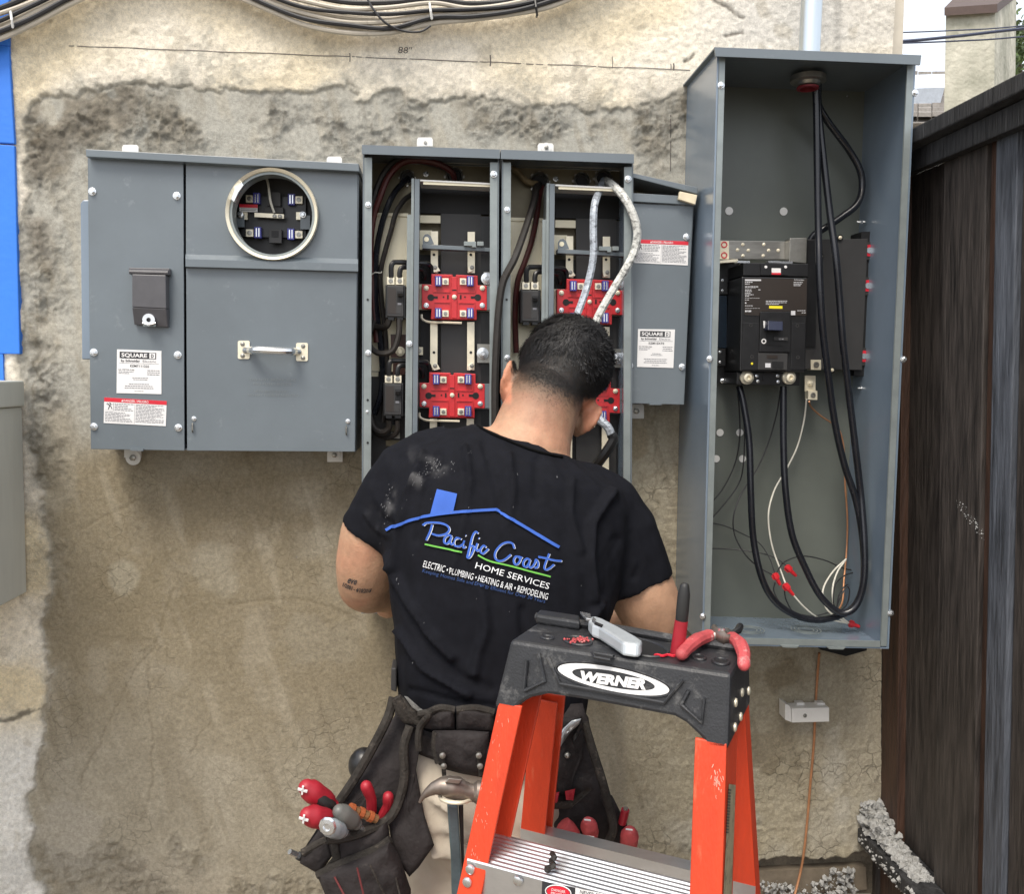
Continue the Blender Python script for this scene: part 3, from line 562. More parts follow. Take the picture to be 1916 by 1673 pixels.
# ============================================================ METER MAIN BOX (left)
def circ(cx, cy, r, n=48, ry=None): return [(cx+r*math.cos(2*PI*k/n), cy+(ry or r)*math.sin(2*PI*k/n)) for k in range(n)]
def tab(parent, x0, y0, x1, y1, washer=None, Y=.012, name='mounting_tab'):
    o = build(MB().prism([(x0+3, y0), (x1-3, y0), (x1, y0+4), (x1, y1), (x0, y1), (x0, y0+4)], Y, Y-.004), name, M_WHITEP, parent, .0006)
    if washer:
        wx, wy, r = washer; c = P(wx, wy, Y); s = 1/m2px(Y)
        build(MB().lathe(c, [(r*s, 0), (r*s, .003), (r*s*.4, .003)], n=20), 'washer', M_WHITEP, o)
        build(MB().lathe(c, [(r*s*.45, .003), (r*s*.42, .008), (r*s*.2, .009)], n=6), 'bolt', M_DSTEEL, o)
    return o
def ring_hole(outer, cx, cy, r, Yf, Yb, n=64):
    """plate with a round hole: outer 4 px corners"""
    mb = MB(); inn = circ(cx, cy, r, n); out = []
    xs = [p[0] for p in outer]; 
    for x_, y_ in inn:
        dx, dy = x_-cx, y_-cy; best = 1e9
        for i in range(4):
            ax, ay = outer[i]; bx, by = outer[(i+1) % 4]; ex, ey = bx-ax, by-ay; den = dx*ey-dy*ex
            if abs(den) < 1e-9: continue
            t = ((ax-cx)*ey-(ay-cy)*ex)/den; u_ = ((ax-cx)*dy-(ay-cy)*dx)/den
            if t > 0 and -1e-6 <= u_ <= 1+1e-6: best = min(best, t)
        out.append((cx+dx*best, cy+dy*best))
    for i in range(4):   # snap nearest sample to the corner
        k = min(range(n), key=lambda j: (out[j][0]-outer[i][0])**2+(out[j][1]-outer[i][1])**2); out[k] = outer[i]
    fi = [P(x_, y_, Yf) for x_, y_ in inn]; fo = [P(x_, y_, Yf) for x_, y_ in out]; bi = [Vector((p.x, -Yb, p.z)) for p in fi]; bo = [Vector((p.x, -Yb, p.z)) for p in fo]
    mb.add(fi+fo+bi+bo, [f for k in range(n) for f in ((k, (k+1) % n, n+(k+1) % n, n+k), (k, 2*n+k, 2*n+(k+1) % n, (k+1) % n), (n+k, n+(k+1) % n, 3*n+(k+1) % n, 3*n+k))]); return mb
mbx = thing('meter_main_box', 'grey meter and main breaker box with round socket ring, pull handle and two stickers', 'meter box', P(418, 845, .06))
# body as a tray: sides and back so that the round hole shows a real cavity
def tray(parent, q, Yf, Yb, t=2.0, m=M_GREY, mback=None, name='body', skip=(), inner=None):
    TL, TR, BR, BL = q; mb = MB()
    if 'left' not in skip: mb.prism([TL, (TL[0]+t, TL[1]), (BL[0]+t, BL[1]), BL], Yf, Yb)
    if 'right' not in skip: mb.prism([(TR[0]-t, TR[1]), TR, BR, (BR[0]-t, BR[1])], Yf, Yb)
    if 'bottom' not in skip: mb.prism([(BL[0]+t+.3, BL[1]-t), (BR[0]-t-.3, BR[1]-t), (BR[0]-t-.3, BR[1]), (BL[0]+t+.3, BL[1])], Yf-.0005, Yb)
    o = build(mb, name, m, parent)
    pts = [P(x_, y_, Yf) for x_, y_ in ((TL[0]+t, TL[1]+2), (TR[0]-t, TR[1]+2), (BR[0]-t, BR[1]-2), (BL[0]+t, BL[1]-2))]
    b = MB().ext([Vector((p.x, -Yb-.003, p.z)) for p in pts], [Vector((p.x, -Yb, p.z)) for p in pts]); build(b, 'back_panel', mback or m, parent)
    return o
tray(mbx, [(164, 286), (672, 316), (665, 845), (170, 840)], .118, .006, 3, M_GREY, M_BLACKD)
build(MB().prism([(160, 278), (671, 305), (672, 320), (161, 292)], .142, .004), 'rain_hood', M_GREY, mbx, .001)
build(MB().prism([(166, 293), (343, 303), (345, 843), (170, 840)], .124, .1185), 'breaker_cover', M_GREY, mbx, .0008)
build(ring_hole([(348, 303), (669, 321), (668, 487), (348, 478)], 511, 402, 76, .124, .1185), 'meter_cover', M_GREY, mbx)
build(MB().prism([(348, 500), (668, 504), (664, 845), (350, 843)], .124, .1185), 'door', M_GREY, mbx, .0008)
mb = MB(); pr = [(.124, 475), (.136, 484), (.136, 498), (.124, 501)]
sec = lambda xx, dy: [P(xx, yy+dy, Y_) for Y_, yy in pr]
mb.ext(sec(347, 0), sec(670, 9)); build(mb, 'drip_ledge', M_GREY, mbx)
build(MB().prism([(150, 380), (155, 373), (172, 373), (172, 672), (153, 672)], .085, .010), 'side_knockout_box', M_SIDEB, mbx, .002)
s_ = 1/m2px(.13); c0 = P(511, 402, .124)
build(MB().lathe(c0, [(74*s_, -.002), (76*s_, .012), (81*s_, .016), (82.5*s_, .010), (81*s_, .001), (76*s_, .001)], n=72, closed=True), 'socket_ring', M_TIN, mbx)
build(MB().lathe(c0, [(71*s_, .008), (75.5*s_, .008), (75.5*s_, -.03), (72*s_, -.03)], n=72, closed=True), 'socket_collar', M_GREYE, mbx)
build(MB().prism([(432, 372), (440, 352), (452, 340), (456, 346), (446, 360), (438, 378)], .143, .132), 'ring_latch', M_STEEL, mbx, .001)
Ys = .055
sb = build(MB().prism([(428, 318), (600, 325), (600, 488), (428, 482)], .035, .03), 'socket_block', M_CHAR, mbx)
build(MB().rect(452, 366, 572, 442, Ys-.008, .036), 'socket_base', M_BLACK, mbx)
for i, (xx, yy, w, h_) in enumerate(((499, 358, 26, 27), (503, 428, 24, 26), (494, 386, 36, 12))):
    build(MB().rect(xx, yy, xx+w, yy+h_, Ys+.004, Ys-.004), 'centre_block', M_CHAR, mbx, .0008)
build(MB().rect(508, 431, 521, 443, Ys+.005, Ys+.0042), 'centre_recess', M_BLACKD, mbx)
def jaw(parent, x_, y_, Y_, w=12, h_=20):
    j = build(MB().rect(x_-w/2, y_-h_/2, x_+w/2, y_+h_/2, Y_, Y_-.012), 'jaw', M_BLUEJ, parent, .0006)
    for dx in (-2.4, 2.4): build(MB().rect(x_+dx-1, y_-h_*.38, x_+dx+1, y_+h_*.38, Y_+.001, Y_-.004), 'contact', M_STEEL, j)
    return j
def lug(parent, x_, y_, Y_, s=13, d=.012, m=M_TIN, hole=True, name='lug'):
    l = build(MB().rect(x_-s/2, y_-s/2, x_+s/2, y_+s/2, Y_, Y_-d), name, m, parent, .0005)
    if hole: build(MB().lathe(P(x_, y_, Y_), [(s*.30/m2px(Y_), .0006), (s*.30/m2px(Y_), .0016), (s*.16/m2px(Y_), .0018), (s*.14/m2px(Y_), .0002)], n=14), 'set_screw', M_DSTEEL, l)
    return l
for jx, jy, lx in ((480, 370, 467), (545, 372, 559), (482, 434, 467), (544, 437, 559)): jaw(mbx, jx, jy, Ys+.004, 13, 21); lug(mbx, lx, jy+1, Ys, 14)
st = build(MB().prism([(448, 381), (482, 382), (482, 396), (448, 395)], Ys+.003, Ys+.002), 'danger_tag', M_WHITE, mbx)
fq = quadmap((448, 381), (482, 382), (482, 396), (448, 395), Ys+.0034); build(bars(fq, [(0, 0, 1, .45)]), 'danger_band', M_INKR, st); build(bars(fq, [(.05, .55, .95, .62), (.08, .76, .9, .83)]), 'fine_print', M_INKG, st)
bar = build(MB().prism([(476, 397), (531, 400), (531, 408), (476, 405)], Ys+.012, Ys+.008), 'neutral_strap', M_TIN, mbx)
screw(mbx, 514, 404, Ys+.0125, 4, me=SCREWD); screw(mbx, 524, 404.5, Ys+.0125, 4, me=SCREWD)
for xa_, xb_ in ((441, 457), (562, 580)):
    build(MB().rect(xa_, 400 if xa_ < 500 else 402, xb_, 424 if xa_ < 500 else 428, Ys+.004, Ys-.002), 'side_bracket', M_GREY, mbx)
    build(MB().rect(xa_+(8 if xa_ < 500 else -8), 396, xa_+(22 if xa_ < 500 else 6), 410, Ys+.0015, Ys-.004), 'ear', M_TIN, mbx)
    screw(mbx, 449 if xa_ < 500 else 567, 401, Ys+.006, 6)
cable('neutral_wire', [(498, 330, Ys), (502, 345, Ys+.01), (506, 375, Ys+.02), (513, 397, Ys+.016)], .0024, M_CWHT, '', parent=mbx)
# switch cover
build(MB().rect(241, 500, 317, 512, .137, .1245), 'cover_hinge', M_COVER, mbx, .001)
build(MB().tube([P(243, 508, .141), P(315, 510, .141)], .0045, 10), 'hinge_pin', M_COVER, mbx)
sc_ = build(MB().prism([(247, 512), (310, 514), (311, 577), (247, 574)], .146, .1245), 'switch_cover', M_COVER, mbx, .0015)
mb = MB(); A_ = [P(247, 574.5, .146), P(311, 577.5, .146), P(314, 612, .134), P(251, 607, .134)]; mb.ext(A_, [Vector((p.x, -.1245, p.z)) for p in A_]); build(mb, 'cover_skirt', M_COVER, sc_, .0012)
build(MB().lathe(P(279, 598, .141), [(11*s_, 0), (11*s_, .003), (4*s_, .003), (4*s_, 0)], n=16, closed=True), 'hasp', M_STEEL, mbx)
build(MB().tube([P(267, 604, .150), P(279, 607, .153), P(291, 604, .150)], .002, 6), 'hasp_loop', M_STEEL, mbx)
build(MB().rect(268, 602, 291, 610, .141, .137), 'hasp_plate', M_GREYE, mbx)
hd = build(MB().tube(pxpath([(458, 655, .126), (468, 655, .136), (480, 655, .158), (511, 656, .164), (541, 657, .158), (551, 657, .136), (560, 658, .126)]), [.006]*6+[.0075]*25+[.006]*6, 10), 'pull_handle', M_STEEL, mbx)
for x0, x1 in ((445, 467), (554, 576)):
    yy = 637 if x0 < 500 else 641
    p_ = build(MB().prism([(x0+2, yy), (x1-2, yy), (x1, yy+2), (x1, yy+32), (x1-2, yy+34), (x0+2, yy+34), (x0, yy+32), (x0, yy+2)], .1265, .1242), 'handle_plate', M_TIN, mbx)
    for dy in (6, 28): screw(mbx, (x0+x1)/2-(2 if x0 < 500 else -2), yy+dy, .1265, 4.2, me=SCREWD)
for x_, y_ in ((173, 358), (331, 366), (176, 659), (333, 664), (176, 798), (334, 800)): screw(mbx, x_, y_, .124, 7)
for x_, y_, yy in ((363, 783, 792), (651, 788, 797)):
    screw(mbx, x_, y_, .124, 4.5); build(MB().tube([P(x_-3, yy, .125), P(x_-3, yy+4, .131), P(x_-3, yy+12, .131), P(x_-3, yy+16, .125)], .0016, 6), 'seal_loop', M_DSTEEL, mbx)
tab(mbx, 228, 270, 259, 290, Y=.014); tab(mbx, 611, 292, 640, 310, Y=.014)
tab(mbx, 232, 838, 264, 856, (250, 856, 13.5), .016); tab(mbx, 612, 840, 641, 864, (626, 851, 11), .016)
build(MB().rect(244, 838.5, 268, 843, .128, .1245), 'latch_lip', M_GREY, mbx)
sticker(mbx, (219, 653), (302, 656), (302, 737), (218, 735), .1242, 'brand', 'EZMT111225', 'rating_sticker', 'white rating sticker')
sticker(mbx, (195, 743), (312, 750), (310, 797), (194, 791), .1242, 'danger', 'dd', 'warning_sticker', 'red banded warning sticker')
M_EMB = mat('raised_paint', (.20, .225, .235), .4)
qm = lambda a_, b_: P(a_, b_, .1246)
for s, a_, b_ in (('DO NOT BREAK SEAL', (468, 712), (554, 713)), ('NO FUSES INSIDE', (474, 720), (546, 721)), ('NE PAS BRISER LE SCEAU', (476, 734), (538, 735)), ('NO HAY FUSIBLES ADENTRO', (464, 741), (559, 742))): text_on(qm, s, a_, b_, 5.2, mbx, M_EMB, 'embossed_line')
# ============================================================ OPEN METER STACKS
def meter_socket(parent, x_, y_):
    """red socket block; x_,y_ = centre px"""
    Yf = .062
    s = build(MB().prism([(x_-43, y_-43), (x_-3, y_-42), (x_-3, y_-38), (x_+3, y_-38), (x_+3, y_-42), (x_+44, y_-40), (x_+44, y_-22), (x_+61, y_-21), (x_+61, y_+25), (x_+42, y_+24), (x_+42, y_+43), (x_-44, y_+42), (x_-43, y_+23), (x_-61, y_+22), (x_-61, y_-24), (x_-43, y_-23)], Yf, Yf-.018), 'socket_base', M_RED, parent, .0012)
    for a0, b0, a1, b1 in ((-40, -40, -7, -9), (7, -39, 40, -8), (-39, 9, -7, 39), (7, 10, 39, 40)):
        mb = MB(); t = 1.6
        for e in (((a0, b0), (a1, b0+t)), ((a0, b1-t), (a1, b1)), ((a0, b0+t), (a0+t, b1-t)), ((a1-t, b0+t), (a1, b1-t))): mb.rect(x_+e[0][0], y_+e[0][1], x_+e[1][0], y_+e[1][1], Yf+.002, Yf-.001)
        build(mb, 'quadrant_rim', M_RED, s)
    build(MB().rect(x_-5, y_-38, x_+5, y_+40, Yf+.003, Yf-.001), 'centre_rib', M_RED, s, .0008)
    for sx in (-1, 1):
        cx = x_+sx*44; c = P(cx, y_+1, Yf)
        mb = MB().lathe(c, [(6.2/m2px(Yf), .0004), (6.2/m2px(Yf), .0008)], n=14); mb.rect(cx+(4 if sx < 0 else -13), y_-1.5, cx+(13 if sx < 0 else -4), y_+3, Yf+.0007, Yf+.0003); build(mb, 'keyhole', M_BLACKD, s)
        build(MB().rect(x_+sx*12-1.5, y_-4, x_+sx*12+1.5, y_+4, Yf+.0008, Yf+.0003), 'slot', M_BLACKD, s)
        build(MB().lathe(P(x_+sx*20, y_, Yf), [(1.6/m2px(Yf), .0003), (1.6/m2px(Yf), .0008)], n=8), 'vent_hole', M_BLACKD, s)
        for sy in (-1, 1):
            screw(parent, x_+sx*52.5, y_+(16 if sy > 0 else -16.5), Yf, 4.8, me=SCREWT if sy < 0 else SCREW)
            yj = y_+(30 if sy > 0 else -30); jaw(parent, x_+sx*26-(4 if sx < 0 else -4), yj, Yf+.010, 12, 19); lug(parent, x_+sx*15.5-(1 if sx < 0 else -1), yj+1, Yf+.005, 12, .008)
    build(MB().rect(x_-4, y_-14, x_+4, y_-12, Yf+.0036, Yf+.003), 'slot', M_BLACKD, s)
    screw(parent, x_, y_, Yf+.003, 4.2, me=SCREWT)
    return s
def breaker(parent, x_, y_):
    """double pole breaker, x_,y_ top-left px of the body"""
    Y0 = .098
    b = build(MB().rect(x_-3, y_-2, x_+35, y_+60, Y0-.008, .042), 'circuit_breaker', M_BLACK, parent, .001)
    build(MB().rect(x_, y_, x_+31, y_+57, Y0, Y0-.010), 'breaker_face', M_CHAR, b, .001)
    build(MB().rect(x_+2, y_+4, x_+17, y_+52, Y0+.0008, Y0-.001), 'breaker_print', M_BROWNP, b)
    build(MB().rect(x_+19, y_+10, x_+30, y_+30, Y0+.002, Y0-.001), 'handle_well', M_BLACKD, b)
    h_ = MB(); q = [P(x_+20, y_+13, Y0+.012), P(x_+29, y_+13, Y0+.012), P(x_+29, y_+20, Y0+.010), P(x_+20, y_+20, Y0+.010)]; h_.ext(q, [Vector((p.x, -Y0, p.z)) for p in q]); build(h_, 'handle', M_BLACK, b, .0008)
    build(MB().rect(x_+20, y_+32, x_+27, y_+36, Y0+.001, Y0), 'rating_mark', M_INKG, b)
    build(MB().rect(x_+17, y_+42, x_+27, y_+52, Y0+.001, Y0), 'test_button', M_CHAR, b)
    for dx in (8, 25): lug(parent, x_+dx-1, y_-9, Y0-.006, 14, .02); build(MB().rect(x_+dx-6, y_+57, x_+dx+5, y_+64, Y0-.006, .06), 'load_terminal', M_BLACK, b)
    return b
CG = 'cables inside the open meter stacks'
def stack(ox, oy, x0, x1, yT, label, second=False):
    """x0,x1: outer px edges at the top"""
    st = thing('meter_stack', label, 'meter stack', P((x0+x1)/2, 1142, .06)); k = .034
    def q(v): return yT+(v-x0)*k
    YF, YB = .128, .006; bx0, bx1 = x0-1, x1-6; bot = 1145
    tray(st, [(x0+2, q(x0)-11), (x1-2, q(x1)-11), (bx1, bot), (bx0, bot+3)], YF, YB, 2.5, M_GREY, M_TAN)
    mb = MB(); mb.prism([(x0+4.8, q(x0)+9), (x0+19, q(x0)+9), (bx0+17, bot), (bx0+3, bot)], YF+.0015, YF-.0025); build(mb, 'left_flange', M_GREYE, st)
    mb = MB(); mb.prism([(x1-19, q(x1)+9), (x1-4.8, q(x1)+9), (bx1-3, bot), (bx1-15, bot)], YF+.0015, YF-.0025); build(mb, 'right_flange', M_GREYE, st)
    hmb = MB().prism([(x0, q(x0)-15), (x1-.7, q(x1)-15), (x1-.7, q(x1)+2), (x0, q(x0)+2)], .146, .143); hmb.prism([(x0, q(x0)-15), (x1-.7, q(x1)-15), (x1-.7, q(x1)-13), (x0, q(x0)-13)], .1428, .004); build(hmb, 'rain_hood', M_GREY, st)
    build(MB().prism([(x0+20, q(x0)+8), (x1-20, q(x1)+8), (x1-20, q(x1)+14), (x0+20, q(x0)+14)], .03, .028), 'header_strip', M_DSTEEL, st)
    build(MB().prism([(bx0+18, bot-12), (bx1-16, bot-14), (bx1-16, bot-3), (bx0+18, bot-1)], YF+.001, YF-.003), 'bottom_flange', M_GREYE, st)
    # inner plates and the channel column
    X_ = ox; Y_ = oy
    build(MB().rect(X_+694, Y_+399, X_+768, Y_+694, .030, .026), 'mounting_plate', M_GALV, st)
    build(MB().rect(X_+694, Y_+397, X_+764, Y_+403, .034, .030), 'plate_lip', M_GALV, st)
    build(MB().rect(X_+694, Y_+694, X_+768, Y_+1080, .022, .018), 'lower_plate', M_CHAR, st)
    build(MB().rect(X_+786, Y_+402, X_+824, Y_+416, .040, .036), 'bracket', M_GALV, st)
    build(MB().rect(X_+784, Y_+430, X_+808, Y_+466, .044, .040), 'bracket', M_GALV, st)
    build(MB().rect(X_+825, Y_+399, X_+900, Y_+1000, .034, .030), 'barrier_board', M_CHAR, st)
    build(MB().rect(X_+900, Y_+404, X_+924, Y_+1000, .032, .028), 'barrier_board', M_BLACK, st)
    build(MB().rect(X_+786, Y_+476, X_+824, Y_+1000, .030, .026), 'barrier_board', M_BLACKD, st)
    build(MB().prism([(X_+770, Y_+333), (X_+775, Y_+333), (X_+768, Y_+1100), (X_+763, Y_+1100)], .112, .060), 'channel', M_GREYE, st)
    build(MB().prism([(X_+776, Y_+334), (X_+785, Y_+334), (X_+778, Y_+1100), (X_+769, Y_+1100)], .118, .020), 'channel', M_GREY, st)
    build(MB().prism([(X_+762, Y_+401), (X_+770, Y_+401), (X_+763, Y_+1100), (X_+755, Y_+1100)], .106, .102), 'channel_lip', M_GREYE, st)
    build(MB().prism([(X_+786, Y_+335), (X_+926, Y_+342), (X_+926, Y_+345), (X_+786, Y_+338)], .116, .05), 'cross_bar', M_WHITEP, st)
    build(MB().prism([(X_+792, Y_+338.4), (X_+920, Y_+345.2), (X_+920, Y_+349), (X_+792, Y_+344)], .114, .110), 'cross_bar_lip', M_GALV, st)
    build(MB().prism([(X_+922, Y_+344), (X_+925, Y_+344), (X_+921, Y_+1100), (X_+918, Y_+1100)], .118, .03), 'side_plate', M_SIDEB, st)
    build(MB().rect(X_+786, Y_+349, X_+922, Y_+398, .026, .018), 'added_dark_sheet', M_BLACKD, st)  # sheet added to darken the recess behind the cross bar
    # cross rail
    rl = build(MB().prism([(X_+790, Y_+456), (X_+918, Y_+463), (X_+918, Y_+470), (X_+790, Y_+464)], .085, .060), 'cross_rail', M_GREY, st, .0006)
    mb = MB(); pl = [(X_+791, Y_+457), (X_+791, Y_+444), (X_+795, Y_+438), (X_+801, Y_+437), (X_+806, Y_+441), (X_+812, Y_+456)]; mb.prism(pl, .084, .081); build(mb, 'ear', M_GREY, rl)
    build(MB().lathe(P(X_+798, Y_+447, .084), [(4.5/m2px(.08), .0004), (4.5/m2px(.08), .001)], n=14), 'ear_hole', M_GALV, rl)
    for a_, w in ((868, 16), (883, 8), (893, 12)): build(MB().rect(X_+a_, Y_+451, X_+a_+w, Y_+(459 if a_ != 883 else 462), .094, .080), 'clip', M_GREYE, rl, .0006)
    # bus bars
    for bx, t0 in ((806, 432), (875, 433)):
        for ya, yb in ((t0, 510), (602, 692), (783, 880)):
            d = -.004*(ya-432)
            b_ = build(MB().prism([(X_+bx+d*1.2, Y_+ya), (X_+bx+13.5+d*1.2, Y_+ya), (X_+bx+13.5+d*1.6, Y_+yb), (X_+bx+d*1.6, Y_+yb)], .050, .046), 'bus_bar', M_TIN, st)
        for yy in (476, 659):
            build(MB().lathe(P(X_+bx+6, Y_+yy, .050), [(2.6/m2px(.05), .0002), (2.6/m2px(.05), .0008)], n=10), 'bar_hole', M_BLACKD, st)
        for yy in (500, 684):
            l_ = MB(); sx = 1 if bx < 850 else -1; q4 = [P(X_+bx+6-6, Y_+yy, .058), P(X_+bx+6+4, Y_+yy-7, .058), P(X_+bx+6+8+4*sx, Y_+yy+6, .058), P(X_+bx+4+2*sx, Y_+yy+9, .058)]; l_.ext(q4, [p+Vector((0, .005, 0)) for p in q4]); build(l_, 'jumper_lug', M_TIN, st, .0005); screw(st, X_+bx+8, Y_+yy, .058, 4, me=SCREWD)
    for yy in (513, 660):
        if yy == 513: build(MB().rect(X_+905, Y_+508, X_+918, Y_+533, .046, .042), 'side_bracket', M_DSTEEL, st)
        else: build(MB().rect(X_+893, Y_+643, X_+922, Y_+678, .052, .042), 'side_bracket', M_DSTEEL, st)
        c = P(X_+(903 if yy == 660 else 911), Y_+(661 if yy == 660 else 521), .053 if yy == 660 else .047); build(MB().lathe(c, [(11/m2px(.05), 0), (11/m2px(.05), .004), (7.5/m2px(.05), .0045), (7/m2px(.05), .009), (3.5/m2px(.05), .0095), (3/m2px(.05), .006)], n=20), 'stud', M_STEEL, st)
    for sx, sy in ((850, 555), (846, 739)):
        build(MB().rect(X_+sx-66, Y_+sy-24, X_+sx+76, Y_+sy+24, .043, .040), 'socket_tray', M_GALV if sy < 600 else M_GREYE, st)
        build(MB().rect(X_+sx+57, Y_+sy-20, X_+sx+74, Y_+sy+24, .060, .0435), 'tray_end', M_GREY, st)
        meter_socket(st, X_+sx, Y_+sy)
        w = MB().tube(pxpath([(X_+sx-61, Y_+sy+33, .06), (X_+sx-60, Y_+sy+41, .062), (X_+sx-48, Y_+sy+47, .064), (X_+sx-20, Y_+sy+48, .064), (X_+sx+14, Y_+sy+49, .062)], 4), .0024, 6); build(w, 'spring_wire', M_TIN, st)
    for bx, by in ((724, 534), (720, 718)):
        breaker(st, X_+bx, Y_+by)
        for (a_, top, xe, ye) in ((8, 490, 808, 528), (24, 499, 795, 520)):
            o_ = by-534; j = pxpath([(X_+bx+a_, Y_+by-15, .09), (X_+bx+a_, Y_+top+o_+10, .09), (X_+bx+a_+3, Y_+top+o_+2, .088), (X_+bx+a_+12, Y_+top+o_, .084), (X_+xe-14-4*(bx < 722), Y_+top+o_+2, .07), (X_+xe-4-4*(bx < 722), Y_+top+o_+6, .06), (X_+xe-4*(bx < 722), Y_+top+o_+16, .055), (X_+xe-4*(bx < 722), Y_+ye+o_, .05)], 4)
            build(MB().tube(j, .0050, 8), 'jumper', M_BLACK, st)
    bi = build(MB().rect(X_+731, Y_+625, X_+760, Y_+668, .040, .031), 'insulator', M_BROWNI, st)
    screw(st, X_+749, Y_+657, .041, 9, me=SCREWT); lug(st, X_+784, Y_+656, .038, 15, .006, M_GALV)
    build(MB().rect(X_+735, Y_+676, X_+758, Y_+700, .036, .031), 'insulator', M_BROWNI, st)
    build(MB().rect(X_+689, Y_+695, X_+708, Y_+704, .026, .022), 'bracket', M_GALV, st)
    for i in range(5): build(MB().rect(X_+722+(i % 2)*10, Y_+795+i*14, X_+748, Y_+806+i*14, .032-.001*i, .024), 'terminal_strip', M_DSTEEL if i % 2 else M_TAN, st)
    for fy_ in (383, 660, 770): screw(st, x0+(12 if fy_ < 700 else 10), Y_+fy_-(0 if not second else -3), YF+.0015, 5.5 if fy_ < 700 else 3)
    screw(st, x1-12, q(x1)+32, YF+.0015, 6.5)
    if not second: screw(st, 925, 642, .118, 4)
    screw(st, X_+766, Y_+643, .112, 6)
    for fy_ in (560, 748, 828): build(MB().lathe(P(x0+11, fy_, YF+.002), [(2.2/m2px(.13), 0), (2.2/m2px(.13), .0008)], n=8), 'flange_hole', M_BLACKD, st)
    return st
sA = stack(0, 0, 677, 936, 285, 'open meter stack with two red sockets and dark red cables curling at its top left')
sB = stack(253, 9, 937, 1187, 294, 'open meter stack behind the man\'s head with white and silver taped cables')
for (hx, hy, r, p_) in ((1009, 340, 14, sB), (1088, 338, 12, sB), (1128, 334, 13, sB), (762, 332, 11, sA), (850, 330, 13, sA)):
    s1 = r/m2px(.02); mb = MB().lathe(P(hx, hy, .012), [(s1*1.25, 0), (s1*1.25, .006), (s1, .009), (s1*.92, .001), (s1*.9, .0005)], n=24)
    for k in range(8):
        a_ = 2*PI*k/8; mb.add([P(hx+math.cos(a_+d)*r*rr_, hy+math.sin(a_+d)*r*rr_, .018) for d, rr_ in ((-.13, 1.15), (.13, 1.15), (.13, 1.5), (-.13, 1.5))], [(0, 1, 2, 3)])
    lk = build(mb, 'conduit_locknut', M_DSTEEL, p_); build(MB().lathe(P(hx, hy, .0125), [(s1*.9, .0008), (s1*.9, .0012)], n=20), 'conduit_mouth', M_BLACKD, lk)
screw(sB, 1040, 334, .01, 5); screw(sA, 797, 325, .01, 5)
# angled end box top-right of second stack
tab(sA, 780, 256, 810, 273, Y=.014); build(MB().lathe(P(796, 266, .0145), [(3/m2px(.01), 0), (2.5/m2px(.01), .002)], n=8), 'tab_screw', M_DSTEEL, sA)
tab(sB, 1006, 267, 1036, 284, (1022, 276, 9), Y=.014)
# conductors in the stacks
def bund(lst, r, m, label, **k): return cable('wire', lst, r, m, label, group=CG, **k)
bund([(850, 338, .02), (846, 322, .035), (825, 308, .045), (790, 300, .05), (755, 303, .055), (728, 328, .06), (712, 365, .065), (698, 410, .06), (693, 470, .055), (698, 560, .05), (705, 640, .05)], .0062, M_CRED, 'dark red cable arching across the top of the left meter stack')
bund([(846, 338, .02), (838, 316, .03), (800, 303, .04), (760, 298, .045), (735, 305, .05), (712, 335, .055), (698, 380, .055), (691, 440, .05), (690, 520, .045), (694, 590, .05), (702, 610, .06), (722, 610, .08), (729, 597, .085)], .0066, M_CBLKD, 'thick black cable under the red one looping to the upper left breaker')
bund([(764, 333, .02), (750, 345, .035), (735, 365, .05), (722, 395, .055), (712, 430, .055), (704, 480, .05), (703, 560, .05), (712, 640, .05), (716, 700, .05), (712, 740, .06), (700, 775, .06)], .0060, M_CBLK, 'glossy black cable dropping from the small left conduit')
bund([(772, 362, .03), (755, 375, .04), (740, 400, .05), (732, 430, .05), (722, 465, .05), (712, 510, .05), (714, 560, .05), (722, 640, .045), (724, 720, .045), (716, 790, .05)], .0050, M_CBLKD, 'dusty brown black cable bowing out beside the left channel')
bund([(700, 600, .06), (690, 630, .07), (694, 650, .08), (712, 661, .085), (735, 655, .09), (746, 625, .09), (747, 597, .088)], .0060, M_CBLKD, 'dark loop hanging under the upper left breaker')
bund([(690, 720, .05), (692, 770, .06), (700, 800, .07), (716, 808, .075), (728, 800, .08), (727, 786, .085)], .0060, M_CBLKD, 'dark loop hanging under the lower left breaker')
bund([(744, 786, .085), (744, 805, .08), (735, 815, .07), (722, 818, .06), (700, 805, .05), (690, 760, .045)], .0055, M_CBLKD, 'second dark loop under the lower left breaker')
bund([(685, 524, .06), (700, 510, .066), (712, 510, .066), (714, 508, .06)], .0012, M_CWHT, 'thin tie wrapped round the left cable group')
bund([(1010, 345, .02), (1003, 352, .04), (1000, 372, .06), (988, 412, .085), (977, 445, .11), (962, 485, .138), (942, 525, .142), (934, 570, .142), (929, 640, .142), (926, 720, .142), (926, 800, .142)], .0075, M_CBLKD, 'thick black cable crossing the flange between the two meter stacks')
bund([(1014, 348, .02), (1009, 366, .035), (1005, 400, .04), (995, 450, .045), (982, 490, .05), (968, 530, .05), (964, 590, .05), (966, 660, .05)], .0058, M_CRED, 'dark red cable running down behind the upper right breaker')
bund([(1006, 344, .02), (985, 338, .03), (968, 320, .03), (948, 312, .025)], .0065, mat('tan_fibrous_cable', (.2, .15, .08), .7, 0, .4, 60), 'tan fibrous cable entering the right meter stack at top left')
bund([(1130, 337, .03), (1122, 355, .09), (1112, 385, .135), (1110, 430, .14), (1110, 480, .14), (1100, 530, .14), (1085, 575, .15), (1068, 615, .16), (1050, 655, .17)], .0075, M_SCAB, 'silver taped cable hanging in front of the right red socket')
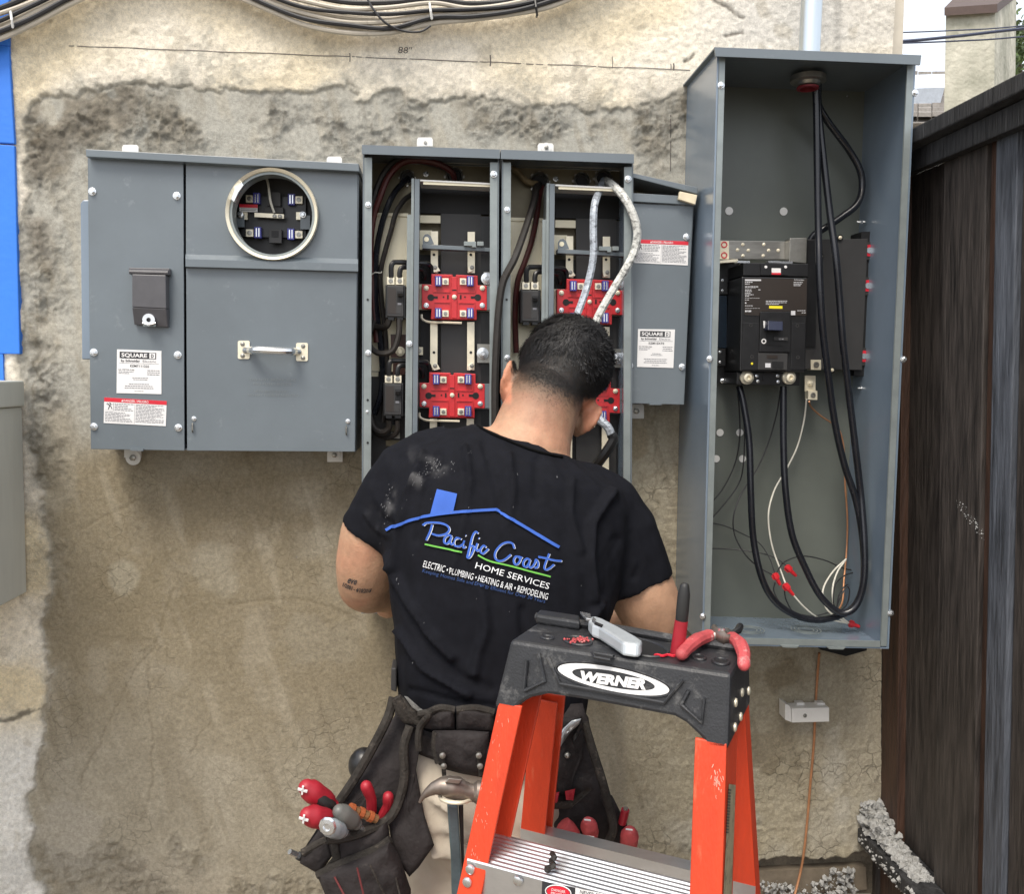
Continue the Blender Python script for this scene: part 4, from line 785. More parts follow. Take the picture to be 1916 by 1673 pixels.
bund([(1134, 337, .03), (1146, 345, .10), (1165, 365, .135), (1182, 395, .145), (1192, 430, .145), (1188, 465, .145), (1172, 500, .15), (1145, 545, .15), (1120, 590, .155), (1105, 630, .16), (1092, 660, .16)], .0080, M_WCAB, 'white cable with black smears bowing right over the right meter stack')
bund([(1105, 770, .13), (1122, 785, .14), (1138, 800, .145), (1145, 818, .145)], .0085, M_SCAB, 'silver cable stub below the man\'s right ear')
bund([(1144, 812, .146), (1148, 822, .148), (1138, 840, .148), (1125, 858, .14), (1112, 875, .12)], .0100, M_BLACK, 'black taped end of the cable below the man\'s ear')
# ============================================================ SMALL RIGHT BOX
rb = thing('side_box', 'narrow grey blank box with two stickers and a tilted top hood', 'electrical box', P(1228, 757, .05))
tray(rb, [(1182, 380), (1298, 384), (1279, 756), (1170, 754)], .104, .006, 2.5, M_GREY, M_GREY)
build(MB().prism([(1182, 379), (1297, 384), (1280, 757), (1168, 754)], .110, .1045), 'cover', M_GREY, rb, .001)
build(MB().prism([(1181, 360), (1303, 367), (1302, 383), (1181, 376)], .117, .1105), 'cover_lip', M_GREY, rb, .001)
mb = MB(); a_ = [P(1180, 322, .125), P(1306, 350, .125), P(1305, 362, .125), P(1180, 330, .125)]; mb.ext(a_, [Vector((p.x, -.006, p.z)) for p in a_]); build(mb, 'tilted_hood', M_GREY, rb, .001)
build(MB().prism([(1190, 345), (1290, 360), (1290, 372), (1190, 368)], .03, .012), 'hood_gap', M_TAN, rb)
build(MB().prism([(1272, 357), (1305, 364), (1301, 382), (1270, 372)], .128, .118), 'wood_wedge', mat('pale_wood_wedge', (.75, .66, .48), .7), rb, .001)
for x_, y_ in ((1284, 443), (1179, 684), (1276, 686)): screw(rb, x_, y_, .110, 6.5)
sticker(rb, (1190, 447), (1288, 451), (1287, 496), (1187, 491), .1102, 'danger', 'rbx', 'warning_sticker', 'red banded warning sticker')
sticker(rb, (1194, 615), (1263, 616), (1260, 688), (1192, 686), .1102, 'brand', 'EZM1EXTE', 'rating_sticker', 'white rating sticker')
tab(rb, 1176, 755, 1205, 783, (1190, 769, 13), .014); build(MB().rect(1215, 753, 1238, 757, .114, .1105), 'latch_lip', M_GREY, rb)
# ============================================================ TALL CABINET (right)
cb = thing('tall_cabinet', 'tall open grey electrical cabinet with a large black breaker, beside the dark fence', 'electrical cabinet', P(1500, 1212, .1))
YF = .205; TLc, TRc, BRc, BLc = (1342, 91), (1714, 106), (1663, 1214), (1313, 1207)
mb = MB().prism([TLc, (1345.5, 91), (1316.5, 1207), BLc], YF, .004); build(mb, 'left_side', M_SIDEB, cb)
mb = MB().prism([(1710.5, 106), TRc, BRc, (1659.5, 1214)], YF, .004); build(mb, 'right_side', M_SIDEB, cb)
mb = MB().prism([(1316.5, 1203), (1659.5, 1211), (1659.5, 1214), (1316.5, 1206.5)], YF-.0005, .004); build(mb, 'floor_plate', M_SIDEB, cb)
cs = [P(*p, YF) for p in ((1345, 91), (1711, 106), (1660, 1211), (1316, 1204))]
build(MB().ext([Vector((p.x, -.010, p.z)) for p in cs], [Vector((p.x, -.0045, p.z)) for p in cs]), 'back_panel', M_BACK, cb)
build(MB().prism([(1337, 87), (1724, 102), (1722, 120), (1339, 104)], .222, .218).prism([(1337, 87), (1724, 102), (1724, 105), (1337, 90)], .2178, .002), 'top_hood', M_GREY, cb)
build(MB().prism([(1346, 106), (1357, 107), (1328, 1203), (1317, 1203)], YF+.001, YF-.003), 'left_flange', M_GREYE, cb)
build(MB().prism([(1698, 121), (1710, 121), (1659, 1209), (1648, 1209)], YF+.001, YF-.003), 'right_flange', M_GREYE, cb)
build(MB().prism([(1328.5, 1193), (1647, 1200), (1647, 1211), (1328.5, 1204)], YF+.001, YF-.003), 'bottom_flange', M_GREYE, cb)
build(MB().prism([(1326, 140), (1334, 140), (1302, 1200), (1296, 1200)], .165, .155), 'side_rib', M_SIDEB, cb) if False else None
for x_, y_ in ((1349, 159), (1328, 671), (1315, 1153)): screw(cb, x_, y_, YF, 6.5)
for x_, y_ in ((1712, 173), (1690, 672), (1666, 1147)): screw(cb, x_, y_, YF, 6.5)
for x_, y_ in ((1478, 1207), (1565, 1210)): build(MB().prism([(x_-18, y_), (x_+18, y_+1), (x_+13, y_+6), (x_-13, y_+5)], YF+.003, YF-.0035), 'latch_tab', M_GREYE, cb, .0008)
for x_, y_, r in ((1364, 394, 7.5), (1466, 395, 7.5), (1347, 809, 7), (1384, 809, 7), (1340, 858, 7), (1389, 858, 7)): build(MB().lathe(P(x_, y_, .0105), [(r/m2px(.01), 0), (r/m2px(.01), .0012)], n=18), 'hole_plug', M_WHITEP, cb)
build(MB().lathe(P(1584, 180, .0105), [(2/m2px(.01), 0), (1.6/m2px(.01), .003)], n=8), 'rivet', M_STEEL, cb)
for x_, y_ in ((1610, 415), (1634, 409), (1612, 726)):
    a_ = P(x_-7, y_, .05); b_ = P(x_+8, y_, .05); build(MB().tube([a_, b_], .0022, 8).tube([P(x_-1, y_, .05), P(x_+3, y_, .05)], .0045, 6), 'stud', M_STEEL, cb)
# knockout rings on the floor plate
zf = P(1400, 1203, YF).z+.004
for kx in (1402, 1508):
    c = PL(kx, 1178, (0, 0, 1), P(kx, 1203, YF).z+.0035)
    for r in (.030, .023, .016): build(MB().lathe(c, [(r, -.001), (r+.0004, .0006), (r-.0012, .0006), (r-.0008, -.001)], axis=(0, 0, 1), n=40, cap=False), 'knockout_ring', M_GREYE, cb)
# conduit hub in the top
hc = P(1513, 128, .115); zt_c = P(1513, 106, YF).z
hc = Vector((hc.x, hc.y, zt_c-.004))
hub = build(MB().lathe(hc, [(.034, 0), (.034, -.010), (.025, -.012), (.022, -.018), (.017, -.020), (.016, 0)], axis=(0, 0, 1), n=28, cap=False), 'conduit_hub', M_DSTEEL, cb)
build(MB().lathe(hc, [(.021, -.0205), (.021, -.024), (.0155, -.025), (.0155, -.016)], axis=(0, 0, 1), n=20, cap=False), 'red_bushing', mat('dull_red_bushing', (.22, .02, .03), .5), cb)
cd_ = thing('riser_conduit', 'galvanised riser pipe entering the top of the tall cabinet', 'conduit', (hc.x, hc.y, hc.z))
build(MB().tube([Vector((hc.x, hc.y, hc.z+.035)), Vector((hc.x, hc.y, 4.0))], .0205, 24), 'pipe', mat('galvanised_pipe', (.55, .60, .63), .3, .9, .12, 8, stretch=(3, 3, .2)), cd_)
# neutral bar + breaker
nb = build(MB().prism([(1342, 449), (1478, 451), (1478, 485), (1341, 484)], .060, .050), 'neutral_bar', mat('brushed_bar', (.42, .40, .36), .28, .9, .3, 8, stretch=(1, 1, 6)), cb, .0008)
for x_, y_ in ((1390, 457), (1429, 457), (1380, 467), (1400, 468), (1438, 468), (1456, 468), (1472, 468), (1390, 478), (1428, 478)): screw(cb, x_, y_, .060, 3.3, me=SCREWT)
pk = build(MB().rect(1343, 450, 1364, 484, .064, .0605), 'end_pad', M_GALV, cb)
for y_ in (457, 477): build(MB().lathe(P(1355, y_, .0645), [(6/m2px(.06), 0), (6/m2px(.06), .0006), (4/m2px(.06), .0006), (4/m2px(.06), 0)], n=18, closed=True), 'red_mark', M_INKR, pk)
build(MB().prism([(1478, 445), (1510, 444), (1509, 492), (1477, 489)], .085, .060), 'bar_bracket', M_DSTEEL, cb, .001)
build(MB().prism([(1340, 487), (1380, 484), (1382, 489), (1340, 492)], .075, .05), 'link_strap', M_TIN, cb)
for x0, x1, y_ in ((1380, 1403, 487), (1438, 1460, 487), (1460, 1483, 488)): build(MB().rect(x0, y_, x1, y_+4, .12, .10), 'line_clip', M_STEEL, cb)
build(MB().prism([(1338, 486), (1388, 490), (1380, 720), (1332, 716)], .030, .012), 'rear_base', M_BLACK, cb)
for y0, y1 in ((518, 550), (652, 684)):
    build(MB().rect(1338 if y0 < 600 else 1333, y0, 1362 if y0 < 600 else 1358, y1, .045, .031), 'side_module', M_BLACK, cb, .001)
    for dx, dy in ((3, 15), (14, 6), (14, 25)): screw(cb, (1338 if y0 < 600 else 1333)+dx, y0+dy, .045, 2.6)
build(MB().rect(1334, 552, 1360, 650, .042, .031), 'side_window', mat('dark_blue_window', (.01, .02, .035), .15), cb)
mbk = build(MB().prism([(1388, 517), (1511, 519), (1507, 696), (1384, 694)], .128, .013), 'main_breaker', M_BLACK, cb, .002)
build(MB().prism([(1391, 491), (1513, 493), (1512, 517), (1391, 515)], .122, .03), 'line_shield', M_BLACK, cb, .001)
build(MB().prism([(1423, 493.5), (1474, 494), (1474, 514), (1423, 514)], .1245, .1222), 'line_lid', M_BLACK, cb)
for x_ in (1433, 1470): build(MB().lathe(P(x_, 499, .1246), [(3/m2px(.12), 0), (2.4/m2px(.12), .001)], n=10), 'white_dot', M_WHITE, cb)
lb = build(MB().rect(1444, 501, 1461, 513, .1256, .1248), 'inspection_tag', M_WHITE, cb); build(MB().rect(1444, 509.5, 1461, 513, .1262, .1258), 'tag_band', M_INKR, lb)
face = build(MB().prism([(1393, 520), (1510, 522), (1509, 590), (1480, 590), (1480, 582), (1423, 582), (1423, 590), (1393, 589)], .1292, .1282), 'label_plate', M_BROWNP, cb)
F2 = lambda a_, b_: P(a_, b_, .1297)
M_PRT = mat('white_print', (.62, .62, .64), .5)
rr = random.Random(3); mb = MB()
def tiny(mb, x0, x1, y_, h_):
    u_ = x0
    while u_ < x1-1:
        w = rr.uniform(1.6, 4.5); mb.add([F2(u_, y_), F2(min(x1, u_+w), y_), F2(min(x1, u_+w), y_+h_), F2(u_, y_+h_)], [(0, 1, 2, 3)]); u_ += w+.9
for y_, x1, h_ in ((526.5, 1408, 1.6), (530, 1404, 1.4), (535, 1420, 1.6), (537.8, 1415, .5), (541, 1406, 1.3), (544, 1407, 1.3), (547, 1404, 1.3), (550, 1410, 1.3), (553, 1402, 1.3), (557, 1423, .6), (560, 1403, 1.2), (565, 1398, 2.4), (571, 1409, 1.0), (576, 1422, .5), (580, 1407, 3.0)): tiny(mb, 1394, x1, y_, h_)
mb.add([F2(1394, 521.8), F2(1424, 522), F2(1424, 525), F2(1394, 525)], [(0, 1, 2, 3)])
for y_, x0, x1 in ((562, 1433, 1473), (565, 1433, 1472), (568, 1433, 1458), (527, 1485, 1502), (530, 1485, 1500), (533, 1485, 1499), (541, 1419, 1423), (580, 1492, 1507), (584, 1500, 1508)): tiny(mb, x0, x1, y_, 1.2)
build(mb, 'fine_print', M_PRT, face)
text_on(F2, 'Schneider', (1486, 524), (1505, 524.5), 2.8, face, M_PRT, 'lettering')
build(MB().add([F2(1439, 571.5), F2(1464, 572), F2(1464, 577), F2(1439, 576.5)], [(0, 1, 2, 3)]), 'yellow_sticker', M_YEL, face)
build(MB().add([F2(1480, 581), F2(1488, 581), F2(1488, 589), F2(1480, 589)], [(0, 1, 2, 3)]), 'white_square', M_PRT, face)
for x0, x1 in ((1390, 1421), (1482, 1507)): build(MB().prism([(x0, 603), (x1, 604), (x1-1, 692), (x0-2, 691)], .1296, .1283), 'cover_plate', M_BLACK, cb, .0006)
hw = build(MB().prism([(1423, 583), (1480, 583), (1479, 659), (1421, 658)], .134, .1283), 'handle_housing', M_BLACK, cb, .001)
build(MB().prism([(1436, 595), (1465, 595), (1465, 646), (1434, 645)], .1350, .1342), 'handle_slot', M_BLACKD, hw)
mb = MB(); q = [P(1437, 600, .150), P(1465, 601, .150), P(1465, 618, .156), P(1437, 617, .156)]; mb.ext(q, [Vector((p.x, -.1352, p.z)) for p in q]); build(mb, 'toggle', mat('dark_blue_toggle', (.015, .02, .045), .3), hw, .001)
build(MB().rect(1448, 630, 1474, 636, .1375, .1352), 'rating_plate', M_CHAR, hw)
H2 = lambda a_, b_: P(a_, b_, .1348)
build(MB().add([H2(1428, 600), H2(1431.5, 600), H2(1432, 613), H2(1429, 613)], [(0, 1, 2, 3)]), 'on_mark', M_WHITE, hw)
build(MB().lathe(P(1429, 638, .1343), [(4.8/m2px(.13), 0), (4.8/m2px(.13), .0006), (2.8/m2px(.13), .0006), (2.8/m2px(.13), 0)], n=20, closed=True), 'off_mark', M_WHITE, hw)
text_on(lambda a_, b_: P(a_, b_, .138), '225 A', (1457, 635), (1466, 635.4), 3, hw, M_PRT, 'rating')
build(MB().prism([(1419, 660), (1474, 661), (1473, 692), (1418, 691)], .1325, .1283), 'lower_module', M_CHAR, cb, .0008)
for x0, y0, x1, y1, m in ((1435, 664, 1455, 670, M_BROWNP), (1432, 679, 1442, 687, M_PRT), (1445, 676, 1466, 689, M_BLACKD)): build(MB().rect(x0, y0, x1, y1, .1334, .1326), 'inset', m, cb)
build(MB().lathe(P(1407, 680, .13), [(2.4/m2px(.13), 0), (2/m2px(.13), .001)], n=10), 'indicator_dot', M_YEL, cb)
for x_, y_ in ((1405, 608), (1492, 609), (1407, 667), (1493, 668)): build(MB().lathe(P(x_, y_, .1297), [(3.4/m2px(.13), 0), (3.4/m2px(.13), .0006), (2.2/m2px(.13), .0006), (2.2/m2px(.13), 0)], n=14, closed=True), 'cover_screw', M_CHAR, cb)
build(MB().prism([(1379, 696), (1497, 697), (1496, 721), (1378, 719)], .110, .03), 'load_base', M_BLACK, cb, .001)
for x_ in (1396, 1475):
    c = P(x_, 706, .1105); s1 = 1/m2px(.11); build(MB().lathe(c, [(13*s1, 0), (13*s1, .006), (10*s1, .008), (8*s1, .013), (4*s1, .014), (3.4*s1, .010), (0.5*s1, .010)], n=26), 'load_lug', M_TIN, cb)
build(MB().lathe(P(1437, 705, .1105), [(12*s1, .0004), (12*s1, .001)], n=24), 'load_recess', M_BLACKD, cb)
for x_, y_ in ((1416, 703), (1418, 713), (1455, 703), (1456, 714)): screw(cb, x_, y_, .1105, 3.3)
screw(cb, 1352, 712, .03, 5)
# barrier, right modules
build(MB().prism([(1511, 447), (1624, 446), (1613, 692), (1504, 690)], .070, .066), 'barrier_plate', M_CHAR, cb, .0008)
build(MB().prism([(1511, 449), (1530, 449), (1526, 648), (1508, 648)], .0735, .0705), 'barrier_fold', M_BLACK, cb)
for x_, y_ in ((1536, 479), (1536, 546), (1572, 444), (1557, 692)): build(MB().lathe(P(x_, y_, .072), [(6/m2px(.07), 0), (6/m2px(.07), .001)], n=14), 'grommet', M_BLACK, cb); screw(cb, x_, y_, .073, 3.6, me=SCREWT)
build(MB().prism([(1612, 433), (1639, 432), (1625, 704), (1598, 702)], .060, .012), 'side_opening', M_BLACKD, cb)
for x_, y_ in ((1627, 468), (1624, 534), (1617, 666)):
    o_ = build(MB().rect(x_-8, y_-16, x_+8, y_+17, .064, .0605), 'side_pad', M_CHAR, cb); c = P(x_-1, y_, .0642)
    build(MB().lathe(c, [(11/m2px(.06), 0), (11/m2px(.06), .001)], n=20), 'red_disc', M_INKR, o_); build(MB().lathe(c, [(5.5/m2px(.06), .0012), (5.5/m2px(.06), .002)], n=16), 'disc_centre', M_STEEL, o_)
gp = build(MB().rect(1507, 651, 1534, 684, .050, .040), 'ground_plate', M_DSTEEL, cb)
for x_, y_ in ((1511, 658), (1529, 658), (1511, 678)): screw(cb, x_, y_, .0505, 3)
lug(cb, 1527, 682, .072, 19, .02, M_TIN, True, 'ground_lug')
build(MB().rect(1506, 702, 1526, 732, .055, .052), 'lug_strap', M_TIN, cb); screw(cb, 1516, 717, .0555, 6, me=SCREWT); lug(cb, 1521, 739, .070, 17, .018, M_TIN, True, 'ground_lug')
build(MB().prism([(1548, 1211), (1622, 1213), (1622, 1217), (1583, 1228), (1536, 1216)], .10, .02), 'bottom_bushing_box', M_BLACK, cb)
# heavy cables of the cabinet
CC = 'heavy black conductors in the tall cabinet'
RC = .0070
cable('conductor', [(1523, 142, .11), (1527, 180, .10), (1529, 300, .10), (1531, 420, .11), (1533, 500, .13), (1538, 600, .13), (1548, 690, .12), (1562, 790, .11), (1580, 870, .11), (1600, 930, .11), (1612, 990, .11), (1617, 1050, .12), (1614, 1100, .12), (1598, 1135, .12), (1570, 1152, .12), (1530, 1160, .12), (1490, 1152, .12), (1450, 1125, .12), (1425, 1080, .12), (1410, 1010, .11), (1405, 930, .11), (1402, 830, .10), (1392, 760, .09), (1383, 722, .08)], RC, M_CBLK, 'conductor looping along the floor up to the breaker\'s left lug', group=CC, n=12)
cable('conductor', [(1531, 142, .11), (1531, 200, .09), (1540, 290, .09), (1553, 400, .10), (1564, 480, .12), (1571, 560, .12), (1577, 640, .12), (1590, 750, .11), (1602, 850, .11), (1611, 930, .11), (1617, 1010, .13), (1617, 1080, .14), (1606, 1125, .14), (1588, 1145, .14), (1565, 1143, .135), (1535, 1115, .13), (1508, 1065, .12), (1482, 1000, .115), (1470, 920, .11), (1466, 830, .10), (1466, 722, .09)], RC, M_CBLK, 'conductor running down the middle and back up to the breaker\'s right lug', group=CC, n=12)
cable('conductor', [(1527, 142, .11), (1530, 190, .08), (1548, 225, .07), (1585, 275, .06), (1608, 315, .06), (1613, 350, .06), (1603, 382, .07), (1575, 405, .07), (1545, 425, .07), (1522, 440, .065), (1512, 458, .06)], RC, M_CBLK, 'conductor bowing right near the cabinet top to the neutral bar', group=CC, n=12)
CT = 'thin wires in the tall cabinet'
def thin(pts, label, m=M_CBUND, r=.0014): return cable('control_wire', pts, r, m, label, group=CT, n=6, k=5)
def C6(x, y, Y): return (1216+.4184*x, 550+.4184*y, Y)
thin([C6(390, 420, .06), C6(400, 520, .05), C6(402, 640, .04), C6(380, 760, .03), C6(320, 880, .03), C6(240, 965, .03)], 'thin black wire leaving the cabinet left at mid height, upper of the pair')
thin([C6(405, 430, .06), C6(420, 560, .05), C6(422, 700, .04), C6(405, 830, .03), C6(340, 930, .03), C6(240, 1045, .03)], 'thin black wire leaving the cabinet left at mid height, lower of the pair')
thin([C6(582, 430, .06), C6(570, 520, .05), C6(535, 650, .04), C6(480, 780, .04), C6(410, 890, .05), C6(375, 990, .06), C6(380, 1080, .06), C6(430, 1170, .07), C6(500, 1230, .08), C6(570, 1265, .09)], 'thin black wire curving left then down to the middle red connector')
thin([C6(245, 1020, .03), C6(330, 1035, .03), C6(420, 1075, .04), C6(490, 1115, .05), C6(535, 1180, .07), C6(560, 1250, .09)], 'thin black wire entering from the left above the straight one')
thin([C6(245, 1138, .03), C6(350, 1140, .03), C6(480, 1155, .05), C6(560, 1180, .06), C6(612, 1215, .07)], 'thin straight black wire from the left to the upper red connector')
thin([C6(565, 1250, .08), C6(600, 1200, .06), C6(680, 1172, .05), C6(780, 1190, .04), C6(860, 1225, .04), C6(930, 1240, .04)], 'thin black wire arching right from the red connectors')
thin([C6(930, 1240, .04), C6(870, 1260, .06), C6(830, 1300, .08), C6(820, 1370, .10), C6(830, 1410, .10)], 'thin black wire turning back down at the lower right')
thin([C6(560, 1290, .09), C6(555, 1330, .09), C6(590, 1390, .09), C6(650, 1425, .09), C6(730, 1440, .09), C6(800, 1425, .09)], 'thin black wire drooping from the middle connector')
thin([C6(600, 1310, .09), C6(610, 1370, .09), C6(650, 1430, .08), C6(720, 1442, .08)], 'thin black wire drooping from the lowest connector')
thin([C6(835, 1400, .11), C6(850, 1360, .11), C6(880, 1310, .10), C6(893, 1330, .10), C6(880, 1390, .10), C6(845, 1420, .10)], 'small black coil at the lower right of the cabinet')
thin([C6(835, 1410, .12), C6(845, 1350, .12), C6(868, 1310, .12), C6(885, 1300, .11)], 'short black tail inside the small coil')
thin([C6(700, 470, .07), C6(690, 560, .05), C6(660, 680, .04), C6(612, 780, .04), C6(560, 870, .05), C6(533, 960, .06), C6(532, 1040, .06), C6(550, 1140, .06), C6(590, 1250, .07), C6(612, 1310, .09)], 'long white wire from the ground lug to the lowest red connector', M_CWHT, .0018)
thin([C6(640, 1345, .09), C6(690, 1400, .09), C6(750, 1445, .09), C6(830, 1462, .09), C6(890, 1475, .09)], 'white wire along the floor to the right red connector', M_CWHT, .0018)
thin([C6(878, 1185, .05), C6(820, 1240, .06), C6(778, 1310, .08), C6(775, 1370, .09), C6(800, 1420, .10), C6(860, 1460, .10), C6(895, 1472, .10)], 'white loop at the lower right, outer of the two', M_CWHT, .0018)
thin([C6(875, 1190, .05), C6(840, 1240, .06), C6(818, 1310, .08), C6(820, 1380, .09), C6(840, 1430, .10), C6(885, 1468, .10)], 'white loop at the lower right, inner of the two', M_CWHT, .0018)
thin([C6(712, 480, .07), C6(722, 505, .05), C6(765, 545, .04), C6(815, 578, .03), C6(850, 615, .03), C6(868, 700, .03), C6(873, 850, .03), C6(883, 1000, .03), C6(880, 1140, .03), C6(868, 1280, .05), C6(862, 1370, .08), C6(840, 1420, .10)], 'bare copper wire running down the cabinet back', M_COPPER, .0019)
def nut(a, b, Y0, label):
    a_, b_ = P(a[0], a[1], Y0), P(b[0], b[1], Y0+.004); d = b_-a_
    mb = MB().tube([a_, a_+d*.25, a_+d*.45, a_+d*.5, a_+d*.9, b_], [.0052, .0060, .0058, .0044, .0036, .0026], 10)
    for s in (-1, 1):
        w = d.cross(Vector((0, 1, 0))).normalized()*s*.0075; mb.ext([a_+d*.08+w*.6, a_+d*.1+w, a_+d*.4+w, a_+d*.5+w*.5], [q_+Vector((0, .003, 0)) for q_ in (a_+d*.08+w*.6, a_+d*.1+w, a_+d*.4+w, a_+d*.5+w*.5)])
    build(mb, 'wire_connector', M_REDT, label=label, cat='wire connector', group='red wire connectors in the tall cabinet')
nut(C6(608, 1217, 0)[:2], C6(655, 1262, 0)[:2], .085, 'uppermost red wire connector hanging in the cabinet')
nut(C6(556, 1250, 0)[:2], C6(583, 1302, 0)[:2], .095, 'middle red wire connector, left of the other two hanging ones')
nut(C6(600, 1298, 0)[:2], C6(643, 1348, 0)[:2], .10, 'lowest hanging red wire connector with a white wire out of its tip')
nut(C6(890, 1472, 0)[:2], C6(938, 1488, 0)[:2], .10, 'red wire connector lying on the cabinet floor at the right')
# ============================================================ ITEMS BELOW THE CABINET
gw = cable('ground_wire', [(1533, 1222, .03), (1530, 1260, .008), (1526, 1320, .008), (1523, 1390, .006), (1516, 1470, .006), (1512, 1520, .006), (1505, 1590, .010), (1496, 1640, .012), (1480, 1700, .03)], .0028, M_COPPER, 'bare copper ground wire running down the plaster below the cabinet', 'wire')
wp = thing('cover_plate_box', 'small white plastic cover clipped over the copper wire on the plaster', 'cover', P(1510, 1352, .02))
build(MB().prism([(1482, 1326), (1552, 1324), (1552, 1351), (1482, 1353)], .045, .010), 'cover', M_WHITEP, wp, .002)
build(MB().prism([(1469, 1317), (1476, 1319), (1481, 1327), (1481, 1352), (1469, 1347)], .044, .009), 'end_wing', M_WHITEP, wp, .001)
for x_ in (1500, 1538): build(MB().rect(x_-9, 1315, x_+6, 1324, .028, .012), 'clip_tab', M_WHITEP, wp, .001)
screw(wp, 1506, 1339, .045, 4, me=SCREWD)
# ============================================================ CABLE BUNDLE ACROSS THE TOP
CBG = 'cables draped across the wall top'
names = ['topmost', 'second', 'third', 'fourth', 'fifth', 'sixth', 'lowest']
rr = random.Random(12)
spec = [(-22, .0052, M_CBUND, 'topmost black cable of the draped bundle'), (-8, .0045, M_CGREY, 'upper beige cable of the draped bundle, under the topmost black one'), (4, .0042, M_CBUND, 'black cable in the middle of the draped bundle'),
        (11, .0056, M_CGREY, 'thick beige cable through the middle of the draped bundle'), (20, .0048, M_CGREY, 'beige cable just above the lowest pair of the bundle'), (27, .0044, M_CBUND, 'thin black cable between the lower beige ones'), (32, .0058, M_CGREY, 'thick beige cable near the bottom of the draped bundle'), (41, .0050, M_CGREY, 'lowest beige brown cable of the draped bundle')]
for i, (dy, r, m, lb_) in enumerate(spec):
    w = [rr.uniform(-3, 3) for _ in range(14)]
    s1 = .82+.05*rr.random()
    pts = [(-80, 58+dy*.9+w[0], .030), (-10, 38+dy*.95+w[1], .034), (60, 8+dy*.9+w[2], .036), (140, -30+dy*.8+w[3], .036), (240, -68+dy*.7, .034), (340, -70+dy*.7, .032), (430, -42+dy*.7+w[4], .03), (500, -12+dy*.72+w[5], .034), (570, 8+dy*.85+w[6], .036), (650, 21+dy*.9+w[7], .038), (730, 23+dy*.95+w[8], .038), (810, 13+dy*.75+w[9], .036), (880, 15+dy*.45+w[10], .036), (960, 8+dy*.45+w[11], .036), (1030, -10+dy*.45+w[12], .034), (1100, -38+dy*.4, .032), (1200, -90, .03)]
    pts = [(a_, b_, c_+(i % 3)*.007-.004) for a_, b_, c_ in pts]
    cable('draped_cable', pts, r, m, lb_, group=CBG, n=8)
cable('loose_wire', [(686, -6, .05), (700, 18, .055), (722, 42, .055), (752, 56, .05), (785, 58, .05), (806, 47, .05)], .0022, M_CBUND, 'thin dark wire hanging loose below the draped bundle')
for x_, y0, y1, m, lb_ in ((1003, -6, 30, M_BLACK, 'black tie round the right end of the bundle'), (806, 4, 36, M_WHITEP, 'white tie round the middle of the bundle'), (22, 20, 52, M_WHITEP, 'white tie round the left end of the bundle')):
    build(MB().tube([P(x_-2, y0, .03), P(x_-2, y0+2, .056), P(x_, (y0+y1)/2, .060), P(x_+2, y1-3, .056), P(x_+1, y1, .03)], .0024, 6), 'cable_tie', m, label=lb_, cat='cable tie', group='ties round the draped bundle')
# ============================================================ PERSON
def evalmesh(verts, faces, voxel, smooth_it=6, fac=.5):
    me = bpy.data.meshes.new('tmp'); me.from_pydata([tuple(v) for v in verts], [], faces); b = bmesh.new(); b.from_mesh(me); bmesh.ops.recalc_face_normals(b, faces=b.faces); b.to_mesh(me); b.free()
    o = bpy.data.objects.new('tmp', me); COL.objects.link(o); m = o.modifiers.new('r', 'REMESH'); m.mode = 'VOXEL'; m.voxel_size = voxel
    if smooth_it: m2 = o.modifiers.new('s', 'SMOOTH'); m2.iterations = smooth_it; m2.factor = fac
    dg = bpy.context.evaluated_depsgraph_get(); dg.update(); r = bpy.data.meshes.new_from_object(o.evaluated_get(dg)); bpy.data.objects.remove(o); bpy.data.meshes.remove(me)
    co = np.empty(len(r.vertices)*3); r.vertices.foreach_get('co', co); co = co.reshape(-1, 3); nn = np.empty(len(r.vertices)*3); r.vertices.foreach_get('normal', nn); nn = nn.reshape(-1, 3)
    return r, co, nn
def ell(c, ax, ay, az=None, n=24, p=2.3):   # superellipse ring: centre, half-axis vectors
    out = []
    for k in range(n):
        a = 2*PI*k/n; ca, sa = math.cos(a), math.sin(a); out.append(c+ax*(math.copysign(abs(ca)**(2/p), ca))+ay*(math.copysign(abs(sa)**(2/p), sa)))
    return out
def bodyring(L, R, Y, b, shrink=0, p=2.3, back=0):
    a = P(L[0], L[1], Y); c = P(R[0], R[1], Y); m = (a+c)/2; ax = (c-a)/2; ax = ax*(1-shrink/ax.length); axn = ax.normalized(); ay = Vector((0, -1, 0)); ay = (ay-axn*ay.dot(axn)).normalized()*(b-shrink)
    return ell(m, ax, ay, p=p)
TORSO = [((884, 792), (1058, 848), .475, .060), ((846, 803), (1096, 872), .475, .078), ((800, 817), (1132, 892), .48, .095), ((752, 836), (1164, 915), .485, .108), ((722, 870), (1182, 950), .49, .118), ((708, 930), (1180, 1006), .50, .128), ((713, 1010), (1163, 1072), .515, .130), ((728, 1085), (1145, 1128), .53, .126), ((738, 1160), (1118, 1190), .545, .120), ((742, 1235), (1102, 1250), .555, .118), ((744, 1300), (1096, 1322), .56, .122)]
def limb(mb, pts, n=16, flat=1): # [(px,py,Y,r)] smooth
    q = catmull([P(a, b, c) for a, b, c, r in pts], 4); rs = []
    for i in range(len(pts)-1):
        for j in range(4): rs.append(lin(pts[i][3], pts[i+1][3], (lambda t: t*t*(3-2*t))(j/4)))
    rs.append(pts[-1][3]); mb.tube(q, rs, n, round_=True, flat=flat); return mb
LA = [(790, 895, .47, .045), (742, 935, .47, .055), (708, 990, .465, .057), (690, 1050, .455, .0525), (681, 1090, .435, .043), (690, 1102, .38, .041), (706, 1108, .30, .036), (722, 1116, .22, .029), (735, 1122, .185, .025)]
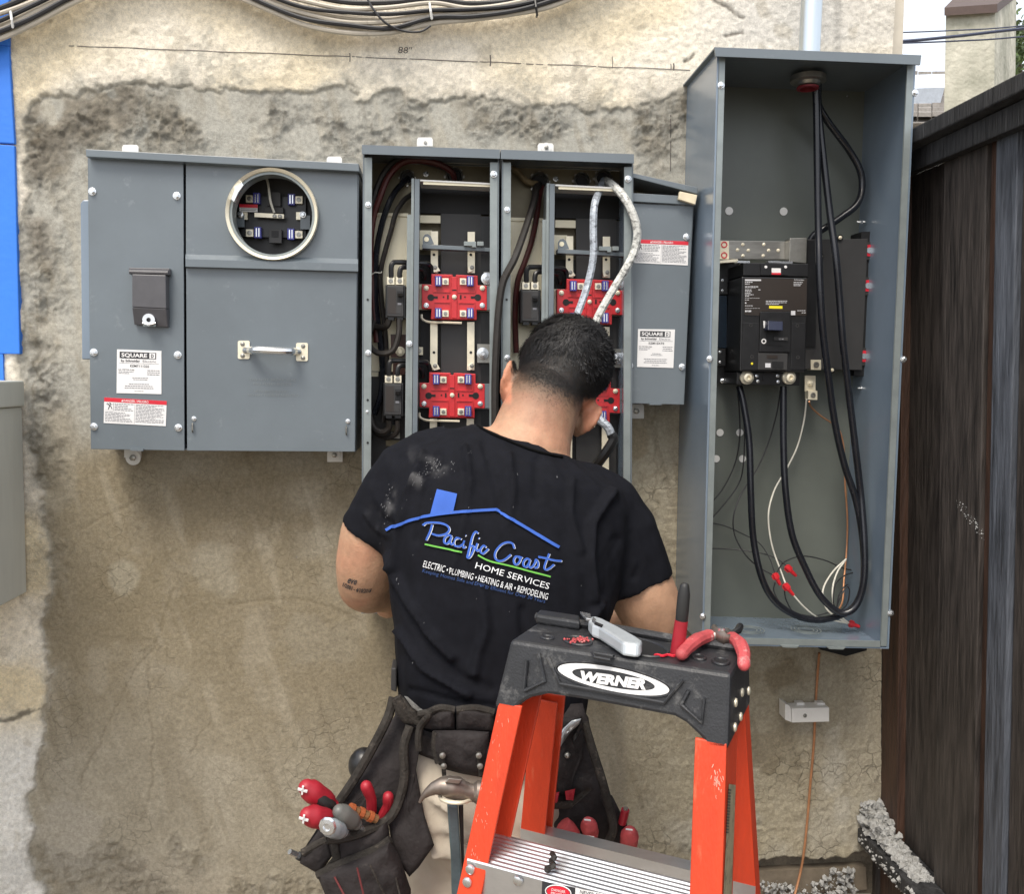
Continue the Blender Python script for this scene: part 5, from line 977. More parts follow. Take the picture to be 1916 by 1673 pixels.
RA = [(1095, 945, .48, .040), (1145, 992, .49, .048), (1178, 1054, .495, .052), (1204, 1112, .495, .0535), (1224, 1160, .48, .050), (1222, 1188, .43, .048), (1196, 1190, .36, .043), (1165, 1180, .27, .034), (1145, 1172, .22, .028)]
bmB = MB()
bmB.rings([bodyring(L, R, Y, b, .014) for L, R, Y, b in TORSO]+[bodyring((748, 1380), (1092, 1390), .56, .12, .012), bodyring((770, 1440), (1088, 1445), .56, .12, .012)])
limb(bmB, LA); limb(bmB, RA)
# neck, skull, jaw
limb(bmB, [(985, 850, .47, .070), (1000, 800, .455, .063), (1018, 755, .425, .060), (1030, 725, .39, .058)], 20)
hc_ = P(1052, 694, .365)
UPH = (P(1052+45, 694-89, .365)-hc_).normalized(); BK = Vector((0, -1, 0)); BK = (BK-UPH*BK.dot(UPH)).normalized()
BK = (BK*.82+UPH*.57).normalized(); UPT = (UPH-BK*UPH.dot(BK)).normalized(); RT = UPT.cross(BK).normalized()
if RT.x < 0: RT = -RT
HA = Matrix((RT, BK, UPT)).transposed()     # columns: right, back, up of the head
def H(x_, y_, z_): return hc_+HA@Vector((x_, y_, z_))
bmB.ball(hc_, (.0725, .092, .086), 24, 16, HA); bmB.ball(H(0, -.035, -.055), (.060, .062, .062), 20, 12, HA); bmB.ball(H(0, -.062, -.095), (.036, .034, .030), 16, 10, HA)
bmB.tube([H(0, -.094, -.005), H(0, -.112, -.038), H(0, -.100, -.050)], [.008, .013, .010], 10, round_=True)
for sx in (-1, 1):
    bmB.ball(H(sx*.028, -.086, .004), (.013, .009, .007), 10, 8, HA)
    bmB.ball(H(sx*.018, -.098, -.071), (.018, .008, .0055), 10, 8, HA)
# ears at the surveyed places
for (ex, ey, Y_, sx, ln, tl) in ((951, 712, .40, -1, .036, 14), (1098, 786, .385, 1, .034, 34)):
    c = P(ex, ey, Y_); a_ = math.radians(tl); u_ = Vector((math.sin(a_), 0, math.cos(a_))); s_x = Vector((math.cos(a_), 0, -math.sin(a_)))
    A3 = Matrix((s_x, Vector((0, 1, 0)), u_)).transposed()
    bmB.ball(c+Vector((0, -.0, 0)), (.0095, .022, ln), 14, 10, A3)
    rim = [c+u_*ln*.85-Vector((0, .0, 0)), c+u_*ln*.75+s_x*sx*.007-Vector((0, .016, 0)), c+s_x*sx*.010-Vector((0, .022, 0)), c-u_*ln*.6+s_x*sx*.005-Vector((0, .012, 0)), c-u_*ln*.95+s_x*(-sx)*.002]
    bmB.tube(catmull(rim, 4), .0052, 8, round_=True)
# hands: palm and five fingers reaching into the panels
def hand(wr, dirv, side, up_):
    d = dirv.normalized(); sdv = side.normalized(); u_ = up_
    bmB.tube([wr-d*.02, wr+d*.03, wr+d*.075, wr+d*.088], [.025, .033, .036, .030], 14, round_=True, flat=1)
    for i, (o_, ln) in enumerate(((-.030, .066), (-.010, .076), (.011, .072), (.031, .056))):
        b0 = wr+d*.082+sdv*o_; bmB.tube([b0-d*.02, b0+d*ln*.4-u_*.008, b0+d*ln*.72-u_*.028, b0+d*ln*.78-u_*.050], [.0095, .0090, .0082, .0072], 10, round_=True)
    t0 = wr+d*.030-sdv*.030; bmB.tube([t0, t0-sdv*.022+d*.022, t0-sdv*.024+d*.048-u_*.012, t0-sdv*.010+d*.066-u_*.020], [.012, .0115, .010, .0085], 10, round_=True)
hand(P(738, 1122, .18), Vector((.55, .62, .35)), Vector((.5, -.3, .75)), Vector((0, -1, .2)).normalized()*-1)
hand(P(1142, 1165, .215), Vector((-.55, .75, .62)), Vector((-.5, 0, .7)), Vector((0, -1, .2)).normalized()*-1)
# legs (under the trousers) to the ground
def leg_(mb, ppx, r0, k=1):
    pts = [P(ppx, 1420, .56)]; x0 = pts[0].x; z0 = pts[0].z
    q = [Vector((x0, -.56, z0)), Vector((x0+.01*k, -.56, z0-.25)), Vector((x0+.02*k, -.54, z0-.50)), Vector((x0+.025*k, -.57, z0-.72)), Vector((x0+.03*k, -.58, .10))]
    mb.tube(catmull(q, 4), [lin(a, b, j/4) for a, b in zip(r0[:-1], r0[1:]) for j in range(4)]+[r0[-1]], 16); return x0+.03*k
lx0 = leg_(bmB, 852, [.078, .070, .052, .048, .036], -1); lx1 = leg_(bmB, 1005, [.078, .070, .052, .048, .036], 1)
bmb_, co, nn = evalmesh(bmB.v, bmB.f, .0052, 5)
ppx, ppy = proj(co)
tone = np.ones((len(co), 3))
# scalp stubble: dark where hair is clipped short (a property of the skin and hair, fading at the nape)
loc = (co-np.array(hc_))@np.array(HA)      # head coords: x right, y back, z up
headm = (np.linalg.norm(co-np.array(hc_), axis=1) < .19)
nape = loc[:, 2]*.75+loc[:, 1]*.0
_pa, _pb = P(965, 694, .45), P(1120, 762, .45)
def hairline(c_): return (c_[:, 2]-(_pa.z+(c_[:, 0]-_pa.x)*(_pb.z-_pa.z)/(_pb.x-_pa.x)))*.88
den = np.clip((hairline(co)+.090+.006*(vnoise(co[:, 0]*60, co[:, 2]*60, 3)-.5))/.096, 0, 1)**1.65*headm
_old = smooth(-.118, -.050, loc[:, 2]+.0*loc[:, 1]+.012*(vnoise(co[:, 0]*60, co[:, 2]*60, 3)-.5))*smooth(-.055, -.02, loc[:, 1])*headm
ear = np.zeros(len(co))
for (ex, ey, Y_) in ((951, 712, .40), (1098, 786, .385)): ear = np.maximum(ear, smooth(.042, .030, np.linalg.norm(co-np.array(P(ex, ey, Y_)), axis=1)*np.array([1.0])))
earx = np.maximum(smooth(959, 955, ppx)*smooth(760, 748, ppy), smooth(1088, 1094, ppx)*smooth(742, 752, ppy)*smooth(830, 820, ppy))*headm
den = den*(1-earx)
tone = tone*(1-den[:, None])+np.array([.055, .075, .095])*den[:, None]
tone = np.where(earx[:, None] > .05, tone*(1-earx[:, None])+np.array([1.08, .82, .78])*earx[:, None], tone)
rd = smooth(.5, .75, fbm(co[:, 0]+co[:, 1], co[:, 2], 22, 3, 5)); tone *= (1-np.array([0, .10, .10])*rd[:, None])
tn = bmb_.color_attributes.new('tone', 'FLOAT_COLOR', 'POINT'); tn.data.foreach_set('color', np.concatenate([tone, np.ones((len(co), 1))], 1).ravel().astype(np.float32))
bmb_.polygons.foreach_set('use_smooth', np.ones(len(bmb_.polygons), bool)); bmb_.materials.clear(); bmb_.materials.append(M_SKIN)
man = thing('person', 'person seen from behind in a black logo T-shirt, head bent over the open panels', 'person', (float(P(920, 1400, .56).x), -.56, 0))
bo = bpy.data.objects.new('body', bmb_); COL.objects.link(bo); bo.parent = man; bo.location = -ORG[man]
bvh_body = BVHTree.FromPolygons([Vector(v) for v in co], [tuple(p.vertices) for p in bmb_.polygons])
# shirt
sh = MB()
sh.rings([bodyring(L, R, Y, b) for L, R, Y, b in TORSO]+[bodyring((745, 1322), (1094, 1340), .56, .126)])
def sleeve(mb, pts, n=20):
    mb.tube([P(a, b, c) for a, b, c, r in pts], [r for *_, r in pts], n)
sleeve(sh, [(850, 862, .475, .055), (805, 876, .475, .060), (772, 898, .475, .0665), (745, 937, .472, .0675), (716, 985, .468, .0635), (703, 1007, .466, .0625)])
sleeve(sh, [(1040, 915, .48, .055), (1090, 938, .48, .062), (1122, 962, .482, .0685), (1153, 1005, .488, .069), (1176, 1056, .494, .064), (1190, 1096, .496, .0625)])
rsh, sco, snn = evalmesh(sh.v, sh.f, .0046, 9)
sx_, sy_ = proj(sco); facing = smooth(-.1, .5, -snn[:, 1])
FOLD = [([(870,840),(880,900),(868,980),(850,1060)], 9, .0035), ([(905,830),(925,900),(930,960)], 8, -.003), ([(955,850),(960,910),(948,980)], 8, .003), ([(1010,860),(1005,930)], 10, -.002), ([(790,850),(770,920),(752,1000),(748,1060)], 10, .004), ([(820,850),(800,930),(785,1010)], 9, -.003),
        ([(1140,925),(1110,980),(1100,1050),(1108,1120)], 12, .004), ([(1150,1010),(1125,1060),(1130,1110)], 9, -.004), ([(1075,900),(1070,960),(1085,1030)], 10, .002), ([(735,1040),(760,1110),(800,1180),(850,1230)], 12, .004), ([(745,1100),(790,1190),(860,1265),(920,1290)], 11, -.0035), ([(750,1180),(800,1250),(880,1300)], 10, .004),
        ([(1120,1130),(1080,1190),(1020,1240)], 12, .004), ([(1105,1170),(1060,1230),(990,1280)], 10, -.004), ([(690,930),(710,965),(745,985)], 8, -.003), ([(680,960),(705,985),(730,1000)], 7, .002), ([(1180,1000),(1200,1050),(1190,1080)], 8, -.002), ([(770,1290),(850,1312),(930,1322)], 7, -.003), ([(900,1100),(905,1180),(890,1260)], 14, .003), ([(980,1140),(985,1210),(960,1290)], 14, -.003)]
hd = np.zeros(len(sco))
wx = sx_+(vnoise(sco[:, 0]*14, sco[:, 2]*14, 1)-.5)*16
for pts, w, a_ in FOLD: hd += a_*np.exp(-(segdist(wx, sy_, pts)/(w*.62))**2)*facing*3.0
hd += (fbm(sco[:, 0]*1.6+sco[:, 1]+sco[:, 2]*.5, sco[:, 2]*.8-sco[:, 0]*.4, 12, 3, 77)-.5)*.012
lgm = smooth(0, 60, sdist(sx_, sy_, [(700, 900), (900, 880), (1080, 960), (1090, 1150), (980, 1160), (760, 1090)])); hd = np.clip(hd*(1-.65*lgm), -.0042, .02)
sco2 = sco+snn*hd[:, None]
rsh.vertices.foreach_set('co', sco2.ravel().astype(np.float32)); rsh.polygons.foreach_set('use_smooth', np.ones(len(rsh.polygons), bool)); rsh.materials.clear(); rsh.materials.append(M_SHIRT); rsh.update()
dm = np.zeros(len(sco))
for cx, cy, ax_, ay_, k_ in ((812, 872, 17, 13, 1.), (783, 893, 9, 14, .6), (728, 955, 7, 20, .6), (735, 925, 5, 12, .35), (760, 850, 20, 16, .12), (700, 960, 12, 30, .12)):
    dm = np.maximum(dm, k_*np.exp(-(((sx_-cx)/ax_)**2+((sy_-cy)/ay_)**2))*smooth(.35, .62, fbm(sx_/40., sy_/40., 1.6, 3, 4)))
tn2 = rsh.color_attributes.new('tone', 'FLOAT_COLOR', 'POINT'); tn2.data.foreach_set('color', np.concatenate([1+(26*dm*facing)[:, None]*np.array([[1.1, 1.0, .66]]), np.ones((len(sco), 1))], 1).ravel().astype(np.float32))
sho = bpy.data.objects.new('shirt', rsh); COL.objects.link(sho); sho.parent = man; sho.location = -ORG[man]; ORG[sho] = Vector((0, 0, 0))
bvh_sh = BVHTree.FromPolygons([Vector(v) for v in sco2], [tuple(p.vertices) for p in rsh.polygons])
def cast(bvh, px_, py_, off):
    d = Vector(rays(px_, py_)).normalized(); hit = bvh.ray_cast(Vector(CAMP), d)
    if hit[0] is None: return P(px_, py_, .6)
    return hit[0]+hit[1]*off-d*off*.3
SM = lambda a, b: cast(bvh_sh, a, b, .0028)
SM2 = lambda a, b: cast(bvh_sh, a, b, .0034)
def K5(p): return (600+.36534*p[0], 550+.36534*p[1])
M_LB = mat('logo_blue_print', (.032, .105, .44), .8); M_LG = mat('logo_green_print', (.13, .42, .06), .8); M_LW = mat('logo_white_print', (.70, .71, .72), .8); M_LD = mat('logo_dark_blue_print', (.022, .055, .17), .9)
mb = MB()
roof = [(340, 1212), (390, 1186), (440, 1167), (500, 1149), (560, 1136), (630, 1126), (700, 1119), (800, 1111), (897, 1106)]; stroke(mb, [K5(p) for p in roof], 5.2, SM, 4); stroke(mb, [K5((897+i*8.02, 1106+i*4.8)) for i in range(41)], 5.4, SM, 1)
q4 = [K5(p) for p in ((597, 1002), (700, 1025), (680, 1118), (562, 1138))]
for i in range(5):
    for j in range(5):
        f = lambda u, v: tuple(q4[0][k]*(1-u)*(1-v)+q4[1][k]*u*(1-v)+q4[2][k]*u*v+q4[3][k]*(1-u)*v for k in (0, 1))
        mb.add([SM(*f(i/5, j/5)), SM(*f((i+1)/5, j/5)), SM(*f((i+1)/5, (j+1)/5)), SM(*f(i/5, (j+1)/5))], [(0, 1, 2, 3)])
build(mb, 'roof_logo', M_LB, sho)
mb = MB(); stroke(mb, [K5(p) for p in ((537, 1282), (600, 1296), (660, 1309), (720, 1323))], 3.0, SM, 4); stroke(mb, [K5(p) for p in ((805, 1338), (840, 1358), (880, 1373), (960, 1391), (1070, 1421), (1175, 1448))], 3.0, SM, 4); build(mb, 'green_rule', M_LG, sho)
SCR = [[(575,1182),(566,1215),(548,1255),(545,1258)], [(530,1186),(548,1173),(600,1172),(645,1185),(660,1208),(642,1230),(604,1238),(572,1228)],
 [(672,1242),(655,1236),(636,1252),(634,1272),(648,1280),(662,1264),(672,1244),(664,1270),(672,1284),(684,1278)], [(718,1256),(704,1250),(690,1266),(690,1286),(704,1294),(724,1282)], [(734,1262),(726,1288),(732,1300),(744,1294)], [(740,1236),(743,1239)],
 [(806,1226),(792,1219),(778,1240),(768,1280),(758,1325),(752,1348),(762,1350),(778,1322),(784,1296),(768,1290)], [(802,1278),(794,1304),(800,1316),(812,1310)], [(808,1250),(811,1253)], [(846,1298),(834,1290),(820,1304),(818,1322),(832,1330),(858,1306)],
 [(990,1304),(982,1280),(958,1272),(925,1284),(896,1318),(892,1350),(910,1368),(940,1362),(972,1336)], [(1014,1346),(996,1346),(986,1366),(994,1386),(1010,1380),(1020,1360),(1012,1346),(1030,1352)],
 [(1068,1362),(1052,1356),(1036,1372),(1036,1392),(1050,1398),(1062,1382),(1070,1362),(1062,1388),(1070,1402),(1082,1396)], [(1082,1397),(1094,1378),(1101,1360),(1112,1380),(1106,1400),(1092,1402)], [(1168,1330),(1152,1368),(1142,1400),(1150,1412),(1170,1404),(1192,1386)], [(1112,1346),(1150,1354),(1190,1364),(1230,1368)]]
mb = MB(); mb2 = MB()
for st_ in SCR:
    stroke(mb, [K5(p) for p in st_], 3.7, SM2, 4); stroke(mb2, [(K5(p)[0]+1.3, K5(p)[1]+.7) for p in st_], 3.3, SM, 4)
build(mb2, 'script_edge', M_LW, sho); build(mb, 'script_lettering', M_LB, sho)
text_on(SM, 'HOME SERVICES', K5((790, 1404)), K5((1164, 1512)), 11.5, sho, M_LW, 'lettering', 0)
text_on(SM, 'ELECTRIC \u2022 PLUMBING \u2022 HEATING & AIR \u2022 REMODELING', K5((527, 1397)), K5((1156, 1566)), 12.5, sho, M_LW, 'lettering', 0)
text_on(SM, 'Keeping Homes Safe and Energy Efficient for Over 30 Years', K5((525, 1424)), K5((1145, 1583)), 6.8, sho, M_LD, 'lettering')
# dust smears
M_DUST = mat('dry_plaster_dust', (.14, .14, .145), .95, 0, .5, 300)
mb = MB(); rr = random.Random(8)
for cx, cy, sx1, sy1, n_ in ((812, 872, 9, 9, 46), (780, 895, 7, 10, 12), (726, 955, 4, 14, 14), (730, 925, 4, 10, 7), (848, 870, 2, 6, 6), (1041, 892, 1, 1, 3), (878, 848, 1.5, 2, 3), (905, 1010, 120, 90, 22), (745, 1090, 2, 4, 3)):
    for i in range(n_):
        a_, b_ = rr.gauss(cx, sx1), rr.gauss(cy, sy1); s1 = rr.uniform(.4, 1.1); t_ = rr.uniform(1, 2.6); stroke(mb, [(a_, b_), (a_-.5*t_*s1, b_+1.4*t_*s1)], s1, SM, 1)
build(mb, 'dust_marks', M_DUST, sho, kind='stuff')
# collar rib and hems
mb = MB()
cr = [cast(bvh_sh, a, b, .0012) for a, b in [(q_.x, q_.y) for q_ in catmull([(893, 797, 0), (920, 812, 0), (955, 827, 0), (995, 842, 0), (1030, 852, 0), (1052, 856, 0)], 4)]]
build(MB().tube(cr, .0021, 6), 'collar_rib', M_SHIRT, man)
# trousers
tr = MB(); tr.rings([bodyring((746, 1318), (1094, 1335), .56, .120), bodyring((744, 1370), (1096, 1380), .56, .126), bodyring((748, 1440), (1096, 1450), .565, .132), bodyring((762, 1520), (1100, 1525), .565, .130), bodyring((775, 1570), (1096, 1575), .565, .115)])
for k, sx1 in ((852, -1), (1005, 1)):
    p0 = P(k, 1420, .56); q = [Vector((p0.x, -.56, p0.z)), Vector((p0.x+.008*sx1, -.565, p0.z-.16)), Vector((p0.x+.012*sx1, -.56, p0.z-.32)), Vector((p0.x+.02*sx1, -.555, p0.z-.55)), Vector((p0.x+.025*sx1, -.575, p0.z-.75)), Vector((p0.x+.03*sx1, -.58, .07))]
    tr.tube(catmull(q, 4), [lin(a, b, j/4) for a, b in zip([.085, .088, .080, .072, .070], [.088, .080, .072, .070, .070]) for j in range(4)]+[.068], 20)
rt, tco, tnn = evalmesh(tr.v, tr.f, .0065, 8)
hd = (np.abs(fbm(tco[:, 0]*.8+tco[:, 1]*.5, tco[:, 2]*1.6+tco[:, 0]*1.2, 12, 3, 7)-.5))*-.022
tx, ty = proj(tco)
for pts in ([(785, 1430), (810, 1490), (850, 1520)], [(785, 1470), (815, 1540), (870, 1570)], [(790, 1500), (830, 1580), (880, 1600)], [(800, 1560), (850, 1600), (900, 1600)], [(782, 1450), (800, 1500), (822, 1560), (835, 1600)], [(1000, 1590), (960, 1610), (930, 1640)]): hd += .011*np.exp(-(segdist(tx, ty, pts)/7)**2)
tco = tco+tnn*hd[:, None]; rt.vertices.foreach_set('co', tco.ravel().astype(np.float32)); rt.polygons.foreach_set('use_smooth', np.ones(len(rt.polygons), bool)); rt.materials.clear(); rt.materials.append(M_PANTS)
to = bpy.data.objects.new('trousers', rt); COL.objects.link(to); to.parent = man; to.location = -ORG[man]
for bx_ in (lx0, lx1):
    mb = MB(); rr_ = []
    for y_, hw_, h_ in ((-.66, .035, .10), (-.63, .045, .13), (-.58, .048, .15), (-.52, .048, .10), (-.44, .050, .075), (-.38, .046, .06), (-.345, .03, .04)): rr_.append([Vector((bx_+hw_*a_, y_, b_*h_)) for a_, b_ in ((-1, .0), (1, .0), (1, .5), (.8, .85), (.3, 1), (-.3, 1), (-.8, .85), (-1, .5))])
    build(mb.rings(rr_), 'work_boot', M_LEATH, man, .004)
# hair: short tousled strands over the crown, thinning to a fade
hb, hco, hn = evalmesh(MB().ball(hc_+HA@Vector((0, .004, .010)), (.0755, .092, .084), 28, 20, HA).v, MB().ball((0, 0, 0), 1, 28, 20).f, .006, 2)
hl = (hco-np.array(hc_))@np.array(HA)
keep = (hairline(hco) > -.002) & (hl[:, 1] > -.075) & ~((hl[:, 1] < -.04) & (hl[:, 2] < .045))
hco = hco+hn*((fbm(hco[:, 0]*1.0+hco[:, 1]*.7, hco[:, 2]+hco[:, 1]*.4, 55, 3, 3)-.45)*.012*smooth(.0, .045, hairline(hco)))[:, None]+hn*(-.0050*smooth(.026, -.002, hairline(hco)))[:, None]
idx = -np.ones(len(hco), int); kk = np.where(keep)[0]; idx[kk] = np.arange(len(kk))
mb = MB(); mb.add([hco[i] for i in kk], [tuple(idx[list(p.vertices)]) for p in hb.polygons if keep[list(p.vertices)].all()], True)
hair = build(mb, 'hair_base', M_HAIR, man)
rr = np.random.default_rng(5); whorl = np.array([.018, .072, .035]); SV = []; SF = []
cand = kk[rr.integers(0, len(kk), 24000)]
for ci in cand:
    p = hco[ci]; nrm = hn[ci]; l = hl[ci]; dw = l-whorl; dw[1] *= .8
    t = dw+np.array([-.6*dw[2], 0, .6*dw[0]])+rr.normal(0, .022, 3); t = np.array(HA)@t; t = t-nrm*t.dot(nrm); t /= np.linalg.norm(t)+1e-9
    top = smooth(.0, .045, hairline(p[None, :]))[0]; L = (.0035+.0095*top)*rr.uniform(.6, 1.2); lift = (.10+.28*rr.random())*(.4+.6*top); w = .00050*np.cross(nrm, t)
    p = p+rr.normal(0, .0015, 3)-nrm*.001; p1 = p+t*L*.5+nrm*L*lift; p2 = p+t*L+nrm*L*lift*.75; b = len(SV); SV += [p-w, p+w, p1-w*.8, p1+w*.8, p2]; SF += [(b, b+1, b+3, b+2), (b+2, b+3, b+4)]
bi_ = np.where((den > .08) & (headm > 0) & (hairline(co) < .055) & (loc[:, 1] > -.06))[0]; F3 = np.array(HA)
for ci in bi_[rr.integers(0, len(bi_), 26000)]:
    if rr.random() > den[ci]**4*.9: continue
    nrm = nn[ci]; p = co[ci]+rr.normal(0, .003, 3); p = p-nrm*((p-co[ci])@nrm)+nrm*.0002; t = np.array([.15, 0, -1.])+rr.normal(0, .35, 3); t = t-nrm*t.dot(nrm); t /= np.linalg.norm(t); L = .0016+.0035*den[ci]**2; w = .00028*np.cross(nrm, t); b = len(SV)
    SV += [p-w, p+w, p+t*L+nrm*L*.25]; SF += [(b, b+1, b+2)]
me = bpy.data.meshes.new('hair'); me.from_pydata([tuple(v) for v in SV], [], SF); me.materials.append(M_HAIR); ho = bpy.data.objects.new('hair', me); COL.objects.link(ho); ho.parent = man; ho.location = -ORG[man]; ho['kind'] = 'stuff'
# arm tattoo
BMp = lambda a, b: cast(bvh_body, a, b, .0006)
M_TAT = mat('tattoo_ink', (.05, .05, .055), .6); ORG[bo] = Vector((0, 0, 0))
text_on(BMp, 'eve', (650, 1090), (667, 1094), 9.5, bo, M_TAT, 'tattoo', .02, .3)
text_on(BMp, '1/2001 - 4/10/2018', (641, 1096), (694, 1108), 7.5, bo, M_TAT, 'tattoo', .03, .2, curve=5)
# ============================================================ TOOL BELT
def pad(name, poly, Y, th, puff, parent, m=M_LEATH, centre=None, k=9, seed=0, trim=None, wr=.003, **kw):
    """leather panel: outline in photo px, Y depth of the back (float or function), thickness, bulge"""
    pts = [np.array(p, float) for p in poly]; dense = []
    for i in range(len(pts)):
        a, b = pts[i], pts[(i+1) % len(pts)]; n = max(1, int(np.linalg.norm(b-a)/14))
        for j in range(n): dense.append(a+(b-a)*j/n)
    c = np.array(centre, float) if centre is not None else sum(dense)/len(dense); Yf = Y if callable(Y) else (lambda a, b: Y); n = len(dense); mb = MB(); R = []; puff *= .6
    back = [P(p[0], p[1], Yf(*p)) for p in dense]; R.append(back)
    for i in range(k):
        r = 1-i/k; ring = []
        for p in dense:
            q = c+(p-c)*r; de = float(segdist(q[0], q[1], dense, True)); e = .72*(1-math.exp(-de/7.0))+.28*(1-r**4)-(.0 if de > .5 else 0); ring.append(P(q[0], q[1], Yf(*q)+th+puff*e+(float(fbm(np.array([q[0]/90]), np.array([q[1]/90]), 3, 3, seed)[0])-.5)*wr*4*(1 if r < 1 else .2)))
        R.append(ring)
    R.append([P(c[0]+(p[0]-c[0])*.02, c[1]+(p[1]-c[1])*.02, Yf(*c)+th+puff) for p in dense])
    mb.rings(R); o = build(mb, name, m, parent, sharp=60, **kw)
    if trim:
        tp = [(a, b, Yf(a, b)+th+.001) for a, b in trim]; build(MB().tube(pxpath(tp, 5), .0055, 8), 'edge_binding', M_LEATHT, o if parent else None)
    return o
B8 = lambda x_, y_: (500+.2828*x_, 1200+.2828*y_)
L1 = lambda x_, y_: (840+.3544*x_, 1080+.3544*y_)
belt = thing('tool_belt', 'worn dark leather tool belt with pouches round the person\'s waist', 'tool belt', P(920, 1345, .69))
rb0 = [bodyring((742, 1312), (1098, 1338), .56, .130), bodyring((739, 1318), (1101, 1342), .56, .140), bodyring((739, 1346), (1102, 1372), .56, .143), bodyring((742, 1356), (1099, 1382), .56, .134)]
build(MB().rings(rb0, cap=False), 'belt_band', M_LEATH, belt, label=None)
for (x0, x1, y0, y1, y2, y3) in ((1035, 1240, 490, 455, 575, 585), (1252, 1500, 455, 470, 585, 592)):
    pad('belt_padding', [B8(x0, y0), B8((x0+x1)/2, min(y0, y1)-12), B8(x1, y1), B8(x1, y3), B8((x0+x1)/2, y3+6), B8(x0, y2)], .672, .012, .016, belt, trim=[B8(x0, y0), B8((x0+x1)/2, min(y0, y1)-12), B8(x1, y1)])
pad('belt_padding', [(936, 1336), (1015, 1345), (1090, 1340), (1092, 1368), (1010, 1378), (936, 1368)], .672, .012, .014, belt)
pad('buckle_strap', [B8(820, 380), B8(880, 350), B8(950, 420), B8(1060, 480), B8(1030, 560), B8(950, 560), B8(900, 540), B8(850, 470)], .665, .012, .010, belt, M_LEATHT, trim=[B8(860, 370), B8(930, 480), B8(1010, 540)])
pad('webbing', [B8(905, 362), B8(930, 368), B8(1010, 440), B8(1060, 470), B8(1030, 490), B8(960, 440)], .682, .006, .002, belt, mat('grey_webbing', (.16, .16, .15), .9, 0, .3, 300))
build(MB().tube(pxpath([(*B8(1010, 480), .69), (*B8(1060, 475), .70), (*B8(1060, 500), .70), (*B8(1015, 560), .69), (*B8(1000, 640), .69), (*B8(1005, 720), .69)], 5), .005, 8), 'hanging_strap', M_LEATHT, belt)
roll = pad('leather_roll', [B8(1105, 590), B8(1300, 588), B8(1470, 600), B8(1460, 780), B8(1440, 905), B8(1300, 880), B8(1180, 850), B8(1112, 800), B8(1095, 690)], .675, .020, .022, belt, trim=[B8(1118, 600), B8(1112, 700), B8(1135, 800)])
for x_ in (1160, 1400): 
    pad('roll_strap', [B8(x_-18, 730), B8(x_+14, 730), B8(x_+26, 890), B8(x_-2, 895)], .708, .006, .003, belt, M_LEATHT)
    for dy in (755, 825): build(MB().lathe(P(*B8(x_+(0 if dy < 800 else 8), dy), .7175), [(.0042, 0), (.0040, .002), (.002, .003)], n=12), 'rivet', M_DSTEEL, belt)
YB_ = lambda a, b: .63+.00020*(b-1340)
pad('hanging_panel', [B8(850, 480), B8(930, 560), B8(960, 800), B8(900, 1000), B8(800, 1190), B8(520, 1290), B8(330, 1400), B8(240, 1390), B8(480, 1060), B8(650, 800), B8(800, 560)], YB_, .008, .012, belt, centre=B8(720, 950), seed=3)
build(MB().tube(pxpath([(*B8(835, 370), .66), (*B8(800, 500), .67), (*B8(700, 700), .675), (*B8(585, 900), .68), (*B8(475, 1065), .685)], 6), .0065, 8), 'edge_binding', M_LEATHT, belt)
pad('side_panel', [B8(960, 560), B8(1030, 590), B8(985, 850), B8(1040, 1150), B8(1105, 1350), B8(1000, 1500), B8(940, 1560), B8(880, 1480), B8(820, 1320), B8(800, 1190), B8(870, 1060), B8(905, 850), B8(905, 700)], lambda a, b: .655+.00018*(b-1340), .008, .010, belt, centre=B8(930, 1120), seed=5)
build(MB().tube(pxpath([(*B8(945, 560), .68), (*B8(905, 700), .69), (*B8(908, 900), .695), (*B8(870, 1060), .70), (*B8(800, 1180), .71), (*B8(650, 1255), .725), (*B8(520, 1298), .735), (*B8(400, 1312), .74)], 6), .0065, 8), 'edge_binding', M_LEATHT, belt)
pad('upper_pouch', [B8(400, 1305), B8(520, 1300), B8(650, 1258), B8(800, 1190), B8(815, 1330), B8(720, 1410), B8(480, 1500), B8(425, 1420)], lambda a, b: .70, .015, .022, belt, seed=6)
pad('lower_pouch', [B8(330, 1550), B8(480, 1475), B8(700, 1385), B8(815, 1310), B8(885, 1450), B8(950, 1640), B8(960, 1960), B8(500, 1960), B8(400, 1720)], lambda a, b: .715, .015, .040, belt, seed=7, trim=[B8(330, 1550), B8(480, 1475), B8(700, 1385), B8(815, 1310)])
M_STITCH = mat('dark_red_stitching', (.12, .02, .02), .8)
for a_, b_ in (((445, 1560), (520, 1700)), ((595, 1500), (640, 1690)), ((680, 1480), (780, 1690)), ((850, 1560), (880, 1690))): build(MB().tube(pxpath([(*B8(*a_), .752 if a_[0] in (445, 850) else .768), (*B8(*b_), .765 if a_[0] in (445, 850) else .775)], 3), .0013, 6), 'seam', M_STITCH if a_[0] < 600 else M_LEATHT, belt)
pad('side_pouch', [B8(215, 1470), B8(240, 1385), B8(400, 1305), B8(435, 1415), B8(345, 1545)], lambda a, b: .70, .010, .012, belt, seed=9, trim=[B8(235, 1400), B8(320, 1350), B8(400, 1310)])
pad('pouch_fold', [B8(340, 1540), B8(440, 1420), B8(420, 1330), B8(470, 1330), B8(500, 1480), B8(440, 1500)], lambda a, b: .715, .010, .006, belt, M_LEATHT, seed=10)
pad('pouch_mouth', [B8(240, 1380), B8(330, 1240), B8(470, 1060), B8(640, 1000), B8(830, 1080), B8(800, 1180), B8(640, 1250), B8(400, 1300)], .665, .004, -.002, belt, M_BLACKD)
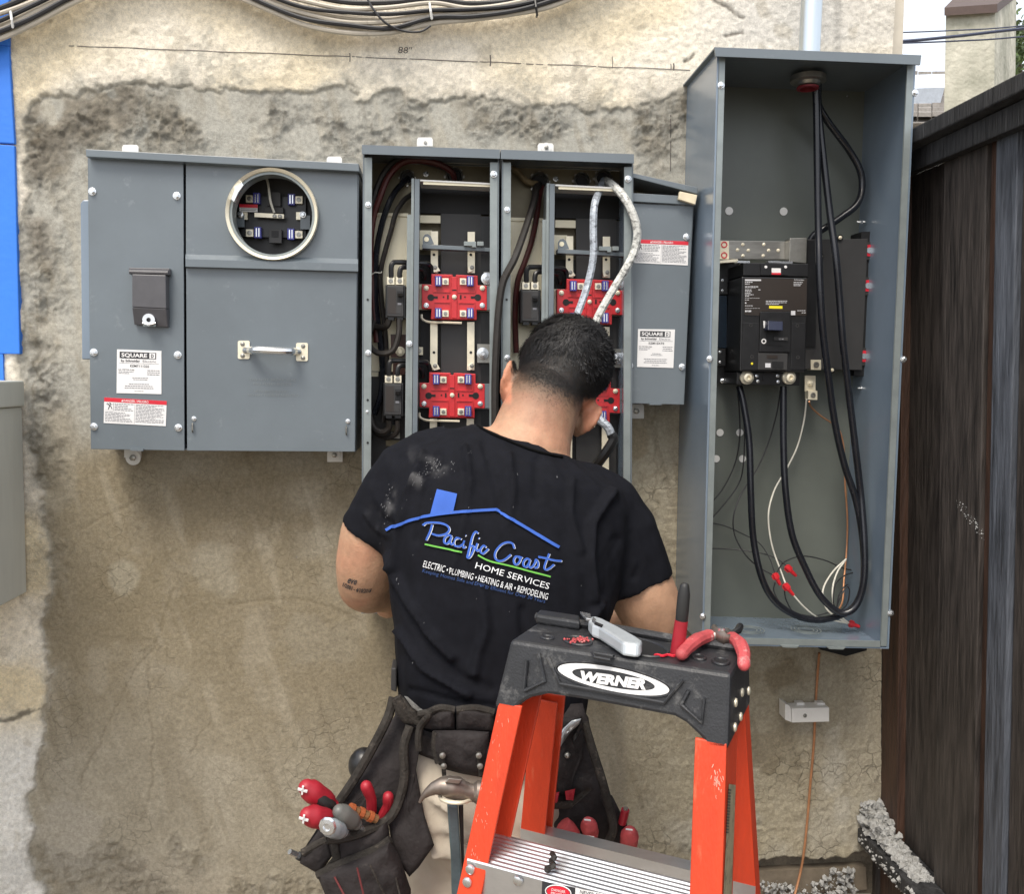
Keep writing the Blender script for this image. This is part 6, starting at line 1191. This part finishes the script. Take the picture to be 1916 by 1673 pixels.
# right pouch behind the ladder
pad('right_pouch', [L1(540, 700), L1(640, 670), L1(705, 665), L1(745, 790), L1(780, 950), L1(830, 1130), L1(872, 1300), L1(860, 1400), L1(700, 1400), L1(520, 1380), L1(500, 1000)], lambda a, b: .64+.0001*(b-1340), .010, .014, belt, centre=L1(660, 1050), seed=13)
build(MB().tube(pxpath([(*L1(715, 770), .675), (*L1(760, 920), .685), (*L1(810, 1080), .695), (*L1(850, 1230), .70), (*L1(868, 1330), .705), (*L1(835, 1410), .705)], 6), .0062, 8), 'edge_binding', M_LEATHT, belt)
pad('holster', [L1(568, 900), L1(590, 820), L1(640, 765), L1(700, 760), L1(715, 830), L1(700, 950), L1(660, 1050), L1(640, 1150), L1(560, 1150), L1(545, 1040)], .672, .010, .010, belt, seed=14, trim=[L1(568, 905), L1(545, 1060), L1(560, 1150)])
pad('outer_pouch', [L1(790, 1150), L1(860, 1150), L1(905, 1240), L1(940, 1300), L1(950, 1400), L1(870, 1430), L1(860, 1300)], .68, .012, .010, belt, seed=15)
pad('inner_flap', [L1(520, 1190), L1(620, 1200), L1(730, 1110), L1(760, 1120), L1(640, 1225), L1(520, 1225)], .688, .006, .003, belt, M_LEATHT)
build(MB().ball(P(*L1(625, 940), .69), .0045, 10, 6), 'snap', M_DSTEEL, belt)
# hip pad behind on the left
build(MB().ball(P(680, 1432, .60), (.022, .02, .026), 14, 10), 'pad_knob', M_BLACK, belt)
build(MB().prism([(732, 1250), (742, 1250), (742, 1296), (731, 1292)], .60, .56), 'clip', M_CHAR, belt, .002)
# ---- tools
def grip(name, a, b, Ya, Yb, r, m, label, cat, tip=None, cross=None, group=None, band=None):
    a_, b_ = P(a[0], a[1], Ya), P(b[0], b[1], Yb); d = b_-a_; t = thing(name, label, cat, b_, group)
    g_ = build(MB().tube([a_+d*v for v in (0, .08, .25, .45, .65, .85, .95, 1)], [r*.70, r*.88, r*.95, r*.90, r*.92, r*.78, r*.55, r*.6], 14, round_=True), 'grip', m, t)
    if band: 
        e_ = d.normalized().cross(Vector((0, 1, 0))).normalized()*r*.1; n_ = Vector((0, -1, 0)); n_ = (n_-d.normalized()*n_.dot(d.normalized())).normalized()
        build(MB().tube([a_+d*v+n_*r*.52+e_*1.5 for v in (.28, .45, .7, .9, 1)], [r*.35, r*.55, r*.60, r*.5, r*.3], 10, round_=True), 'grip_insert', band, t)
    build(MB().tube([b_, b_+d*.8], r*.28, 8), 'shank', M_STEEL, t)
    if cross:
        n_ = -d.normalized(); u_ = Vector((0, 0, 1)); u_ = (u_-n_*u_.dot(n_)).normalized(); w_ = u_.cross(n_); c_ = P(cross[0], cross[1], Ya)+Vector((0, -r*.86, 0)); u_ = Vector((.15, -.3, 1)).normalized(); w_ = Vector((1, -.3, -.15)).normalized()
        mb = MB()
        for p_, q_ in ((u_, w_), (w_, u_)): mb.ext([c_+p_*r*.42+q_*r*.08, c_+p_*r*.42-q_*r*.08, c_-p_*r*.42-q_*r*.08, c_-p_*r*.42+q_*r*.08], [v+Vector((0, r*.25, 0)) for v in (c_+p_*r*.42+q_*r*.08, c_+p_*r*.42-q_*r*.08, c_-p_*r*.42-q_*r*.08, c_-p_*r*.42+q_*r*.08)])
        build(mb, 'cross_mark', M_WHITE, t)
    return t
GT = 'tools in the left pouch'
grip('screwdriver', B8(262, 968), B8(430, 1090), .74, .72, .0155, M_TRED, 'upper red screwdriver with a black grip insert and white cross on its end', 'screwdriver', cross=B8(243, 958), group=GT, band=M_TBLK)
grip('screwdriver', B8(270, 1150), B8(440, 1190), .765, .74, .0150, M_TRED, 'lower red screwdriver with a white cross on its end, above the clear one', 'screwdriver', cross=B8(250, 1148), group=GT, band=M_TBLK)
grip('nut_driver', B8(478, 1125), B8(590, 1210), .755, .735, .0130, mat('grey_grip', (.13, .13, .12), .4), 'grey tipped driver with a brown red handle in the left pouch', 'screwdriver', group=GT)
grip('screwdriver', B8(403, 1228), B8(500, 1262), .79, .75, .0125, M_CLEAR, 'dark screwdriver with a clear faceted handle end, lowest in the left pouch', 'screwdriver', group=GT)
build(MB().lathe(P(*B8(400, 1226), .806), [(.0115, 0), (.0095, .003), (.005, .0035), (.004, .001)], axis=(-.25, -1, .1), n=10), 'bit_end', M_STEEL, label='shiny end of the clear handle screwdriver', cat='screwdriver end')
for a_, b_, r, lb_ in (((655, 960), (690, 1120), .0072, 'taller red plier handle sticking up in the left pouch'), ((800, 1030), (765, 1150), .0068, 'shorter red plier handle beside the right edge of the left pouch')):
    p0, p1 = P(*B8(*a_), .70), P(*B8(*b_), .69); build(MB().tube(catmull([p0, p0.lerp(p1, .5)+Vector((.003, 0, 0)), p1], 4), [r*1.1]*3+[r]*6, 10, round_=True), 'plier_handle', M_TRED, label=lb_, cat='pliers', group=GT)
cf = thing('copper_fitting_driver', 'orange and brass coloured ringed tool lying in the left pouch', 'tool', P(*B8(620, 1150), .72), GT)
p0, p1 = P(*B8(545, 1105), .735), P(*B8(730, 1180), .72)
M_BRASS = mat('worn_brass', (.42, .25, .12), .4, .7, .3, 30); M_ORB = mat('orange_ring', (.34, .09, .03), .5)
for i in range(6): build(MB().tube([p0.lerp(p1, i/6), p0.lerp(p1, (i+.8)/6)], .0058 if i % 2 else .0072, 10), 'ring', M_BRASS if i % 2 else M_ORB, cf)
p0, p1 = P(*B8(148, 1392), .715), P(*B8(250, 1440), .70)
pn = thing('bit_holder', 'small steel tipped rod poking out of the left side pouch', 'tool', p1, GT)
build(MB().tube([p0, p0.lerp(p1, .55)], .0038, 6), 'tip', M_STEEL, pn); build(MB().tube([p0.lerp(p1, .56), p1], .0055, 8), 'rod', M_TBLK, pn)
GR = 'tools in the right pouch'
for a_, b_, r, lb_ in (((735, 1300), (755, 1370), .0125, 'dusty red handle end, upper one in the right pouch'), ((752, 1388), (750, 1440), .0115, 'red handle end just above the ladder brace in the right pouch'), ((955, 1350), (948, 1430), .0135, 'rightmost red handle hanging outside the right pouch')):
    t = grip('screwdriver', L1(*a_), L1(*b_), .715, .70, r, M_TPINK, lb_, 'screwdriver', group=GR)
    c_ = P(*L1(a_[0]-2, a_[1]-16), .715+r*.95); build(MB().prism([(0, 0)], 0, 0), 'x', M_WHITE) if False else build(MB().tube([c_+Vector((-.005, 0, .001)), c_+Vector((.004, 0, -.0005))], .0011, 6), 'white_mark', M_WHITE, t)
p0, p1 = P(*L1(600, 1310), .70), P(*L1(660, 1370), .70); t = thing('cutter', 'dusty pink ended cutter lying low in the right pouch', 'tool', p1, GR); build(MB().tube([p0, p0.lerp(p1, .4), p1], [.0125, .0135, .011], 12), 'handle', M_TPINK, t); build(MB().tube([p1, p1+(p1-p0)], .009, 10), 'shank', M_DSTEEL, t)
p0, p1 = P(*L1(932, 1228), .705), P(*L1(915, 1300), .70); t = thing('marker', 'short red tube tool standing in the outer right pouch', 'marker', p1, GR); build(MB().tube([p0, p1], .0058, 10), 'barrel', M_TRED, t); build(MB().tube([p0+(p0-p1)*.12, p0], .0035, 8), 'tip', M_DSTEEL, t)
p0 = [L1(565, 870), L1(600, 800), L1(650, 755), L1(700, 745), L1(690, 775), L1(640, 820), L1(600, 880), L1(580, 910)]
t = thing('folding_tool', 'bright steel nosed folding tool tucked in the right holster', 'tool', P(*L1(630, 1100), .69), GR); pad('steel_nose', p0, .688, .008, .004, t, mat('brushed_tool_steel', (.35, .37, .38), .3, .8, .3, 60)); pad('closed_body', [L1(650, 845), L1(700, 770), L1(705, 800), L1(655, 880)], .69, .006, .002, t, M_BLACK)
for a_ in ((555, 1165), (638, 1150)): pad('red_handle_end', [L1(a_[0]-25, a_[1]-20), L1(a_[0]+28, a_[1]-32), L1(a_[0]+18, a_[1]+30), L1(a_[0]-20, a_[1]+26)], .69, .005, .003, t, M_TRED)
# hammer
hm = thing('claw_hammer', 'worn steel claw hammer hanging head up in the belt loop', 'hammer', P(*B8(1250, 1700), .71))
mbh = MB(); YH = .745
claw = [(1008, 1068, .002), (1030, 1030, .0035), (1062, 1000, .006), (1100, 975, .0085), (1150, 960, .0115), (1200, 965, .0145), (1260, 975, .0150), (1300, 990, .0125), (1335, 1000, .0115), (1365, 1003, .0115), (1385, 1000, .0150), (1420, 1003, .0155)]
q = [P(*B8(a, b), YH) for a, b, r in claw]; mbh.tube(q, [r for *_, r in claw], 12, flat=.9); build(mbh, 'hammer_head', M_HAMMER, hm)
build(MB().ext([P(*B8(*p_), YH+.0165) for p_ in ((1175, 935), (1200, 905), (1290, 915), (1270, 945))], [P(*B8(*p_), YH-.006) for p_ in ((1175, 935), (1200, 905), (1290, 915), (1270, 945))]), 'handle_eye', M_DSTEEL, hm, .001)
hq = [B8(1190, 1080), B8(1262, 1095), B8(1285, 1500), B8(1290, 1960), B8(1225, 1960), B8(1215, 1450)]
build(MB().prism(hq, .728, .714), 'handle', M_HAND, hm, .002); build(MB().prism([B8(1264, 1080), B8(1298, 1080), B8(1312, 1960), B8(1292, 1960), B8(1287, 1500)], .724, .71), 'handle_edge', M_BLACK, hm, .002)
build(MB().tube(pxpath([(*B8(1140, 1018), .735), (*B8(1160, 1050), .750), (*B8(1220, 1068), .762), (*B8(1300, 1066), .762), (*B8(1360, 1045), .745), (*B8(1420, 1040), .73)], 5), .0026, 8), 'hammer_loop', M_TIN, belt)
# ============================================================ STEP LADDER
ZT = 1.25
def LPZ(px_, py_): return PL(px_, py_, (0, 0, 1), ZT)
FL, FR, BL_ = LPZ(*L1(320, 330)), LPZ(*L1(1490, 510)), LPZ(*L1(490, 210)); U_ = (FR-FL).normalized(); Vv = Vector((-U_.y, U_.x, 0)); LW = (FR-FL).length; LD = .112
lad = thing('step_ladder', 'orange fibreglass step ladder with black plastic top cap and aluminium steps', 'ladder', Vector((FL.x+.12, FL.y+.1, 0)))
SL = .20; SR = .17
def W3(u, v, w): return FL+U_*u+Vv*v+Vector((0, 0, w))
def FP(px_, py_, off=0):  # photo px -> front slanted plane of the ladder (v = -off + SL*w)
    n = Vv-Vector((0, 0, SL)); c = n.dot(FL)-off*n.length; return PL(px_, py_, tuple(n), c)
capo = [L1(*p) for p in ((325, 332), (1490, 512), (1474, 916), (1348, 905), (1340, 858), (1250, 772), (1190, 738), (720, 650), (520, 620), (430, 640), (378, 668), (345, 706), (236, 690))]
fr = [FP(*p) for p in capo]; bk = []
for p in fr:
    w = p.z-ZT; v = (p-FL).dot(Vv); bk.append(p+Vv*(LD-SR*w-v-0))
cap = build(MB().ext(fr, bk), 'top_cap', M_CAP, lad, .004)
# raised ribs on the cap face
def rib(pts, w=2.2, m=M_CAP, off=.0025, nm='cap_rib'):
    q = [FP(*L1(*p), off) for p in pts]; return build(MB().tube(q, w/1000, 6), nm, m, lad)
rib([(395, 600), (505, 550), (470, 400)]); rib([(395, 600), (410, 440)]); rib([(520, 420), (585, 565), (1135, 665), (1235, 545)]); rib([(1225, 675), (1335, 770), (1345, 640)]); rib([(1225, 675), (1265, 600)])
def epts(cx, cy, a, b, rot, n=48): cr_, sr_ = math.cos(math.radians(rot)), math.sin(math.radians(rot)); return [(cx+a*math.cos(2*PI*k/n)*cr_-b*math.sin(2*PI*k/n)*sr_, cy+a*math.cos(2*PI*k/n)*sr_+b*math.sin(2*PI*k/n)*cr_) for k in range(n)]
E1, E2, E3 = epts(869, 540, 300, 62, 11.5), epts(869, 540, 222, 43, 10.5), epts(869, 540, 312, 70, 11.5)
n = 48
mb = MB(); mb.add([FP(*L1(*p), .0014) for p in E1]+[FP(*L1(*p), .0014) for p in E2], [(k, (k+1) % n, n+(k+1) % n, n+k) for k in range(n)]); build(mb, 'logo_oval', M_WHITE, lad)
build(MB().tube([FP(*L1(*p), .0008) for p in E3]+[FP(*L1(*E3[0]), .0008)], .0012, 6), 'logo_rim', M_CAP, lad)
text_on(lambda a, b: FP(a, b, .0022), 'WERNER', L1(688, 545), L1(1040, 592), 17.5, lad, M_WHITE, 'logo_lettering', .06, .12)
# top face: tray, holes, raised back edge
def TP(px_, py_, w=.0006): p = LPZ(px_, py_); return p+Vector((0, 0, w))
def recess(pts, nm='cap_hole', m=M_BLACKD, rim=True):
    q = [TP(*L1(*p)) for p in pts]; build(MB().add(q, [tuple(range(len(q)))]), nm, m, lad)  # flat black face stands in for the shaded hollow
    if rim: build(MB().tube(q+[q[0]], .0016, 6), 'hole_rim', M_CAP, lad)
recess(epts(1010, 372, 150, 42, 12, 28), 'tool_tray', M_BLACKD); recess(epts(520, 320, 32, 9, 5, 16)); recess(epts(680, 338, 75, 22, 8, 20)); recess([(755, 400), (870, 420), (850, 440), (770, 425)]); recess(epts(1320, 425, 34, 13, 8, 16)); recess(epts(1435, 447, 44, 17, 8, 18))
build(MB().tube([TP(*L1(460, 225), .004), TP(*L1(700, 262), .004), TP(*L1(950, 300), .004), TP(*L1(1200, 345), .004), TP(*L1(1540, 392), .004)], .005, 8), 'back_ridge', M_CAP, lad)
build(MB().ext([TP(*L1(*p), .011) for p in ((478, 214), (690, 246), (690, 282), (455, 245))], [TP(*L1(*p), 0) for p in ((478, 214), (690, 246), (690, 282), (455, 245))]), 'cap_block', M_CAP, lad, .003)
# bolts on the right end of the cap
en = (fr[2]-fr[1]).cross(bk[1]-fr[1]).normalized(); en = en if en.dot(U_) > 0 else -en
for p_ in ((1546, 608), (1580, 600), (1512, 662), (1538, 736), (1508, 792)):
    build(MB().lathe(PL(*L1(*p_), tuple(en), en.dot(fr[1])), [(.0048, 0), (.0046, .0015), (.003, .0022)], axis=tuple(en), n=14), 'cap_rivet', M_TIN, lad)
def chan(p0, p1, ax, vx, wf, wd, nm, m=M_ORANGE, t=.004, open_=1):
    """C channel rail from p0 (top) to p1 (bottom). ax: web->flange direction, vx: web width direction"""
    sec = [(0, 0), (wf, 0), (wf, t), (t, t), (t, wd-t), (wf, wd-t), (wf, wd), (0, wd)]; A_ = [p0+ax*a+vx*b for a, b in sec]; B_ = [p1+ax*a+vx*b for a, b in sec]
    return build(MB().ext(A_, B_), nm, m, lad, .0012)
# front rails: left then right (px on the slanted front plane)
fl0, fl1 = FP(*L1(262, 660)), FP(*L1(30, 1720)); fr0, fr1 = FP(*L1(1466, 880)), FP(*L1(1440, 1720))
wl = (FP(*L1(352, 690))-FP(*L1(262, 660))).length*.98
def ext_ground(a, b): t = (a.z-.02)/(a.z-b.z); return a+(b-a)*t
chan(fl0, ext_ground(fl0, fl1), U_, Vv, .0285, .066, 'front_rail'); chan(fr0, ext_ground(fr0, fr1), -U_, Vv, .032, .066, 'front_rail')
def BP(px_, py_, off=0):   # rear plane
    n = Vv+Vector((0, 0, SR)); c = n.dot(W3(0, LD-.03, 0))-off; return PL(px_, py_, tuple(n), c)
rl0, rl1 = BP(*L1(438, 640)), BP(*L1(370, 1420)); rr0, rr1 = BP(*L1(1562, 720)), BP(*L1(1622, 1680))
chan(rl0, ext_ground(rl0, rl1), U_, Vv, .034, .030, 'rear_rail'); chan(rr0, ext_ground(rr0, rr1), -U_, Vv, .034, .030, 'rear_rail')
mb = MB(); rr = random.Random(21)
for i in range(26):
    a_, b_ = rr.gauss(1412, 16), rr.gauss(1065, 34); a2_, b2_ = a_+rr.uniform(-8, 8), b_+rr.uniform(6, 26)
    stroke(mb, [L1(a_, b_), L1((a_+a2_)/2+rr.uniform(-3, 3), (b_+b2_)/2), L1(a2_, b2_)], rr.uniform(.5, 1.8), lambda p_, q_: FP(p_, q_, .0006), 3)
for i in range(30):
    a_ = rr.uniform(0, 1); b_ = rr.uniform(720, 1500); xl = lin(262, 70, (b_-660)/960)+a_*70; stroke(mb, [L1(xl, b_), L1(xl+rr.uniform(-6, 6), b_+rr.uniform(4, 22))], rr.uniform(.3, .9), lambda p_, q_: FP(p_, q_, .0006), 1)
build(mb, 'scuff_marks', mat('pale_scuffs', (.62, .36, .28), .8), lad, kind='stuff')
# web label on the right front rail
def onrail(a0, a1, px_, py_, off=.0008): # right web plane: contains fr0, fr1, Vv
    d = (fr1-fr0).normalized(); n = d.cross(Vv).normalized(); n = n if n.dot(U_) > 0 else -n; return PL(px_, py_, tuple(n), n.dot(fr0)+off)
M_LABD = mat('worn_label', (.32, .27, .17), .6, 0, .3, 60, wear=((.03, .03, .03), .55, 80))
lq = [onrail(0, 0, *L1(*p)) for p in ((1478, 1092), (1514, 1098), (1492, 1700), (1448, 1700))]; lbp = build(MB().add(lq, [(0, 1, 2, 3)]), 'rail_label', M_LABD, lad)
mb = MB()
for i in range(15):
    y_ = 1120+i*16; mb.add([onrail(0, 0, *L1(*p), off=.0013) for p in ((1474-(i*.9), y_), (1490-(i*.9), y_+2), (1490-(i*.9), y_+9), (1474-(i*.9), y_+7))], [(0, 1, 2, 3)])
build(mb, 'label_print', M_INK, lbp)
# steps between the front rails
def step(zc, nm='step', full=True):
    t = (fl0.z-zc)/(fl0.z-fl1.z); a = fl0+(fl1-fl0)*t; t2 = (fr0.z-zc)/(fr0.z-fr1.z); b = fr0+(fr1-fr0)*t2; a = a+U_*.004; b = b-U_*.004
    s = thing; Wd = .068
    prof = [(0, 0), (0, -.030), (.003, -.030), (.003, -.003)]
    k = 9
    tread = [(0, 0)]
    for i in range(k): v0 = Wd*(i+.15)/k; v1 = Wd*(i+.55)/k; v2 = Wd*(i+.6)/k; v3 = Wd*(i+1.0)/k; tread += [(v0, .0018), (v1, .0018), (v2, 0), (v3, 0)]
    tread += [(Wd, -.028), (Wd-.003, -.028), (Wd-.003, -.003), (.003, -.003), (.003, -.036), (-.0005, -.036)]
    A_ = [a+Vv*(p-.001)+Vector((0, 0, q)) for p, q in tread]; B_ = [b+Vv*(p-.001)+Vector((0, 0, q)) for p, q in tread]
    so_ = build(MB().ext(A_, B_), nm, M_ALU, lad); return a, b, so_
zs = FP(*L1(215, 1400)).z-.020
pz = FP(*L1(175, 1515)).z
sa, sb_, s1o = step(pz); step(pz-.30); step(pz-.60)
def onface(px_, py_, off=.0012):   # vertical riser of the top step
    n = Vv; return PL(px_, py_, tuple(n), n.dot(sa)-off-.0015)
for x_, y_ in ((365, 1603),): build(MB().lathe(onface(*L1(x_, y_)), [(.0058, 0), (.0052, .002), (.003, .003)], axis=tuple(-Vv), n=16), 'step_rivet', M_STEEL, lad)
for x_, y_ in ((113, 1543), (97, 1611)): build(MB().lathe(FP(*L1(x_, y_), .001), [(.0058, 0), (.0052, .002), (.003, .003)], axis=tuple(-Vv), n=16), 'rail_rivet', M_STEEL, lad)
dl = build(MB().add([onface(*L1(*p)) for p in ((492, 1607), (668, 1640), (664, 1760), (488, 1730))], [(0, 1, 2, 3)]), 'danger_label', M_INK, lad)
build(MB().add([onface(*L1(*p), .0016) for p in ((668, 1642), (1290, 1765), (1290, 1880), (664, 1760))], [(0, 1, 2, 3)]), 'notice_label', M_WHITE, lad)
mo = epts(577, 1665, 62, 32, 9, 24); build(MB().add([onface(*L1(*p), .0018) for p in mo], [tuple(range(24))]), 'danger_oval', M_INKR, dl)
mo = epts(577, 1665, 68, 37, 9, 24); build(MB().tube([onface(*L1(*p), .0014) for p in mo]+[onface(*L1(*mo[0]), .0014)], .0006, 6), 'oval_rim', M_WHITE, dl)
OF = lambda a, b: onface(a, b, .0024)
text_on(OF, 'DANGER', L1(540, 1657), L1(614, 1670), 5.0, dl, M_WHITE); text_on(OF, 'PELIGRO', L1(538, 1676), L1(612, 1689), 5.0, dl, M_WHITE)
for a_, b_, s in (((690, 1672), (960, 1727), 'NEVER STAND ON STEP'),): text_on(OF, s, L1(*a_), L1(*b_), 7, dl, M_INK)
# rear brace bar
ra, rb_ = BP(*L1(470, 1350)), BP(*L1(1320, 1545)); ra2 = ra; zb = (ra.z+rb_.z)/2
def rearbar(z):
    t = (rl0.z-z)/(rl0.z-rl1.z); a = rl0+(rl1-rl0)*t; t = (rr0.z-z)/(rr0.z-rr1.z); b = rr0+(rr1-rr0)*t; mb = MB()
    sec = [(0, 0), (.022, 0), (.022, -.026), (.0195, -.026), (.0195, -.0025), (.0025, -.0025), (.0025, -.026), (0, -.026)]
    return build(mb.ext([a-Vv*.0005+Vv*p+Vector((0, 0, q)) for p, q in sec], [b-Vv*.0005+Vv*p+Vector((0, 0, q)) for p, q in sec]), 'rear_brace', M_ALU, lad)
rearbar(ra.z); rearbar(ra.z-.3); rearbar(ra.z-.6)
for p in (ext_ground(fl0, fl1)+U_*.015, ext_ground(fr0, fr1)-U_*.015, ext_ground(rl0, rl1)+U_*.015, ext_ground(rr0, rr1)-U_*.015):
    q0 = [p+U_*a+Vv*b for a, b in ((-.02, -.008), (.02, -.008), (.02, .05), (-.02, .05))]; build(MB().ext([v+Vector((0, 0, .03)) for v in q0], [Vector((v.x, v.y, 0)) for v in q0]), 'foot_pad', M_BLACK, lad, .003)
# twist of dark cord on the step
sz = sa.z+.003
tw = [PL(*L1(*p), (0, 0, 1), sz+h) for p, h in (((545, 1460), .008), ((556, 1480), .012), ((540, 1500), .006), ((552, 1525), .01), ((515, 1540), .004), ((530, 1552), .003))]
build(MB().tube(catmull(tw, 4), .0032, 6), 'cord_scrap', M_CBLKD, label='scrap of dark cord tied over the ladder step', cat='cord')
# ---- things on the cap
ut = thing('utility_knife', 'grey metal utility knife lying on the ladder cap', 'utility knife', TP(*L1(860, 360)))
kb = [(742, 282), (775, 280), (810, 292), (900, 340), (985, 390), (1018, 415), (1012, 432), (985, 436), (915, 425), (865, 388), (790, 338), (755, 325), (735, 300)]
build(MB().ext([TP(*L1(x_, y_-4), .0165) for x_, y_ in kb], [TP(*L1(x_, y_+6), .003) for x_, y_ in kb]), 'knife_body', M_GREYT, ut, .003)
build(MB().ext([TP(*L1(*p), .0175) for p in ((770, 312), (812, 330), (805, 340), (765, 322))], [TP(*L1(*p), .016) for p in ((770, 312), (812, 330), (805, 340), (765, 322))]), 'slider_slot', M_BLACKD, ut)
build(MB().ext([TP(*L1(*p), .0185) for p in ((758, 290), (775, 305), (768, 322), (752, 308))], [TP(*L1(*p), .014) for p in ((758, 290), (775, 305), (768, 322), (752, 308))]), 'slider', M_STEEL, ut)
build(MB().ext([TP(*L1(*p), .018) for p in ((690, 258), (745, 270), (748, 300), (722, 296))], [TP(*L1(*p), .015) for p in ((690, 258), (745, 270), (748, 300), (722, 296))]), 'blade_nose', M_STEEL, ut, .0005)
mk = thing('red_handled_tool', 'red and black handled tool standing upright in a hole of the ladder cap', 'hand tool', TP(*L1(1205, 405)))
b0 = TP(*L1(1205, 405), -.01); nv = -Vector(rays(*L1(1225, 200))).normalized(); nv.z = 0; nv.normalize()
def MP(px_, py_): return PL(px_, py_, tuple(nv), nv.dot(b0))
a1, a2, a3, a4 = MP(*L1(1204, 405)), MP(*L1(1228, 228)), MP(*L1(1236, 160)), MP(*L1(1244, 52))
build(MB().tube([a1, a2], [.0078, .0072], 12), 'red_grip', M_TRED, mk); build(MB().tube([a2, a2.lerp(a4, .3), a2.lerp(a4, .8), a4], [.0068, .0070, .0068, .0052], 12, round_=True), 'black_sleeve', M_TBLK, mk)
plr = thing('pliers', 'side cutting pliers with dusty red handles lying on the right end of the cap', 'pliers', TP(*L1(1420, 400)))
h1 = [TP(*L1(1228, 444), .008), TP(*L1(1265, 412), .010), TP(*L1(1310, 388), .012), TP(*L1(1372, 364), .012)]; h2 = [TP(*L1(1556, 492), .006), TP(*L1(1553, 450), .010), TP(*L1(1530, 405), .012), TP(*L1(1494, 376), .012)]
build(MB().tube(catmull(h1, 4), [.0068]*4+[.0078]*5+[.0072]*4, 10, round_=True), 'handle', M_TPINK, plr); build(MB().tube(catmull(h2, 4), [.0066]*4+[.0076]*5+[.0070]*4, 10, round_=True), 'handle', M_TPINK, plr)
build(MB().tube(catmull([TP(*L1(1368, 366), .012), TP(*L1(1410, 368), .012), TP(*L1(1450, 366), .012), TP(*L1(1480, 350), .011), TP(*L1(1505, 350), .010)], 4), [.0050]*5+[.0085]*6+[.0050]*6, 10, round_=True, flat=.7), 'jaw', M_DSTEEL, plr)
build(MB().tube(catmull([TP(*L1(1494, 376), .012), TP(*L1(1465, 384), .013), TP(*L1(1430, 372), .013), TP(*L1(1402, 350), .013), TP(*L1(1398, 326), .013)], 4), [.0050]*5+[.0080]*7+[.0045]*5, 10, round_=True, flat=.7), 'jaw', M_HAMMER, plr)
build(MB().tube([TP(*L1(1436, 372), .014), TP(*L1(1436, 372), .0225)], .0042, 12), 'pivot', M_STEEL, plr)
build(MB().tube([TP(*L1(1500, 352), .012), TP(*L1(1524, 345), .014), TP(*L1(1534, 332), .016)], .0042, 8, round_=True), 'jaw_tip', M_BLACK, plr)
rr = random.Random(2); mb = MB()
for i in range(60):
    c = TP(*L1(rr.gauss(690, 28), rr.gauss(338, 7)), .002); mb.ball(c, rr.uniform(.0006, .0018), 5, 4)
build(mb, 'dust_crumbs', M_TPINK, label='crumbs of red and white debris in the cap hole', kind='stuff', cat='debris')
mb = MB(); pts = [TP(*L1(1085+i*9, 422-3*math.sin(i)), .002) for i in range(14)]; build(MB().tube(catmull(pts, 3), .0014, 5), 'red_thread', M_INKR, label='thin twisted red wire scrap beside the upright tool', cat='wire')
